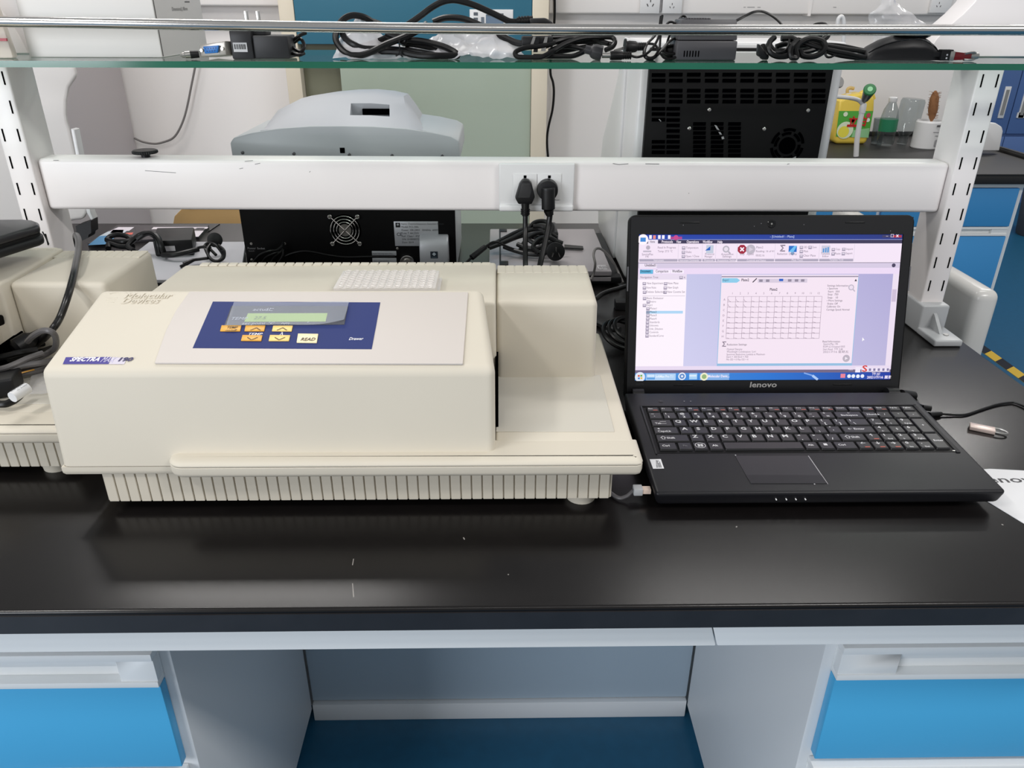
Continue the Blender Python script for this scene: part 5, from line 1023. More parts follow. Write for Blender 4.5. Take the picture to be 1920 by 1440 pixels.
def bundle(root, paths, r, m=None, zmin=None, name='cable'):
    bm = BM()
    for P in paths:
        bm = BM(); tube(bm, P, r, 9, 6, zmin=zmin); o = obj('cable_loop', bm, m or blk_r, root)
    return o
t = thing('charger_bundle', 'black charger with bundled cord and round plug on silver laptop', 'charger', (0.07, 0.98, 0.827))
bm = BM(); cs8 = [(0.1065, 0.985, 0.851), (0.1214, 0.985, 0.8456), (0.1332, 1.06, 0.8525), (0.1135, 1.06, 0.8492)]
box(bm, 0.080, 0.118, 0.985, 1.065, 0.827, 0.858); obj('adapter', bm, blk, t, bev=0.004, seg=3)
bundle(t, [[(-0.0204, 0.95, 0.8397), (0.0055, 0.97, 0.8467), (0.0318, 0.985, 0.8564), (0.0581, 0.99, 0.8646), (0.084, 0.985, 0.8701), (0.1096, 0.975, 0.8643)], [(-0.0173, 0.945, 0.838), (0.0106, 0.955, 0.8457), (0.0387, 0.965, 0.8544), (0.0676, 0.965, 0.8607), (0.0932, 0.96, 0.8642), (0.1137, 0.955, 0.8551)], [(0.0413, 0.94, 0.8341), (0.0515, 0.945, 0.8516), (0.067, 0.95, 0.8628), (0.0874, 0.95, 0.8669), (0.0993, 0.94, 0.8593), (0.0868, 0.93, 0.8455), (0.0614, 0.93, 0.8392), (0.0413, 0.94, 0.8341)], [(0.0462, 0.93, 0.8329), (0.0663, 0.925, 0.8386), (0.0887, 0.93, 0.8496), (0.1073, 0.935, 0.8544), (0.1227, 0.935, 0.8502)], [(0.0054, 0.945, 0.8475), (0.0281, 0.955, 0.8551), (0.0522, 0.97, 0.8636), (0.0762, 0.975, 0.8675), (0.0945, 0.965, 0.8649), (0.098, 0.95, 0.8523)], [(0.0516, 0.95, 0.8576), (0.0668, 0.94, 0.8499), (0.0854, 0.945, 0.8516), (0.0981, 0.955, 0.8614), (0.0884, 0.97, 0.872), (0.0678, 0.975, 0.8728)], [(0.0105, 0.94, 0.8416), (0.0307, 0.925, 0.8386), (0.0556, 0.91, 0.8368), (0.0806, 0.905, 0.8373), (0.0959, 0.91, 0.843)], [(0.0575, 0.975, 0.8665), (0.0713, 0.985, 0.8775), (0.0911, 0.985, 0.8796), (0.1052, 0.975, 0.8728), (0.0984, 0.96, 0.86), (0.0725, 0.955, 0.8551), (0.0552, 0.965, 0.8586)]], 0.0042, zmin=0.831)
bundle(t, [[(0.0752, 0.9, 0.8419), (0.0653, 0.905, 0.8528), (0.0773, 0.91, 0.8656), (0.0954, 0.912, 0.8671), (0.1074, 0.91, 0.8615)], [(0.036, 0.935, 0.8482), (0.051, 0.925, 0.8449), (0.0711, 0.92, 0.8442), (0.0915, 0.925, 0.849)]], 0.0046, zmin=0.832)
c = V((0.1061, 0.885, 0.8484))
bm = BM(); lathe(bm, c, (0.06,-1,0.12), [(0.0120,-0.020),(0.0160,-0.012),(0.0172,-0.003),(0.0172,0.0),(0.0160,0.0006)], 32); pg = obj('round_plug', bm, blk, t)
for dx_, dz_, a in ((0.000,0.006,0),(-0.006,-0.0045,0.35),(0.006,-0.0045,-0.35)):
    q_ = c+V((dx_,-0.001,dz_)); bm = BM(); u = V((math.sin(a),0,math.cos(a)))*0.0034; v_ = V((0.0007,0,0)); d_ = V((0.0,-0.011,0.0012))
    prism(bm, [q_-u-v_, q_-u+v_, q_+u+v_, q_+u-v_], d_); obj('pin', bm, steel, pg)
bm = BM(); prism(bm, [(0.1311, 0.9938, 0.829), (0.1672, 0.9825, 0.829), (0.1664, 0.9641, 0.829), (0.1293, 0.9716, 0.829)], (0,0,0.002)); obj('strap', bm, blk_r, t)
t = thing('inline_lead', 'black lead with thick inline sleeve left of the silver laptop', 'cable', (-0.03, 0.9, 0.8))
l1 = [(-0.0655, 0.86, 0.8278), (-0.0589, 0.87, 0.8328), (-0.0502, 0.88, 0.8389), (-0.0375, 0.89, 0.8491), (-0.0247, 0.9, 0.8533), (-0.0127, 0.905, 0.86), (-0.0027, 0.91, 0.8596), (0.0103, 0.92, 0.8505), (0.0256, 0.925, 0.8428), (0.0441, 0.93, 0.835)]
bm = BM(); tube(bm, l1, 0.0024, 8, zmin=0.803); obj('cable', bm, blk_r, t)
bm = BM(); cyl(bm, V(l1[2]), V(l1[4]), 0.0056, 0.0050, n=14); obj('inline_sleeve', bm, blk_r, t)
t = thing('grey_lead', 'grey lead looped over the silver laptop right end', 'cable', (0.18, 0.9, 0.826))
bm = BM(); tube(bm, [(0.1674, 0.83, 0.812), (0.1728, 0.8394, 0.822), (0.1744, 0.8366, 0.84), (0.1727, 0.8527, 0.852), (0.1782, 0.8695, 0.858), (0.1889, 0.8762, 0.856), (0.2023, 0.8757, 0.845), (0.2125, 0.8715, 0.832), (0.2203, 0.8639, 0.818), (0.2269, 0.8353, 0.805)], 0.0024, 8, zmin=0.803); obj('cable', bm, cable_lg, t)

# left far side: magazine, pale closed laptop, charger, small coil
t = thing('magazine', 'glossy printed magazine lying on the far half of the bench', 'magazine', (-0.76, 1.17, 0.8))
mg = [(-0.8656, 1.0968, 0.8), (-0.6528, 1.1537, 0.8), (-0.6612, 1.2448, 0.8), (-0.8678, 1.2474, 0.8)]
bm = BM(); prism(bm, mg, (0,0,0.004)); cv = obj('cover', bm, mat('cover_grey', (66,62,66), 0.25), t, smooth=False)
p = Paint((0,0,0.804), (1,0,0), (0,1,0), (0,0,1), lift=0.00015)
for l, c in (([(-0.8582, 1.083), (-0.8174, 1.0908), (-0.8338, 1.161), (-0.8668, 1.1526)], (86,150,196)), ([(-0.8668, 1.1526), (-0.8241, 1.1653), (-0.8257, 1.196), (-0.8648, 1.1916)], (206,214,222)), ([(-0.8625, 1.1916), (-0.8209, 1.196), (-0.8224, 1.2277), (-0.8583, 1.2277)], (222,214,222)), ([(-0.8554, 1.1784), (-0.8274, 1.1783), (-0.8366, 1.2049), (-0.8602, 1.205)], (150,60,140)), ([(-0.8176, 1.161), (-0.801, 1.1653), (-0.806, 1.1827), (-0.8204, 1.1783)], (224,104,90)), ([(-0.7769, 1.2093), (-0.6549, 1.2136), (-0.6559, 1.2274), (-0.7794, 1.2276)], (226,216,222)), ([(-0.698, 1.1437), (-0.6512, 1.1478), (-0.656, 1.1956), (-0.7527, 1.1958)], (214,206,212))): p.poly(l, c, 1)
for a in ((-0.7045, 1.2092), (-0.6795, 1.2092)): p.rect(a[0], a[1], a[0]+0.018, a[1]+0.012, (70,66,72), 2)
p.build('cover_print', ink_print, cv)
t = thing('pale_closed_laptop', 'pale grey closed laptop lying behind the cream readers', 'laptop', (-0.57, 0.96, 0.8))
bm = BM(); hexa(bm, [(-0.70,0.80,0.8175),(-0.455,0.80,0.8175),(-0.515,1.04,0.8175),(-0.71,1.04,0.8175),(-0.70,0.80,0.824),(-0.455,0.80,0.824),(-0.515,1.04,0.824),(-0.71,1.04,0.824)]); obj('lid', bm, lilac, t, bev=0.0015)
bm = BM(); hexa(bm, [(-0.70,0.80,0.8),(-0.458,0.80,0.8),(-0.518,1.038,0.8),(-0.71,1.038,0.8),(-0.70,0.80,0.8172),(-0.457,0.80,0.8172),(-0.516,1.038,0.8172),(-0.71,1.038,0.8172)]); obj('base', bm, blk, t, bev=0.0015)
t = thing('charger_brick', 'black charger brick with thick cord resting on pale laptop', 'charger', (-0.64, 0.97, 0.824))
bk8 = [V(q) for q in ((-0.655,0.935,0.8245),(-0.585,0.945,0.8245),(-0.612,1.035,0.8245),(-0.685,1.03,0.8245))]
bm = BM(); hexa(bm, bk8+[q+V((0,0,0.031)) for q in bk8]); br_ = obj('brick_case', bm, blk, t, bev=0.003)
q_ = (-0.6224, 0.94, 0.8473); fd = (bk8[1]-bk8[0]).normalized()
p = Paint(bk8[0]+V((0,-0.0003,0)), fd, (0,0,1), (0.13,-1,0), lift=0.0003); p.rect(0.020, 0.010, 0.038, 0.020, (196,192,196), 1); p.build('white_label', ink_print, br_)
bundle(t, [[(-0.6438, 0.93, 0.8315), (-0.6458, 0.935, 0.8519), (-0.6561, 0.95, 0.8601), (-0.6715, 0.96, 0.8636), (-0.691, 0.965, 0.8581), (-0.7029, 0.955, 0.8494), (-0.7059, 0.94, 0.8432), (-0.6904, 0.925, 0.8393)], [(-0.6324, 0.925, 0.8289), (-0.6357, 0.925, 0.8475), (-0.6431, 0.935, 0.8602), (-0.6568, 0.945, 0.8667), (-0.6757, 0.955, 0.8629), (-0.6918, 0.955, 0.8535)], [(-0.7691, 0.99, 0.8416), (-0.7642, 1.0, 0.8463), (-0.7489, 1.0, 0.8495), (-0.728, 0.99, 0.8491), (-0.7165, 0.98, 0.8444), (-0.7267, 0.97, 0.8441), (-0.7523, 0.98, 0.8412), (-0.7691, 0.99, 0.8416)], [(-0.7007, 0.95, 0.8403), (-0.731, 0.96, 0.8374), (-0.7554, 0.97, 0.8398), (-0.7493, 0.95, 0.8362)], [(-0.6347, 0.92, 0.8325), (-0.6104, 0.91, 0.8355), (-0.5867, 0.915, 0.8391), (-0.5696, 0.93, 0.8408)]], 0.0050, zmin=0.8297)
t = thing('thin_cord_coil', 'thin black cord tied in a coil on pale closed laptop', 'cable', (-0.53, 0.95, 0.824))
bundle(t, [[(-0.5471, 0.91, 0.8395), (-0.5547, 0.925, 0.8475), (-0.5496, 0.93, 0.8522), (-0.5342, 0.92, 0.853), (-0.5222, 0.91, 0.8457), (-0.5146, 0.9, 0.8363), (-0.5203, 0.89, 0.8302), (-0.5319, 0.89, 0.8312), (-0.5419, 0.9, 0.8384), (-0.5432, 0.92, 0.8469)], [(-0.5411, 0.92, 0.853), (-0.5444, 0.905, 0.8451), (-0.5352, 0.89, 0.8353), (-0.5225, 0.885, 0.8307), (-0.5106, 0.89, 0.8353), (-0.5109, 0.9, 0.8466), (-0.5247, 0.915, 0.8524)], [(-0.5735, 0.93, 0.8419), (-0.5589, 0.925, 0.8464), (-0.5436, 0.915, 0.8463), (-0.5271, 0.9, 0.8384)], [(-0.5391, 0.89, 0.8353), (-0.5542, 0.89, 0.8333), (-0.5653, 0.885, 0.8328), (-0.5721, 0.875, 0.8299), (-0.5826, 0.865, 0.8269)]], 0.0028, zmin=0.8268)
bm = BM(); q0_, q1_ = (-0.564, 0.887, 0.8332), (-0.578, 0.872, 0.8288); cyl(bm, (q0_[0],q0_[1],max(q0_[2],.829)), (q1_[0],q1_[1],max(q1_[2],.829)), 0.0030, 0.0046, n=12); obj('sleeve', bm, blk_r, t)
bm = BM(); q_ = (-0.5411, 0.945, 0.8542); lathe(bm, (q_[0],q_[1],max(q_[2],.8385)), (0.3,-1,0.35), [(0.009,-0.010),(0.0135,-0.004),(0.014,0.001),(0.009,0.004)], 20); obj('plug_end', bm, blk, t)
bm = BM(); tube(bm, [(-0.5452, 0.94, 0.8504), (-0.5542, 0.935, 0.8466), (-0.5631, 0.93, 0.844)], 0.0030, 8, zmin=0.829); obj('plug_tail', bm, blk_r, t)

# ================================================================== things on the glass shelf (top at z 1.1985)
GZ = 1.1986
t = thing('carton', 'white cardboard carton standing at the left end of glass shelf', 'box', (-0.51, 0.65, GZ))
bm = BM(); box(bm, -0.592, -0.4255, 0.562, 0.735, GZ, 1.298, 0)
bm.normal_update()
for f in bm.faces:
    if f.normal.x > 0.5: f.material_index = 1
cb = obj('carton_body', bm, [card, card_s], t, bev=0.0015)
p = Paint((-0.4255,0,0), (0,1,0), (0,0,1), (1,0,0), lift=0.0002)
p.rect(0.636,1.270,0.640,1.290,(60,58,58),1); p.rect(0.645,1.268,0.652,1.273,(60,58,58),1); p.rect(0.650,1.268,0.653,1.288,(60,58,58),1); p.line((0.672,1.262),(0.690,1.262),0.0015,(90,88,88),1); p.line((0.674,1.265),(0.682,1.290),0.001,(120,118,118),1); p.line((0.686,1.265),(0.684,1.290),0.001,(120,118,118),1)
p.text('A0JX', 0.626, 1.272, 0.020, (48,46,46), 'l', l=1, bold=0.02); p.text('Dimensions(L) 80mm', 0.622, 1.2515, 0.0065, (110,108,108), 'l', l=1)
p.line((0.5655,1.2),(0.5655,1.298), 0.0022, (84,80,78), 1)
p.build('lettering', ink_print, cb)
t = thing('zip_bag', 'small milky zip bag with red closing strip on shelf corner', 'bag', (-0.64, 0.545, GZ))
bm = BM(); hexa(bm, [(-0.70,0.535,GZ),(-0.597,0.535,GZ),(-0.602,0.556,GZ),(-0.70,0.556,GZ),(-0.70,0.541,1.30),(-0.607,0.541,1.30),(-0.607,0.547,1.30),(-0.70,0.547,1.30)]); bg = obj('pouch', bm, mat('milky_film', (226,216,204), 0.3), t, bev=0.004, seg=2)
bm = BM(); box(bm, -0.70, -0.599, 0.5335, 0.5362, 1.2185, 1.2215); obj('zip_strip', bm, mat('zip_red', (190,60,72), 0.4), bg)
bm = BM(); cyl(bm, (-0.646,0.5375,1.253), (-0.646,0.533,1.253), 0.007, n=20); obj('dark_disc', bm, mat('disc_brown', (120,108,100), 0.4), bg)

# serial adapter block
t = thing('serial_adapter', 'small grey serial adapter with blue socket on the glass shelf', 'adapter', (-0.36, 0.53, GZ))
P4 = [V(q) for q in [(-0.3687, 0.535, 1.2023), (-0.3342, 0.529, 1.2052), (-0.333, 0.529, 1.2213), (-0.3676, 0.535, 1.2162)]]
dv = V((0.012,0.030,-0.002))
bm = BM(); hexa(bm, [P4[0]+V((0,.001,0)),P4[1]+V((0,.001,0)),P4[1]+dv,P4[0]+dv,P4[3]+V((0,.001,0)),P4[2]+V((0,.001,0)),P4[2]+dv,P4[3]+dv])
zz = min(v.co.z for v in bm.verts)
for v in bm.verts: v.co.z += GZ+0.0003-zz
sh_ = GZ+0.0003-zz; hs = obj('shell', bm, tin, t, bev=0.0015)
for q in P4: q.z += sh_
ax_ = (P4[1]-P4[0]).normalized(); up_ = (P4[3]-P4[0]).normalized(); nn = up_.cross(ax_)*1; nn = V((nn.x, nn.y, nn.z)); nn = nn if nn.y < 0 else -nn
cc = (P4[0]+P4[1]+P4[2]+P4[3])/4
bm = BM(); prism(bm, [cc+ax_*a+up_*b+nn*0.0002 for a,b in ((-0.0085,-0.0042),(0.0085,-0.0042),(0.0105,0.0042),(-0.0105,0.0042))], nn*0.003); ds_ = obj('socket_face', bm, dsub, hs, bev=0.0008)
p = Paint(cc+nn*0.0032, ax_, up_, nn, lift=0.0001)
for k in range(5): p.disc(-0.0068+0.0034*k, 0.0014, 0.0006, (10,20,40), 1, 8)
for k in range(4): p.disc(-0.0051+0.0034*k, -0.0016, 0.0006, (10,20,40), 1, 8)
p.build('contact_holes', ink_print, ds_)
for sg in (-1, 1):
    bm = BM(); cyl(bm, cc+ax_*sg*0.0138, cc+ax_*sg*0.0138+nn*0.0016, 0.0020, n=6); obj('screw_nut', bm, steel, hs)
t = thing('coax_plug', 'tiny metal barrel plug lying left of the blue serial adapter', 'plug', (-0.40, 0.535, GZ))
bm = BM(); q0_, q1_ = V((-0.3905,0.530,GZ+0.0045)), V((-0.362,0.541,GZ+0.0062)); d_ = (q1_-q0_).normalized()
lathe(bm, q0_, d_, [(0.0012,0),(0.0014,0.001),(0.0030,0.0025),(0.0032,0.005),(0.0044,0.006),(0.0044,0.012)], 18); obj('metal_tip', bm, steel, t)
bm = BM(); cyl(bm, q0_+d_*0.0118, q0_+d_*0.022, 0.0046, 0.0042, n=18); obj('grip_sleeve', bm, blk, t)

t = thing('plug_adapter', 'black wall plug adapter lying with its two pins up', 'adapter', (-0.30, 0.555, GZ))
bm = BM(); box(bm, -0.3285, -0.3020, 0.535, 0.577, GZ, GZ+0.0325); box(bm, -0.3025, -0.2585, 0.538, 0.577, GZ+0.0006, GZ+0.0270); ab = obj('housing', bm, mat('adapter_black', (34,34,37), 0.5), t, bev=0.0016)
bm = BM(); box(bm, -0.3215, -0.2865, 0.545, 0.571, GZ+0.0270, GZ+0.0365); obj('raised_top', bm, MATS['adapter_black'], ab, bev=0.0012)
for x in (-0.3110, -0.2965):
    bm = BM(); box(bm, x-0.0024, x+0.0024, 0.557, 0.5585, GZ+0.036, GZ+0.0540); obj('pin', bm, steel, ab, bev=0.0004)
p = Paint((0,0.535,0), (1,0,0), (0,0,1), (0,-1,0), lift=0.0002); p.rect(-0.3255,GZ+0.0085,-0.3085,GZ+0.0190,(214,214,216),1); x = -0.3240
while x < -0.3105:
    wd = random.choice((0.0004,0.0008,0.0012)); p.rect(x, GZ+0.0115, x+wd, GZ+0.0172, (30,30,32), 2); x += wd+random.choice((0.0005,0.0009))
p.build('barcode_label', ink_print, ab)
bm = BM()
for l in ([(-0.259,0.56,GZ+0.012),(-0.248,0.553,GZ+0.008),(-0.244,0.56,GZ+0.014),(-0.250,0.57,GZ+0.022),(-0.259,0.572,GZ+0.018)],[(-0.259,0.568,GZ+0.02),(-0.250,0.566,GZ+0.026),(-0.243,0.572,GZ+0.029)],[(-0.258,0.55,GZ+0.006),(-0.249,0.548,GZ+0.0045),(-0.2445,0.556,GZ+0.006)]): tube(bm, l, 0.0022, 8)
obj('cord_tuft', bm, blk_r, ab)

# crumpled clear bag under the cords
def crumple(name, x0, x1, y0, y1, zf, nx, ny, m, label, cat, seed, amp):
    bm = BM(); g = []
    for j in range(ny+1):
        row = []
        for i in range(nx+1):
            s, r = i/nx, j/ny; x = x0+(x1-x0)*s; y = y0+(y1-y0)*r
            z = zf(s, r); q_ = V((x*22+seed, y*22, seed))
            z += amp*(noise.noise(q_)+0.6*noise.noise(q_*2.7)+0.35*noise.noise(q_*6.1))*min(1, 6*min(s,1-s,1))
            x += 0.006*noise.noise(q_*3+V((9,0,0))); y += 0.006*noise.noise(q_*3+V((0,9,0)))
            row.append(bm.verts.new((x, y, max(GZ+0.0004, z))))
        g.append(row)
    for j in range(ny):
        for i in range(nx): bm.faces.new((g[j][i], g[j][i+1], g[j+1][i+1], g[j+1][i]))
    o = obj(name, bm, m, None); tag(o, label, cat); return o
def zbag(s, r):
    e = math.sin(math.pi*min(1, r*1.15))
    return GZ+0.001+e*(0.036*max(0, 1-abs(s-0.12)/0.16)+0.014+0.016*max(0, 1-abs(s-0.62)/0.14)+0.018*max(0, 1-abs(s-0.86)/0.16))
crumple('plastic_bag', -0.205, 0.030, 0.545, 0.68, zbag, 70, 26, bag_milky, 'crumpled clear plastic bag lying under the black cords', 'bag', 3.1, 0.010)

# thick power cord, left bundle
YC = 0.555
def strands(root, L, r, name='cable', zoff=0.0, m=None, flat=None):
    bm = BM()
    for P in L:
        bm = BM(); tube(bm, P, r, 9, 6, zmin=GZ+r, flat=flat); o = obj(name+'_loop', bm, m or blk_r, root)
    return o
t = thing('thick_power_cord', 'thick black power cord coiled in wide loops on the glass shelf', 'cable', (-0.13, 0.56, GZ))
strands(t, [[(0.0248, 0.6, 1.2405), (0.0151, 0.6, 1.2411), (0.0048, 0.6, 1.2455), (-0.0124, 0.6, 1.2529), (-0.0295, 0.6, 1.2596), (-0.0445, 0.6, 1.2638), (-0.0581, 0.6, 1.2656), (-0.0718, 0.6, 1.2631), (-0.0858, 0.6, 1.2563), (-0.0995, 0.595, 1.247), (-0.1131, 0.59, 1.2384), (-0.1288, 0.585, 1.2298), (-0.1473, 0.58, 1.2199), (-0.1661, 0.575, 1.2138), (-0.187, 0.575, 1.2087), (-0.2018, 0.58, 1.2052)], [(-0.1588, 0.585, 1.2396), (-0.1697, 0.58, 1.2458), (-0.1836, 0.575, 1.2476), (-0.1952, 0.57, 1.2422), (-0.2028, 0.565, 1.2301), (-0.2036, 0.56, 1.2193), (-0.1969, 0.555, 1.2097), (-0.1885, 0.55, 1.2044), (-0.1777, 0.548, 1.2021), (-0.1613, 0.548, 1.2058), (-0.141, 0.55, 1.215), (-0.1211, 0.555, 1.2222), (-0.1016, 0.565, 1.2305), (-0.09, 0.575, 1.2382)], [(-0.1973, 0.57, 1.2275), (-0.191, 0.565, 1.2197), (-0.1813, 0.56, 1.2144), (-0.1682, 0.56, 1.2101), (-0.1474, 0.56, 1.2096), (-0.1239, 0.56, 1.2084), (-0.0966, 0.555, 1.2057), (-0.0762, 0.55, 1.2023), (-0.0614, 0.548, 1.2006)], [(-0.137, 0.565, 1.223), (-0.117, 0.565, 1.2206), (-0.0935, 0.565, 1.2182), (-0.071, 0.56, 1.2135), (-0.0561, 0.555, 1.2076), (-0.0507, 0.55, 1.203), (-0.0573, 0.548, 1.2), (-0.0792, 0.545, 1.2007), (-0.1029, 0.55, 1.2034), (-0.1267, 0.555, 1.2068), (-0.1543, 0.56, 1.2071), (-0.1813, 0.56, 1.2058), (-0.2006, 0.565, 1.2042)], [(-0.1217, 0.575, 1.2164), (-0.098, 0.575, 1.2134), (-0.0773, 0.57, 1.2093), (-0.0649, 0.565, 1.2052), (-0.067, 0.565, 1.2014), (-0.0912, 0.57, 1.2036), (-0.1187, 0.575, 1.2083)], [(-0.1587, 0.585, 1.2402), (-0.1435, 0.58, 1.2354), (-0.1284, 0.575, 1.2288), (-0.114, 0.57, 1.2216)], [(-0.0837, 0.6, 1.2401), (-0.0698, 0.6, 1.2446), (-0.056, 0.6, 1.2452), (-0.0422, 0.6, 1.2434), (-0.0264, 0.6, 1.2378), (-0.0091, 0.595, 1.2299), (0.0081, 0.585, 1.2227), (0.0237, 0.575, 1.2169), (0.0352, 0.57, 1.2159)]], 0.0040)
bm = BM(); cyl(bm, (-0.14, 0.565, 1.2279), (-0.1152, 0.56, 1.2189), 0.0052, 0.0060, n=12); obj('overmould', bm, blk_r, t)
bm = BM(); pts = [(-0.1234, 0.552, 1.2223), (-0.1228, 0.548, 1.2146), (-0.123, 0.546, 1.2067), (-0.1251, 0.545, 1.2037), (-0.1279, 0.545, 1.2024)]; tube(bm, pts, 0.0009, 6); tube(bm, [(-0.123, 0.546, 1.2073), (-0.1212, 0.545, 1.2031), (-0.1186, 0.545, 1.2018)], 0.0009, 6); obj('wire_tie', bm, blk, t)
bm = BM(); c0 = V((0.0248, 0.6, 1.2408)); c1 = V((0.0456, 0.6, 1.2419))
cyl(bm, c0, c1, 0.0052, 0.0062, n=14)
for k in range(4): q_ = c0.lerp(c1, 0.1+0.18*k); cyl(bm, q_, q_+V((0.0018,0,0)), 0.0066, n=14)
obj('strain_relief', bm, blk_r, t)
bm = BM(); pts = [(0.0403, 0.588, 1.2446), (0.0621, 0.588, 1.2453), (0.0691, 0.588, 1.2416), (0.0733, 0.588, 1.2379), (0.0665, 0.588, 1.2353), (0.0424, 0.588, 1.2365)]; prism(bm, pts, (0,0.024,0)); obj('plug_housing', bm, blk, t, bev=0.002)

t = thing('three_pin_cord', 'black cord bundle with upright three-pin plug on shelf', 'cable', (0.06, 0.56, GZ))
bm = BM(); pts = [(0.0306, 0.556, 1.2251), (0.0702, 0.556, 1.2252), (0.0691, 0.556, 1.2166), (0.0598, 0.556, 1.2117), (0.0395, 0.556, 1.211), (0.0294, 0.556, 1.2153)]; prism(bm, pts, (0,0.024,0)); pg = obj('plug_housing', bm, blk, t, bev=0.002)
for pts in [[(0.0446, 0.553, 1.2253), (0.0479, 0.553, 1.2247), (0.0441, 0.553, 1.2142), (0.0407, 0.553, 1.2148)], [(0.0593, 0.553, 1.2247), (0.0627, 0.553, 1.2247), (0.0604, 0.553, 1.2081), (0.0543, 0.553, 1.2081)]]:
    bm = BM(); prism(bm, pts, (0,0.0016,0)); obj('pin', bm, steel, pg)
bm = BM(); pts = [(0.0472, 0.552, 1.2241), (0.0526, 0.552, 1.2247), (0.0502, 0.552, 1.2069), (0.0448, 0.552, 1.2069)]; prism(bm, pts, (0,0.002,0)); obj('pin', bm, blk, pg)
strands(t, [[(0.072, 0.56, 1.2177), (0.0548, 0.552, 1.2143), (0.0366, 0.548, 1.2126), (0.0245, 0.545, 1.209), (0.0218, 0.543, 1.2048), (0.0278, 0.541, 1.2013), (0.0445, 0.54, 1.2002), (0.0579, 0.542, 1.2032), (0.0703, 0.55, 1.2089), (0.0856, 0.56, 1.2165), (0.1066, 0.57, 1.2224), (0.1276, 0.575, 1.2235), (0.1454, 0.575, 1.2236), (0.1498, 0.57, 1.2188), (0.1461, 0.565, 1.2128), (0.1368, 0.56, 1.2092)], [(0.0589, 0.565, 1.2125), (0.0794, 0.57, 1.2198), (0.1007, 0.58, 1.2232), (0.1248, 0.58, 1.2208), (0.1417, 0.575, 1.216)], [(0.0451, 0.556, 1.2017), (0.0656, 0.558, 1.201), (0.0861, 0.56, 1.2009), (0.0983, 0.56, 1.2029), (0.1077, 0.56, 1.2066), (0.113, 0.56, 1.2092)], [(0.0658, 0.565, 1.2075), (0.0797, 0.57, 1.2123), (0.0968, 0.57, 1.2124), (0.1121, 0.565, 1.2095)], [(0.0765, 0.575, 1.2146), (0.094, 0.58, 1.2169), (0.1146, 0.58, 1.2182), (0.1354, 0.58, 1.217), (0.1487, 0.575, 1.2148)], [(0.0694, 0.575, 1.2233), (0.0869, 0.58, 1.2238), (0.108, 0.585, 1.2243), (0.1322, 0.585, 1.2238)], [(0.0648, 0.57, 1.2047), (0.0836, 0.575, 1.207), (0.1046, 0.58, 1.2106), (0.1232, 0.58, 1.2132)]], 0.0031)
bm = BM(); c0, c1 = V((0.1097, 0.548, 1.211)), V((0.1325, 0.546, 1.2056)); d_ = (c1-c0).normalized()
pr = frame_of(d_)
lathe(bm, c0, d_, [(0.0052,0),(0.0052,0.007),(0.0078,0.009),(0.0092,0.013),(0.0092,0.0215),(0.0078,0.022)], 8); obj('appliance_connector', bm, mat('connector_grey', (44,44,47), 0.5), t, bev=0.0006)

t = thing('barrel_plug_lead', 'thin black lead ending in silver tipped barrel plug', 'cable', (0.15, 0.54, GZ))
c0, c1 = V((0.1303, 0.538, 1.2039)), V((0.1404, 0.538, 1.203)); c0.z = c1.z = GZ+0.0056; d_ = (c1-c0).normalized()
bm = BM(); cyl(bm, c0, c1, 0.0032, n=16); obj('silver_tip', bm, steel, t)
bm = BM(); lathe(bm, c1, d_, [(0.0050,0),(0.0056,0.002),(0.0054,0.014),(0.0040,0.017),(0.0034,0.026)], 16)
for k in range(4): cyl(bm, c1+d_*(0.0165+0.0027*k), c1+d_*(0.0180+0.0027*k), 0.0046, n=12)
obj('grip', bm, blk_r, t)
strands(t, [[c1+d_*0.025]+[V(q) for q in [(0.1749, 0.54, 1.2024), (0.1856, 0.545, 1.2052), (0.194, 0.55, 1.2112), (0.2018, 0.56, 1.2206), (0.2068, 0.57, 1.2314), (0.2082, 0.575, 1.2411), (0.2098, 0.58, 1.249)]]], 0.0016)
t = thing('two_pin_lead', 'black two-pin plug with thin twin flex looped up', 'cable', (0.2, 0.55, GZ))
c0 = V((0.161, 0.56, 1.213)); d_ = V((1,0.05,0.02)).normalized()
bm = BM(); lathe(bm, c0, d_, [(0.0098,0),(0.0098,0.0016),(0.0066,0.002),(0.0074,0.006),(0.0066,0.014),(0.0042,0.018),(0.0034,0.026)], 20)
for k in range(4): cyl(bm, c0+d_*(0.018+0.0025*k), c0+d_*(0.0194+0.0025*k), 0.0050, n=12)
pg = obj('plug_housing', bm, blk, t)
bm = BM(); q_ = c0-V((0.0003,0,0)); prism(bm, [q_+V((0,-0.001,-0.0028)),q_+V((0,0.001,-0.0028)),q_+V((0,0.001,0.0008)),q_+V((0,-0.001,0.0008))], V((-0.0135,-0.002,-0.004))); obj('pin', bm, steel, pg)
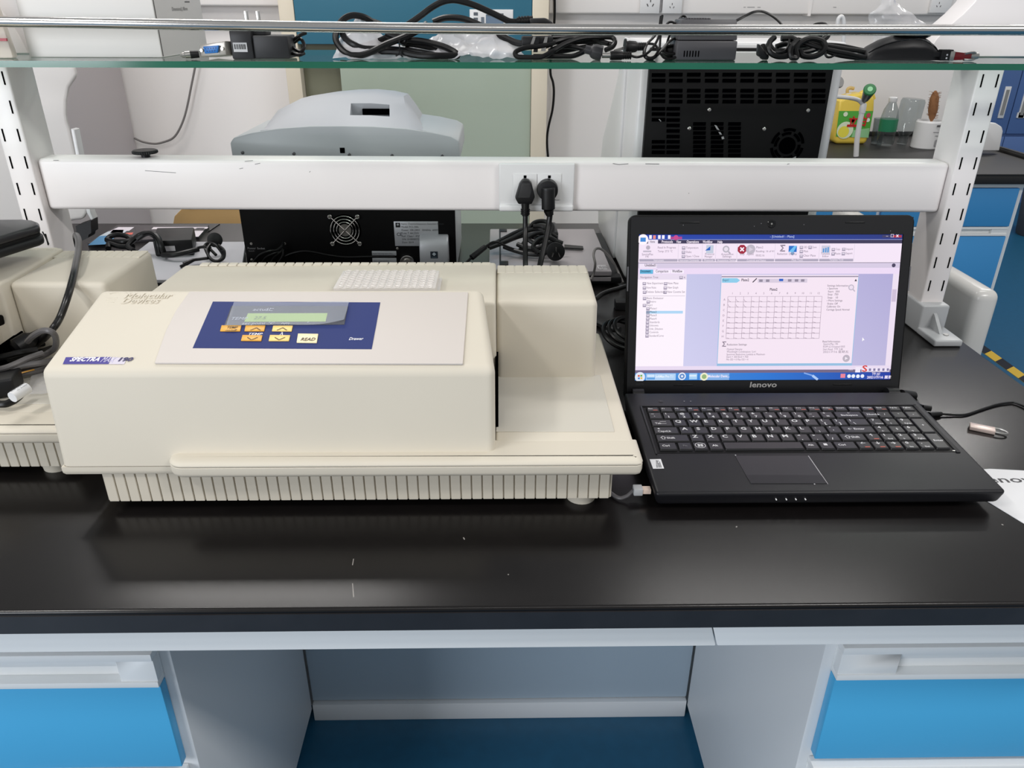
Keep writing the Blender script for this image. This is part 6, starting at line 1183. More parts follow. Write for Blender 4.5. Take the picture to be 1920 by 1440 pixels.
strands(t, [[(0.1849, 0.562, 1.2155), (0.1916, 0.562, 1.2168), (0.1995, 0.56, 1.2156), (0.2029, 0.553, 1.2086), (0.1972, 0.548, 1.2014), (0.1888, 0.546, 1.2008), (0.185, 0.55, 1.2062), (0.1887, 0.56, 1.2156), (0.1986, 0.57, 1.2239), (0.2066, 0.578, 1.2349), (0.2085, 0.58, 1.2484)], [(0.2086, 0.58, 1.2472), (0.2093, 0.578, 1.2361), (0.2076, 0.57, 1.2227), (0.2054, 0.56, 1.2107), (0.1992, 0.552, 1.2024), (0.192, 0.548, 1.1989)], [(0.215, 0.58, 1.2373), (0.2188, 0.58, 1.241), (0.2243, 0.58, 1.2411), (0.2284, 0.578, 1.2362), (0.2205, 0.575, 1.2263), (0.2165, 0.57, 1.2152), (0.2133, 0.56, 1.2057)], [(0.2256, 0.585, 1.2372), (0.2319, 0.585, 1.2435), (0.2369, 0.585, 1.2484), (0.2413, 0.585, 1.246), (0.2438, 0.58, 1.2374), (0.2455, 0.575, 1.2239), (0.2441, 0.57, 1.2141)], [(0.222, 0.58, 1.2361), (0.231, 0.58, 1.2423), (0.2392, 0.58, 1.2423), (0.2449, 0.578, 1.2362)], [(0.2071, 0.555, 1.2109), (0.2138, 0.552, 1.2062), (0.2262, 0.553, 1.2061), (0.2358, 0.556, 1.211), (0.2417, 0.56, 1.2158)], [(0.201, 0.548, 1.2039), (0.2091, 0.552, 1.2123), (0.2171, 0.558, 1.2195), (0.227, 0.565, 1.223), (0.2383, 0.565, 1.2193)], [(0.2045, 0.546, 1.2065), (0.2102, 0.545, 1.201), (0.2199, 0.546, 1.2003), (0.2305, 0.55, 1.2045), (0.2401, 0.555, 1.2073)], [(0.2318, 0.57, 1.2265), (0.2369, 0.565, 1.2193), (0.2395, 0.56, 1.2108)], [(0.251, 0.575, 1.2239), (0.2412, 0.572, 1.219), (0.2284, 0.568, 1.2154), (0.2158, 0.566, 1.2142)]], 0.0015, 'twin_flex', flat=1.7)
bm = BM(); lathe(bm, V((0.2376, 0.565, 1.2061)), (1,0.1,0.08), [(0.003,0),(0.0068,0.004),(0.0074,0.010),(0.006,0.014)], 14); ball(bm, (0.2232, 0.572, 1.207), 0.012, 0.008, 0.009); obj('cord_knot', bm, blk_r, t)

t = thing('grey_power_brick', 'dark grey vented power brick standing on the glass shelf', 'adapter', (0.27, 0.57, GZ))
bm = BM(); hexa(bm, [(0.2245,0.545,GZ),(0.3005,0.545,GZ),(0.3005,0.595,GZ),(0.2245,0.595,GZ),(0.2245,0.545,GZ+0.0225),(0.3005,0.545,GZ+0.0225),(0.3005,0.595,GZ+0.0225),(0.2245,0.595,GZ+0.0225)])
gb = obj('lower_shell', bm, adapt_g, t, bev=0.0018)
bm = BM(); hexa(bm, [(0.2250,0.5455,GZ+0.0230),(0.3000,0.5455,GZ+0.0230),(0.3000,0.5945,GZ+0.0230),(0.2250,0.5945,GZ+0.0230),(0.2285,0.549,GZ+0.0465),(0.2975,0.549,GZ+0.0465),(0.2975,0.591,GZ+0.0465),(0.2285,0.591,GZ+0.0465)])
ub = obj('upper_shell', bm, adapt_g, t, bev=0.0018)
bm = BM()
for k in range(6):
    x = 0.2345+0.0036*k
    box(bm, x-0.0006, x+0.0006, 0.5444, 0.546, GZ+0.004, GZ+0.0110); prism(bm, [(x+0.0025-0.0006,0.5462,GZ+0.0285),(x+0.0025+0.0006,0.5462,GZ+0.0285),(x+0.0025+0.0006,0.5484,GZ+0.0400),(x+0.0025-0.0006,0.5484,GZ+0.0400)], (0,-0.0008,0))
obj('vent_slots', bm, void, gb)['kind'] = 'stuff'
bm = BM()
for k in range(10): box(bm, 0.2325+0.0034*k, 0.2345+0.0034*k, 0.552, 0.585, GZ+0.046, GZ+0.0480)
obj('top_ribs', bm, adapt_g, ub)
strands(t, [[(0.2965, 0.59, 1.238), (0.3092, 0.6, 1.2422), (0.3217, 0.605, 1.2478), (0.3329, 0.605, 1.2529), (0.3439, 0.605, 1.2539), (0.3533, 0.6, 1.2505), (0.3649, 0.6, 1.2437), (0.3714, 0.595, 1.2362), (0.3738, 0.585, 1.2265)]], 0.0015, 'flex', flat=1.8)

t = thing('mouse', 'black computer mouse sitting on the glass shelf near right post', 'mouse', (0.49, 0.56, GZ))
prof_px = [(0.469, 1.2024), (0.4718, 1.2087), (0.4787, 1.2149), (0.4909, 1.2218), (0.5068, 1.2268), (0.5231, 1.2296), (0.5369, 1.2287), (0.5495, 1.222), (0.5585, 1.2133), (0.5627, 1.2046), (0.5626, 1.1995)]
bm = BM(); n = len(prof_px); rings = []; K = 14
for i, (x, z) in enumerate(prof_px):
    hz = max(z-GZ, 0.002); half = 0.027*math.sin(math.pi*(0.14+0.74*i/(n-1)))**0.5
    ring = []
    for k in range(K+1):
        a = math.pi*k/K; yy = -math.cos(a); zz = math.sin(a)**0.62
        ring.append(bm.verts.new((x, 0.568+half*yy*(1-0.10*zz), GZ+0.0008+hz*zz)))
    rings.append(ring)
for i in range(n-1):
    for k in range(K): bm.faces.new((rings[i][k], rings[i][k+1], rings[i+1][k+1], rings[i+1][k]))
bm.faces.new(rings[0]); bm.faces.new(rings[-1]); bm.faces.new([r[0] for r in rings]+[r[K] for r in rings[::-1]])
ms = obj('shell', bm, blk, t)
bm = BM(); pts = []
for i in range(1, n-1):
    x, z = prof_px[i]; hz = z-GZ; half = 0.027*math.sin(math.pi*(0.14+0.74*i/(n-1)))**0.5
    a = math.pi*0.24; pts.append((x, 0.568-half*math.cos(a)*(1-0.1*math.sin(a)**0.62)-0.0003, GZ+0.0008+hz*math.sin(a)**0.62))
tube(bm, pts, 0.0008, 6, 4); obj('side_line', bm, blk_g, ms)
bm = BM(); ball(bm, (0.527,0.561,GZ+0.030), 0.024, 0.014, 0.0062, 20); obj('gloss_saddle', bm, blk_g, ms)
strands(t, [[(0.4817, 0.555, 1.2012), (0.4669, 0.553, 1.2019), (0.4442, 0.55, 1.2064), (0.4239, 0.552, 1.2099), (0.4038, 0.555, 1.2141), (0.3878, 0.56, 1.2187), (0.3718, 0.565, 1.2222)], [(0.4876, 0.562, 1.2039), (0.4672, 0.565, 1.2087), (0.446, 0.565, 1.2112), (0.4212, 0.565, 1.2149), (0.401, 0.568, 1.2184), (0.3839, 0.57, 1.222)], [(0.4872, 0.57, 1.206), (0.4664, 0.572, 1.2103), (0.4424, 0.575, 1.2145), (0.4214, 0.575, 1.2157)], [(0.4896, 0.56, 1.2003), (0.4794, 0.555, 1.1986), (0.4611, 0.555, 1.2011), (0.4385, 0.56, 1.2039), (0.4223, 0.565, 1.2086)]], 0.0029)
t = thing('black_cord_coil', 'thick black cord coiled between grey power brick and mouse', 'cable', (0.38, 0.55, GZ))
strands(t, [[(0.3775, 0.55, 1.2222), (0.3702, 0.545, 1.2157), (0.3675, 0.541, 1.2072), (0.372, 0.539, 1.2), (0.3758, 0.54, 1.2036), (0.3748, 0.545, 1.212), (0.3808, 0.55, 1.2192), (0.3953, 0.555, 1.2239), (0.4093, 0.555, 1.2215), (0.414, 0.552, 1.2155), (0.4104, 0.548, 1.2082), (0.3986, 0.545, 1.2034), (0.3849, 0.545, 1.2046), (0.3815, 0.548, 1.2106)], [(0.3507, 0.56, 1.2248), (0.3444, 0.555, 1.2201), (0.3418, 0.55, 1.2129), (0.3452, 0.547, 1.2068), (0.3546, 0.545, 1.2033), (0.3666, 0.545, 1.2045), (0.3754, 0.55, 1.2105), (0.3798, 0.555, 1.2189), (0.3733, 0.56, 1.2236), (0.3597, 0.56, 1.2236)], [(0.3497, 0.556, 1.2051), (0.3643, 0.556, 1.2077), (0.3795, 0.556, 1.2071), (0.3949, 0.556, 1.209), (0.4086, 0.558, 1.2127)], [(0.3387, 0.565, 1.2152), (0.3392, 0.558, 1.2062), (0.342, 0.553, 1.2002), (0.3362, 0.556, 1.2038)], [(0.4142, 0.57, 1.2259), (0.4058, 0.58, 1.2355), (0.4156, 0.58, 1.2387), (0.4237, 0.578, 1.2356), (0.423, 0.572, 1.2271), (0.4145, 0.565, 1.2211)], [(0.3594, 0.575, 1.2129), (0.3727, 0.575, 1.2168), (0.3904, 0.575, 1.2143), (0.4064, 0.572, 1.2158)], [(0.3467, 0.57, 1.2182), (0.3533, 0.565, 1.2096), (0.3666, 0.562, 1.2061), (0.3865, 0.56, 1.2062)]], 0.0036)
strands(t, [[(0.3677, 0.553, 1.2227), (0.3662, 0.549, 1.2155), (0.3607, 0.546, 1.2094), (0.3513, 0.545, 1.207)], [(0.4122, 0.548, 1.2095), (0.4156, 0.545, 1.2034), (0.4211, 0.545, 1.2028), (0.4293, 0.55, 1.2063)]], 0.0014, 'thin_lead')
bm = BM(); prism(bm, [(0.3296, 0.55, 1.2178), (0.3359, 0.55, 1.2116), (0.344, 0.55, 1.2029), (0.3392, 0.55, 1.1992), (0.3303, 0.55, 1.2041)], (0,0.012,0)); obj('cord_plug', bm, blk, t, bev=0.0015)
t = thing('red_usb_plug', 'small black and dark red memory stick with silver end', 'memory stick', (0.57, 0.54, GZ))
a = (0.5593, 0.545, 1.2057)
bm = BM(); box(bm, a[0], a[0]+0.0150, 0.541, 0.552, GZ+0.0006, GZ+0.0135); ub_ = obj('black_collar', bm, blk, t, bev=0.001)
bm = BM(); box(bm, a[0]-0.010, a[0]+0.001, 0.544, 0.549, GZ+0.005, GZ+0.0105); obj('black_link', bm, blk, ub_)
p = Paint((0,0.541,0), (1,0,0), (0,0,1), (0,-1,0), lift=0.0002); p.rect(a[0]+0.0062,GZ+0.0028,a[0]+0.0082,GZ+0.0046,(200,200,204),1); p.rect(a[0]+0.0062,GZ+0.0066,a[0]+0.0082,GZ+0.0084,(200,200,204),1); p.build('contact_windows', ink_print, ub_)
bm = BM(); box(bm, a[0]+0.0112, a[0]+0.0168, 0.5403, 0.5527, GZ+0.0004, GZ+0.0118); obj('silver_ring', bm, steel, t, bev=0.0005)
bm = BM(); hexa(bm, [(a[0]+0.0166,0.5415,GZ+0.001),(a[0]+0.040,0.5425,GZ+0.0018),(a[0]+0.040,0.5505,GZ+0.0018),(a[0]+0.0166,0.5515,GZ+0.001),(a[0]+0.0166,0.5415,GZ+0.0112),(a[0]+0.040,0.5425,GZ+0.0090),(a[0]+0.040,0.5505,GZ+0.0090),(a[0]+0.0166,0.5515,GZ+0.0112)]); obj('red_shell', bm, darkred, t, bev=0.001)
bm = BM(); tube(bm, [(a[0]+0.030,0.5415,GZ+0.0090),(a[0]+0.041,0.543,GZ+0.0105),(a[0]+0.0475,0.547,GZ+0.0075),(a[0]+0.0478,0.547,GZ+0.0035),(a[0]+0.041,0.543,GZ+0.0018),(a[0]+0.030,0.5415,GZ+0.0020)], 0.0015, 8); cyl(bm, (a[0]+0.036,0.547,GZ+0.006), (a[0]+0.050,0.547,GZ+0.006), 0.0040, n=16); obj('silver_end', bm, steel, t)
# standing clear bag behind the mouse
bm = BM(); g = []; NX, NY = 26, 34
outl = [[(0.5416, 1.1995), (0.5378, 1.217), (0.5281, 1.2377), (0.5238, 1.2506), (0.5356, 1.2628), (0.5345, 1.2847)], [(0.6228, 1.1998), (0.6161, 1.2173), (0.6085, 1.2359), (0.5851, 1.2508), (0.559, 1.2656), (0.5547, 1.2848)]]
for j in range(NY+1):
    r = j/NY*5; k = min(4, int(r)); f_ = r-k
    l_ = [outl[0][k][i]+(outl[0][k+1][i]-outl[0][k][i])*f_ for i in (0,1)]; r_ = [outl[1][k][i]+(outl[1][k+1][i]-outl[1][k][i])*f_ for i in (0,1)]
    row = []
    for i in range(NX+1):
        s = i/NX; q_ = V((l_[0]+(r_[0]-l_[0])*s, 0.695, l_[1]+(r_[1]-l_[1])*s)); nq = q_*34
        q_.y += 0.012*math.cos((s-0.5)*math.pi)*-1+0.012*noise.noise(nq)+0.007*noise.noise(nq*2.6); q_.x += 0.003*noise.noise(nq*2); q_.z = max(GZ+0.0004, q_.z); row.append(bm.verts.new(q_))
    g.append(row)
for j in range(NY):
    for i in range(NX): bm.faces.new((g[j][i], g[j][i+1], g[j+1][i+1], g[j+1][i]))
o = obj('clear_bag', bm, bag_clear, None); tag(o, 'clear plastic bag standing upright behind the black mouse', 'bag')

# ================================================================== clutter on the left reader
t = thing('zipper_case', 'black zipper case resting on top of the left reader', 'case', (-0.62, 0.40, 0.99))
cz0 = 0.9895
pts = [(-0.6899, 0.4914), (-0.633, 0.4751), (-0.6029, 0.4764), (-0.5887, 0.4724), (-0.5758, 0.4619), (-0.5683, 0.449), (-0.5682, 0.4389), (-0.5757, 0.4194), (-0.5852, 0.3914), (-0.5993, 0.3438)]
bm = BM(); prism(bm, [(x,y,cz0) for x,y in pts], (0,0,0.011)); lw = obj('lower_half', bm, blk, t, bev=0.004, seg=3)
bm = BM(); prism(bm, [(x-0.002,y+0.001,cz0+0.0135) for x,y in pts], (0,0,0.011)); obj('upper_half', bm, mat('case_top', (34,33,36), 0.35), t, bev=0.004, seg=3)
bm = BM(); prism(bm, [(x-0.004,y+0.002,cz0+0.0105) for x,y in pts], (0,0,0.0035)); obj('zip_band', bm, blk_r, lw)
bm = BM(); a = (-0.5764, 0.4634, 1.0); tube(bm, [(a[0],a[1],1.001),(a[0]+0.004,a[1]-0.003,0.994),(a[0]+0.006,a[1]-0.004,0.986)], 0.0009, 6); obj('zip_pull', bm, blk, lw)
# thick cable coming over the left reader
RZ = 0.8715
t = thing('thick_black_cable', 'thick glossy black cable arching over the left reader', 'cable', (-0.45, 0.4, 0.98))
bm = BM(); tube(bm, [(-0.5874, 0.555, 0.9553), (-0.5815, 0.545, 0.9718), (-0.5714, 0.53, 0.9774), (-0.5572, 0.505, 0.9771), (-0.541, 0.47, 0.9744), (-0.5223, 0.425, 0.9729), (-0.5069, 0.385, 0.9696), (-0.499, 0.35, 0.9573), (-0.5042, 0.332, 0.9372), (-0.5095, 0.318, 0.9265)]+[(-0.5522, 0.3594, 0.895), (-0.5677, 0.3563, 0.888), (-0.5888, 0.3557, 0.882), (-0.6086, 0.3494, 0.88), (-0.6335, 0.3434, 0.88)], 0.0041, 12); obj('cable', bm, mat('thick_cable_black', (14,14,15), 0.28), t)
t = thing('grey_cable_bundle', 'grey cables bundled on the left reader drawer platform', 'cable', (-0.52, 0.28, RZ))
bm = BM()
for l in [[(-0.5903, 0.2748, 0.885), (-0.5569, 0.2806, 0.89), (-0.5426, 0.288, 0.893), (-0.5322, 0.3052, 0.895), (-0.5253, 0.3246, 0.895), (-0.5119, 0.3202, 0.905), (-0.4971, 0.3011, 0.925), (-0.4948, 0.2925, 0.935), (-0.5058, 0.2957, 0.935), (-0.5237, 0.3044, 0.925), (-0.5368, 0.3126, 0.915)], [(-0.5947, 0.2796, 0.88), (-0.5664, 0.2931, 0.882), (-0.5511, 0.3044, 0.884), (-0.536, 0.3159, 0.884), (-0.5263, 0.3321, 0.882), (-0.5227, 0.3487, 0.88)], [(-0.5928, 0.2749, 0.877), (-0.5651, 0.2889, 0.878), (-0.5474, 0.3006, 0.879), (-0.5321, 0.3119, 0.879), (-0.5192, 0.3278, 0.877)], [(-0.586, 0.2718, 0.893), (-0.5543, 0.279, 0.896), (-0.5429, 0.2858, 0.898), (-0.5333, 0.2986, 0.9), (-0.5243, 0.3133, 0.9)], [(-0.5905, 0.2768, 0.888), (-0.5563, 0.2805, 0.892), (-0.5383, 0.2915, 0.894), (-0.5217, 0.3043, 0.892), (-0.5178, 0.3315, 0.885)]]:
    bm = BM(); tube(bm, l, 0.0034, 9, zmin=RZ+0.0036); gc = obj('cable_loop', bm, cable_g, t)
bm = BM(); tube(bm, [(-0.5443, 0.294, 0.8835), (-0.54, 0.2982, 0.8835), (-0.5359, 0.3017, 0.8835), (-0.5341, 0.3049, 0.883)], 0.0008, 6); obj('yellow_tie', bm, mat('tie_yellow', (222,160,40), 0.4), gc)
t = thing('black_plug_pile', 'black plug and cords with white cable tag on left reader', 'cable', (-0.54, 0.22, RZ))
bm = BM(); 
for l in [[(-0.6273, 0.3362, 0.886), (-0.5901, 0.3376, 0.888), (-0.576, 0.3471, 0.89), (-0.5631, 0.3581, 0.89), (-0.5514, 0.3827, 0.885)], [(-0.6106, 0.3078, 0.884), (-0.5828, 0.3238, 0.886), (-0.5647, 0.3357, 0.886), (-0.5503, 0.3525, 0.884), (-0.5453, 0.381, 0.88)], [(-0.6065, 0.305, 0.892), (-0.5755, 0.3151, 0.894), (-0.5578, 0.3226, 0.896), (-0.544, 0.3362, 0.894)], [(-0.5664, 0.233, 0.88), (-0.5296, 0.2273, 0.879), (-0.5198, 0.2301, 0.88), (-0.5153, 0.2373, 0.882), (-0.5145, 0.2473, 0.884)]]:
    bm = BM(); tube(bm, l, 0.0040, 9, zmin=RZ+0.0044); pp = obj('cord_loop', bm, blk_r, t)
bm = BM(); c0, c1 = V((-0.5699, 0.3334, 0.896)), V((-0.557, 0.3528, 0.902)); lathe(bm, c0, c1-c0, [(0.006,0),(0.0105,0.004),(0.0105,0.020),(0.0065,0.026),(0.0055,0.036)], 12); obj('appliance_plug', bm, blk, pp)
hp = [V(q) for q in [(-0.558, 0.2444, 0.874), (-0.5305, 0.2568, 0.874), (-0.538, 0.2886, 0.874), (-0.5811, 0.2835, 0.874)]]
bm = BM(); hexa(bm, hp+[q+V((0,0.002,0.020)) for q in hp]); hh = obj('ribbed_plug', bm, blk, pp, bev=0.003, seg=3)
c0, c1 = V((-0.5038, 0.2121, 0.895)), V((-0.4972, 0.2302, 0.897))
bm = BM(); cyl(bm, c0, c1, 0.0058, n=16); tg = obj('white_tag', bm, paper_m, pp)
d_ = (c1-c0).normalized(); up_ = V((0,-0.55,0.83)); up_ = (up_-d_*up_.dot(d_)).normalized(); sd_ = up_.cross(d_)
p = Paint(c0+up_*0.0058, d_, sd_, up_, lift=0.0002)
p.text('W00 50-0010 Rev A1', 0.001, 0.0008, 0.0030, (40,40,42), 'l', l=1); p.text('Q1 A10030', 0.006, -0.0026, 0.0026, (60,60,62), 'l', l=1); p.build('tag_lettering', ink_print, tg)
t = thing('upright_black_case', 'black upright plastic case standing on left reader platform', 'case', (-0.56, 0.33, RZ))
bm = BM(); q8 = [V(q) for q in [(-0.6505, 0.3674, 0.872), (-0.6045, 0.3799, 0.872), (-0.617, 0.3999, 0.872), (-0.6634, 0.3886, 0.872)]]; tp = [V(q) for q in [(-0.6176, 0.345, 0.9351), (-0.5771, 0.345, 0.935), (-0.5923, 0.365, 0.9259), (-0.6325, 0.365, 0.926)]]
hexa(bm, q8+tp); obj('case_body', bm, blk_d, t, bev=0.002)
# thin clear sheet of film lying over the left reader front
bm = BM(); g = []; c4 = [V(q) for q in [(-0.5188, 0.2557, 0.8725), (-0.4857, 0.2684, 0.8725), (-0.5215, 0.3283, 0.874), (-0.5432, 0.3149, 0.8735)]]
for j in range(9):
    row = []
    for i in range(11):
        q_ = c4[0].lerp(c4[1], i/10).lerp(c4[3].lerp(c4[2], i/10), j/8); q_.z += 0.0010+0.004*abs(noise.noise(q_*60)); q_.x = min(q_.x, -0.437); row.append(bm.verts.new(q_))
    g.append(row)
for j in range(8):
    for i in range(10): bm.faces.new((g[j][i], g[j][i+1], g[j+1][i+1], g[j+1][i]))
o = obj('clear_film_bag', bm, bag_clear, None); tag(o, 'small clear film bag lying between the two cream readers', 'bag')

# ================================================================== along the back wall
t = thing('fume_hood', 'cream framed fume hood with teal fascia and green glass sash', 'fume hood', (-0.29, 2.55, 0))
for xa, xb in ((-0.752, -0.700), (0.120, 0.177)):
    bm = BM(); box(bm, xa, xb, 2.45, 2.625, 0.0, 2.2); obj('side_post', bm, creamw, t, bev=0.002)
bm = BM(); box(bm, -0.6985, 0.1185, 2.452, 2.62, 1.128, 2.2); fa = obj('fascia', bm, teal, t, bev=0.002)
bm = BM(); box(bm, -0.6985, 0.1185, 2.60, 2.62, 0.45, 1.127); obj('rear_lining', bm, mat('hood_lining', (168,172,156), 0.5), t)
bm = BM(); box(bm, -0.6985, 0.1185, 2.452, 2.62, 0.0, 0.45); obj('base_cupboard', bm, creamw, t, bev=0.002)
bm = BM(); box(bm, -0.6985, 0.1185, 2.50, 2.504, 0.452, 1.126); obj('rear_pane', bm, mat('olive_pane', (122,122,102), 0.12), t, smooth=False)
bm = BM(); box(bm, -0.562, 0.1185, 2.466, 2.470, 0.452, 1.126); obj('front_pane', bm, mat('green_pane', (176,188,172), 0.12, coat=0.3), t, smooth=False)
q0 = (-0.0965, 2.45, 1.2398); q1 = (0.0535, 2.45, 1.1726)
bm = BM(); box(bm, q0[0], q1[0], 2.449, 2.4525, q1[2], q0[2]); cp = obj('control_panel', bm, white_p, fa, bev=0.001)
def pxz(u, v): return u
p = Paint((0,2.449,0), (1,0,0), (0,0,1), (0,-1,0), lift=0.0004)
for a, b, c, l in (((-0.0829, 1.2307), (-0.0683, 1.2208), (92,98,106), 1), ((-0.0832, 1.2141), (-0.0686, 1.2058), (92,98,106), 1), ((-0.0574, 1.2159), (-0.0467, 1.1858), (110,118,128), 1), ((-0.0407, 1.2242), (0.0201, 1.186), (104,124,146), 1), ((-0.037, 1.2276), (0.0201, 1.2195), (84,92,100), 2)): p.rect(a[0], b[1], b[0], a[1], c, l)
p.build('panel_print', ink_print, cp)
# cable trunking with sockets
bm = BM(); box(bm, 0.185, 1.76, 2.575, 2.6295, 1.2265, 1.36); o = obj('cable_trunking', bm, wallm, None, bev=0.006, seg=3); tag(o, 'white cable trunking along the back wall right of the hood', 'trunking')
p = Paint((0,2.575,0), (1,0,0), (0,0,1), (0,-1,0), lift=0.0004)
for a, b in ([((0.886, 1.2494), (0.8937, 1.2495)), ((0.8995, 1.2495), (0.9265, 1.2496)), ((0.9363, 1.2493), (0.9479, 1.2493)), ((1.211, 1.2507), (1.2227, 1.2504))]): p.line(a, b, 0.0018, (140,138,138), 1)
p.build('faint_print', ink_print, o)
bm = BM(); x = 1.1279; box(bm, x-0.005, x+0.005, 2.572, 2.6295, 1.2215, 1.36); obj('joint_cover', bm, wallm, o)
bm = BM(); box(bm, -1.35, -0.757, 2.575, 2.6295, 1.2465, 1.38); o = obj('cable_trunking', bm, wallm, None, bev=0.006, seg=3); tag(o, 'white cable trunking along the back wall left of the hood', 'trunking')
bm = BM(); x = 0.5844; box(bm, x-0.004, x+0.004, 2.568, 2.575, 1.235, 1.36)
o = obj('socket_gap_strip', bm, mat('gap_grey', (150,148,148), 0.6), None); tag(o, 'grey strip between the two white wall sockets', 'strip')
for u0, u1, v1, nm, hc in (((0.5102, 2.56, 1.2283), (0.5803, 2.56, 1.2285), 0, 'white wall socket with dark holes, left one of the pair', ((0.5458, 2.56, 1.2611))), ((0.5908, 2.56, 1.2286), (0.6601, 2.56, 1.2288), 0, 'white wall socket with small holes, right one of the pair', ((0.6241, 2.56, 1.2528))), ((1.5593, 2.56, 1.234), (1.6331, 2.56, 1.2343), 0, 'white wall socket half hidden by the right post bracket', ((1.5868, 2.56, 1.26)))):
    bm = BM(); box(bm, u0[0], u1[0], 2.560, 2.5745, u0[2], u0[2]+0.072); o = obj('wall_socket', bm, white_p, None, bev=0.001); tag(o, nm, 'socket', 'wall sockets on the trunking')
    p = Paint((0,2.560,0), (1,0,0), (0,0,1), (0,-1,0), lift=0.0004); c = hc
    big = 1.5 if 'left one' in nm else 1.0
    p.line((c[0],c[2]+0.003),(c[0],c[2]+0.009*big), 0.0022*big, (60,58,58), 1); p.line((c[0]-0.008*big,c[2]-0.002),(c[0]-0.005*big,c[2]-0.007*big), 0.0022*big, (60,58,58), 1); p.line((c[0]+0.008*big,c[2]-0.002),(c[0]+0.005*big,c[2]-0.007*big), 0.0022*big, (60,58,58), 1)
    p.build('socket_holes', ink_print, o)
bm = BM(); tube(bm, [(0.201, 2.57, 1.3038), (0.2043, 2.57, 1.2528), (0.2041, 2.57, 1.1922), (0.1985, 2.6, 1.111), (0.1967, 2.6, 1.0285), (0.2077, 2.6, 0.9912), (0.2118, 2.6, 0.9534), (0.2083, 2.6, 0.8959), (0.1955, 2.6, 0.8373), (0.1903, 2.6, 0.7977), (0.1913, 2.6, 0.7577), (0.1967, 2.6, 0.7069), (0.203, 2.6, 0.6241)], 0.0045, 8); o = obj('black_wall_wire', bm, blk_r); tag(o, 'black wire hanging down the wall right of the fume hood', 'wire')
bm = BM(); tube(bm, [(-1.0899, 2.6, 1.1605), (-1.1134, 2.6, 1.0707), (-1.1294, 2.6, 1.0249), (-1.1512, 2.6, 0.9691), (-1.1734, 2.6, 0.9122), (-1.197, 2.6, 0.8603), (-1.2256, 2.6, 0.8153), (-1.2531, 2.6, 0.7877), (-1.2885, 2.6, 0.7737), (-1.3267, 2.6, 0.7667), (-1.3702, 2.6, 0.7736), (-1.4, 2.6, 0.7875)], 0.0040, 8); o = obj('grey_wall_wire', bm, cable_lg); tag(o, 'thin grey wire sagging down the wall left of the hood', 'wire')
t = thing('tan_board', 'tan rounded board standing beyond the far edge of bench', 'board', (-0.7, 1.62, 0))
bm = BM(); pr = [(-0.93,0.0),(-0.905,0.68),(-0.885,0.735),(-0.862,0.755),(-0.835,0.762),(-0.50,0.762),(-0.50,0.0)]; prism(bm, [(x,1.6,z) for x,z in pr], (0,0.03,0)); bd = obj('board_face', bm, wood, t, bev=0.003)
bm = BM(); prism(bm, [(-0.84,1.5995,0.756),(-0.60,1.5995,0.753),(-0.60,1.5995,0.7545),(-0.84,1.5995,0.7575)], (0,-0.001,0)); obj('fold_line', bm, mat('fold_tan', (150,116,70), 0.6), bd)

t = thing('wall_shade_box', 'tall plain grey cabinet against the back wall behind white instrument', 'cabinet', (-1.7, 2.2, 0))  # added box with doors; its grey colour stands in for a wall shadow
bm = BM(); box(bm, -2.2, -1.403, 1.76, 2.617, 0.06, 2.0); gcs = obj('carcass', bm, mat('mauve_wall_shade', (188,182,184), 0.6), t, bev=0.012, seg=3)  # body of the added shade box
bm = BM(); box(bm, -2.19, -1.802, 1.745, 1.761, 0.08, 1.98); obj('door', bm, MATS['mauve_wall_shade'], t, bev=0.002)  # door of the added shade box
bm = BM(); box(bm, -1.798, -1.413, 1.745, 1.761, 0.08, 1.98); obj('door', bm, MATS['mauve_wall_shade'], t, bev=0.002)  # door of the added shade box
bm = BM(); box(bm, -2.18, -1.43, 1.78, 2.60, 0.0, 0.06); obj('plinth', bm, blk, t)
# ---- sink bench along the wall with bottles
t = thing('sink_worktop', 'black worktop of the wall bench behind the right post', 'worktop', (1.3, 2.2, 0.78))
bm = BM(); box(bm, 0.72, 1.772, 1.826, 2.617, 0.775, 0.80); wt = obj('slab', bm, mat('wall_bench_laminate', (24,23,23), 0.55), t, bev=0.002)
bm = BM(); box(bm, 1.757, 1.772, 1.83, 2.617, 0.7995, 0.815); box(bm, 0.72, 1.757, 1.826, 1.838, 0.7995, 0.806); box(bm, 0.72, 1.757, 2.60, 2.617, 0.7995, 0.815); obj('raised_edge', bm, MATS['wall_bench_laminate'], wt, bev=0.002)
t = thing('wall_bench_cabinet', 'white base cabinet with two blue drawer fronts under wall bench', 'cabinet', (1.2, 2.2, 0))
bm = BM(); box(bm, 0.74, 1.615, 1.862, 2.61, 0.0, 0.7745); obj('carcass', bm, cabw, t)
bm = BM(); box(bm, 0.74, 1.618, 1.845, 1.862, 0.762, 0.7748); obj('top_rail', bm, cabw, t)
for z0, z1 in ((0.640, 0.758), (0.25, 0.608)):
    for xa, xb in ((0.76, 1.17), (1.185, 1.597)):
        bm = BM(); box(bm, xa, xb, 1.850, 1.8625, z0, z1); dr = obj('drawer', bm, mat('bench_blue', (66,150,212), 0.42) if 'bench_blue' not in MATS else MATS['bench_blue'], t, bev=0.001)
for xa, xb in ((0.76, 1.17), (1.185, 1.597)):
    bm = BM(); box(bm, xa, xb, 1.850, 1.8625, 0.610, 0.6165); box(bm, xa, xb, 1.850, 1.8625, 0.631, 0.638); box(bm, xa, xa+0.05, 1.852, 1.8625, 0.6165, 0.631); box(bm, xb-0.05, xb, 1.852, 1.8625, 0.6165, 0.631); obj('grip_strip', bm, cabw, t)
t = thing('detergent_jug', 'yellow detergent jug with green label beside the white tap', 'jug', (1.3, 2.4, 0.8))
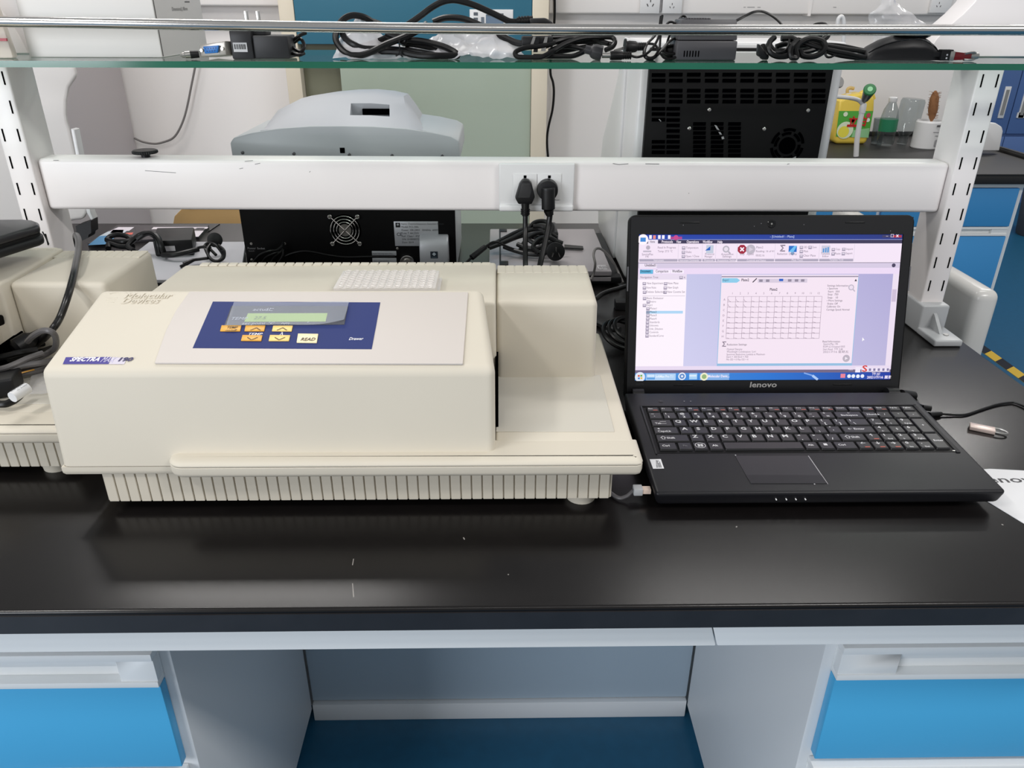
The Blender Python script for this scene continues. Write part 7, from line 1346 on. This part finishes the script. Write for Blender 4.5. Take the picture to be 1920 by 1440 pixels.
jp = [(1.2387, 0.7954), (1.2289, 0.8162), (1.2285, 0.8387), (1.224, 0.9125), (1.2228, 0.9488), (1.2376, 0.9615), (1.2685, 0.9705), (1.2961, 0.9759), (1.3375, 0.9707), (1.3498, 0.9581), (1.3568, 0.9164), (1.3578, 0.8389), (1.3523, 0.8088), (1.3437, 0.7936)]
bm = BM(); prism(bm, [(x,2.40,max(z,0.8003)) for x,z in jp], (0,0.075,0)); jb = obj('jug_body', bm, yellow, t, bev=0.012, seg=4, bevang=1.0)
bm = BM(); a = (1.2676, 2.44, 0.961); cyl(bm, (a[0],2.44,a[2]-0.02), (a[0],2.44,a[2]+0.012), 0.010, n=16); obj('cap', bm, white_p, t)
bm = BM(); tube(bm, [(1.2646, 2.44, 0.9664), (1.261, 2.44, 0.9845), (1.2696, 2.44, 0.99), (1.2835, 2.44, 0.9882)], 0.006, 8); obj('pump_nozzle', bm, mat('nozzle_tan', (206,176,110), 0.4), t)
bm = BM(); tube(bm, [(1.3073, 2.435, 0.9561), (1.3067, 2.435, 0.9688), (1.3242, 2.435, 0.9779), (1.349, 2.435, 0.9707), (1.3606, 2.435, 0.9526)], 0.008, 8); obj('handle', bm, yellow, jb)
p = Paint((0,2.40,0), (1,0,0), (0,0,1), (0,-1,0), lift=0.0006)
lb_ = [(1.2272, 0.9162), (1.351, 0.9164), (1.3531, 0.8239), (1.2326, 0.8274)]
p.poly(lb_[::-1], (84,172,64), 1); l2 = [(1.2928, 0.85), (1.3499, 0.8575), (1.3531, 0.8239), (1.2899, 0.8256)]; p.poly(l2[::-1], (150,206,150), 2)
for c, r, col, l in (((1.2615, 0.8499), 0.030, (226,236,206), 3), ((1.2568, 0.8443), 0.020, (238,226,80), 4), ((1.2526, 0.9053), 0.008, (226,236,206), 3), ((1.3367, 0.9018), 0.008, (200,70,90), 3), ((1.3382, 0.8852), 0.007, (236,240,230), 3)): p.disc(c[0], c[1], r, col, l, 20)
a = (1.2649, 2.4, 0.8676); p.text('\u7acb\u767d', a[0], a[2], 0.036, (206,30,30), 'l', l=5, bold=0.03, shear=0.1)
p.line((a[0],a[2]-0.004),(a[0]+0.05,a[2]-0.004), 0.004, (206,30,30), 5)
p.build('label', ink_print, jb)
t = thing('lab_tap', 'white laboratory tap with green topped valve in front of jug', 'tap', (1.25, 2.2, 0.8))
st_ = [(1.2077, 2.15, 0.7834), (1.2004, 2.15, 0.8548), (1.1982, 2.15, 0.9093), (1.1991, 2.15, 0.9562)]
bm = BM(); st_[0] = (st_[0][0], st_[0][1], 0.8010); tube(bm, st_, 0.0085, 14); lathe(bm, V(st_[-1])-V((0,0,0.01)), (0,0,1), [(0.010,-0.006),(0.0105,0.006),(0.010,0.018),(0.0085,0.024)], 16); obj('riser', bm, white_p, t)
bm = BM(); tube(bm, [(1.1971, 2.15, 0.9662), (1.1802, 2.15, 0.9794), (1.1543, 2.15, 0.9859), (1.1256, 2.15, 0.9891), (1.0902, 2.15, 0.9907), (1.0552, 2.15, 0.9906)], 0.0065, 12); obj('side_arm', bm, white_p, t)
c0, c1 = V((1.1961, 2.14, 0.9838)), V((1.1783, 2.08, 1.0188))
bm = BM(); lathe(bm, c0, c1-c0, [(0.008,-0.012),(0.010,0.0),(0.012,0.006),(0.019,(c1-c0).length)], 20); obj('valve_body', bm, mat('valve_grey', (92,96,94), 0.4), t)
bm = BM(); d_ = (c1-c0).normalized(); lathe(bm, c1, d_, [(0.0192,-0.004),(0.0195,0.0),(0.017,0.004),(0.010,0.0045)], 24); vk = obj('green_cap', bm, greenk, t)
bm = BM(); cyl(bm, c1+d_*0.0044, c1+d_*0.0052, 0.008, n=18); obj('pale_disc', bm, mat('pale_green', (150,210,160), 0.4), vk)
c0, c1 = V((1.0901, 2.15, 1.0282)), V((1.0983, 2.12, 1.0405))
bm = BM(); lathe(bm, c0, c1-c0, [(0.012,-0.03),(0.012,0),(0.0165,0.008),(0.019,0.022),(0.016,0.027)], 20); obj('grey_valve', bm, mat('valve_pale', (150,148,146), 0.4), t)
bm = BM(); tube(bm, [(1.097, 2.15, 0.9825), (1.098, 2.15, 1.0411), (1.0991, 2.15, 1.089), (1.0955, 2.15, 1.1517), (1.0882, 2.15, 1.1977), (1.0823, 2.15, 1.2189), (1.0741, 2.15, 1.2264), (1.0672, 2.15, 1.2189), (1.0673, 2.15, 1.2007)], 0.0065, 12); obj('gooseneck', bm, white_p, t)
t = thing('water_bottle', 'clear water bottle with green label leaning beside yellow jug', 'bottle', (1.43, 2.35, 0.8))
c0 = V((1.394, 2.35, 0.7944)); c0.z = 0.8003; top_ = V((1.3905, 2.35, 0.9653)); d_ = (top_-c0); H_ = d_.length
bm = BM(); lathe(bm, c0+V((0,0,0.002)), V((0,0,1)).lerp(d_.normalized(), 1.0), [(0.026,0.004),(0.030,0.012),(0.030,H_*0.30),(0.028,H_*0.36),(0.030,H_*0.42),(0.030,H_*0.58),(0.024,H_*0.76),(0.013,H_*0.90),(0.012,H_*0.93)], 24)
wb = obj('bottle_body', bm, clear_pl, t)
bm = BM(); lathe(bm, c0+d_*0.925, d_, [(0.0135,0),(0.0145,0.002),(0.0145,0.014),(0.012,0.016)], 20); obj('white_cap', bm, white_p, t)
bm = BM(); lathe(bm, c0+d_*0.33, d_, [(0.0305,0),(0.0305,H_*0.25)], 24); obj('green_wrap', bm, mat('wrap_green', (34,120,84), 0.35), wb)
t = thing('upturned_bottle', 'large clear bottle standing upside down on its neck', 'bottle', (1.52, 2.4, 0.8))
c0 = V((1.4806, 2.4, 0.7824)); c0.z = 0.8022; top_ = V((1.4707, 2.4, 0.9602)); d_ = V((0.0,0,1)); H_ = top_.z-c0.z
bm = BM(); lathe(bm, c0, V((0.06,0,1)), [(0.017,0.0),(0.018,0.012),(0.016,0.016),(0.017,0.03),(0.040,H_*0.42),(0.041,H_*0.55),(0.041,H_*0.93),(0.037,H_*0.99),(0.028,H_)], 28); obj('bottle_body', bm, clear_pl, t)
t = thing('clear_cup', 'small clear plastic cup standing between the jug and bottle', 'cup', (1.39, 2.42, 0.8))
c0 = V((1.3955, 2.42, 0.7866)); c0.z = 0.8003; bm = BM(); lathe(bm, c0, (0,0,1), [(0.018,0),(0.0185,0.003),(0.024,0.088),(0.0235,0.088),(0.018,0.005)], 24); obj('cup_wall', bm, clear_pl, t)
t = thing('white_jar', 'white plastic jar with dark lettering at the bottle row end', 'jar', (1.56, 2.36, 0.8))
c0 = V((1.5285, 2.33, 0.7922)); c0.z = 0.8003
bm = BM(); lathe(bm, c0, (0,0,1), [(0.044,0),(0.046,0.003),(0.044,0.088),(0.040,0.094),(0.039,0.094),(0.042,0.086)], 32); jr = obj('jar_wall', bm, white_p, t)
p = Paint((c0.x,c0.y-0.0465,c0.z), (1,0,0), (0,0,1), (0,-1,0), lift=0.0004)
p.line((0.004,0.080),(0.03,0.081),0.006,(80,80,82),1); p.rect(-0.004,0.058,0.030,0.060,(120,120,122),1); p.rect(0.006,0.046,0.028,0.048,(120,120,122),1); p.rect(0.010,0.012,0.030,0.034,(150,150,152),1); p.build('lettering', ink_print, jr)
t = thing('bottle_brush', 'brown bristle bottle brush standing in the white jar', 'brush', (1.6, 2.33, 0.86))
b0 = V((1.5352, 2.33, 0.8749)); b1 = V((1.5231, 2.33, 0.9922)); b0 = V((c0.x+0.012, c0.y, 0.83)); d_ = (b1-b0)
bm = BM(); cyl(bm, b0, b0+d_*0.40, 0.004, n=10); obj('brush_handle', bm, mat('handle_tan', (196,164,130), 0.6), t)
bm = BM(); L_ = d_.length; lathe(bm, b0, d_, [(0.004,L_*0.38),(0.010,L_*0.45),(0.016,L_*0.6),(0.015,L_*0.85),(0.009,L_*0.95),(0.003,L_)], 14)
u_, v_ = frame_of(d_)
for k in range(160):
    a = random.uniform(0, 6.283); h = random.uniform(0.42, 0.97)*L_; q_ = b0+d_.normalized()*h; r_ = (u_*math.cos(a)+v_*math.sin(a)); cyl(bm, q_, q_+r_*0.020+d_.normalized()*0.004, 0.0008, 0.0004, n=3)
obj('bristles', bm, brown, t)
t = thing('white_rounded_panel', 'small white rounded panel standing at wall bench end', 'panel', (1.69, 2.2, 0.8))
bm = BM(); pr = [(1.661, 0.8106), (1.6492, 0.8861), (1.653, 0.9051), (1.6868, 0.9018), (1.7104, 0.8897), (1.7181, 0.8758), (1.724, 0.8106)]; prism(bm, [(x,2.2,max(z,0.8003)) for x,z in pr], (0,0.02,0)); obj('panel_face', bm, white_p, t, bev=0.004, seg=3)
# tall blue cupboard
t = thing('tall_blue_cupboard', 'tall blue cupboard with white slot handles at far right', 'cupboard', (4.0, 5.2, 0))
FY = 4.9
xl, xs, zg = 3.3253, 3.4539, 0.4641
zb2 = 0.2975
wdr = 0.55; xm = xs-wdr
bm = BM(); box(bm, xm, xs+wdr*2, FY+0.02, 5.395, 0.0, 2.2); obj('carcass', bm, blue_d, t)
for k in range(3):
    xa, xb = xm+wdr*k+0.003, xm+wdr*(k+1)-0.003
    for z0, z1 in ((zg+0.008, 2.18), (0.08, zg-0.012)):
        bm = BM(); box(bm, xa, xb, FY, FY+0.0195, z0, z1); dr = obj('door', bm, blue_d, t, bev=0.002)
        if z0 > 0.3:
            hx = (xb-0.065) if k == 0 else (xa+0.065); zc = 0.6734
            bm = BM(); box(bm, hx-0.020, hx+0.020, FY-0.006, FY+0.004, zc-0.10, zc+0.10); hd_ = obj('handle', bm, white_p, dr, bev=0.002)
            bm = BM(); box(bm, hx-0.011, hx+0.011, FY-0.008, FY-0.004, zc-0.08, zc+0.08); obj('handle_recess', bm, mat('recess_grey', (140,140,138), 0.5) if 'recess_grey' not in MATS else MATS['recess_grey'], hd_)
bm = BM(); a = (3.4926, 4.895, 0.5961); box(bm, a[0], a[0]+0.10, FY-0.006, FY-0.001, a[2]-0.020, a[2]+0.014); obj('white_label', bm, paper_m, t)
# big rounded white panel past the bench end
t = thing('rounded_white_casing', 'large glossy white rounded casing past the bench right end', 'casing', (0.95, 0.95, 0))
bm = BM(); vs1 = box(bm, 0.808, 0.853, 0.716, 1.35, 0.02, 0.828)
es = [e for e in bm.edges]
rc = obj('casing_wall', bm, mat('casing_white', (206,204,200), 0.22), t, bev=0.016, seg=5)
for y in (0.78, 1.28):
    bm = BM(); box(bm, 0.815, 0.846, y-0.03, y+0.03, 0.0, 0.022); obj('foot', bm, blk, t)
# dark bin on the floor far right
t = thing('grey_floor_bin', 'dark grey round bin on the blue floor at far right', 'bin', (3.2783, 4.074, 0.0))
q_ = (3.2783, 4.074, 0.0)
bm = BM(); lathe(bm, (q_[0],q_[1],0), (0,0,1), [(0.10,0),(0.105,0.01),(0.13,0.30),(0.12,0.32),(0.10,0.32)], 28); obj('bin_wall', bm, mat('bin_grey', (70,72,76), 0.5), t)
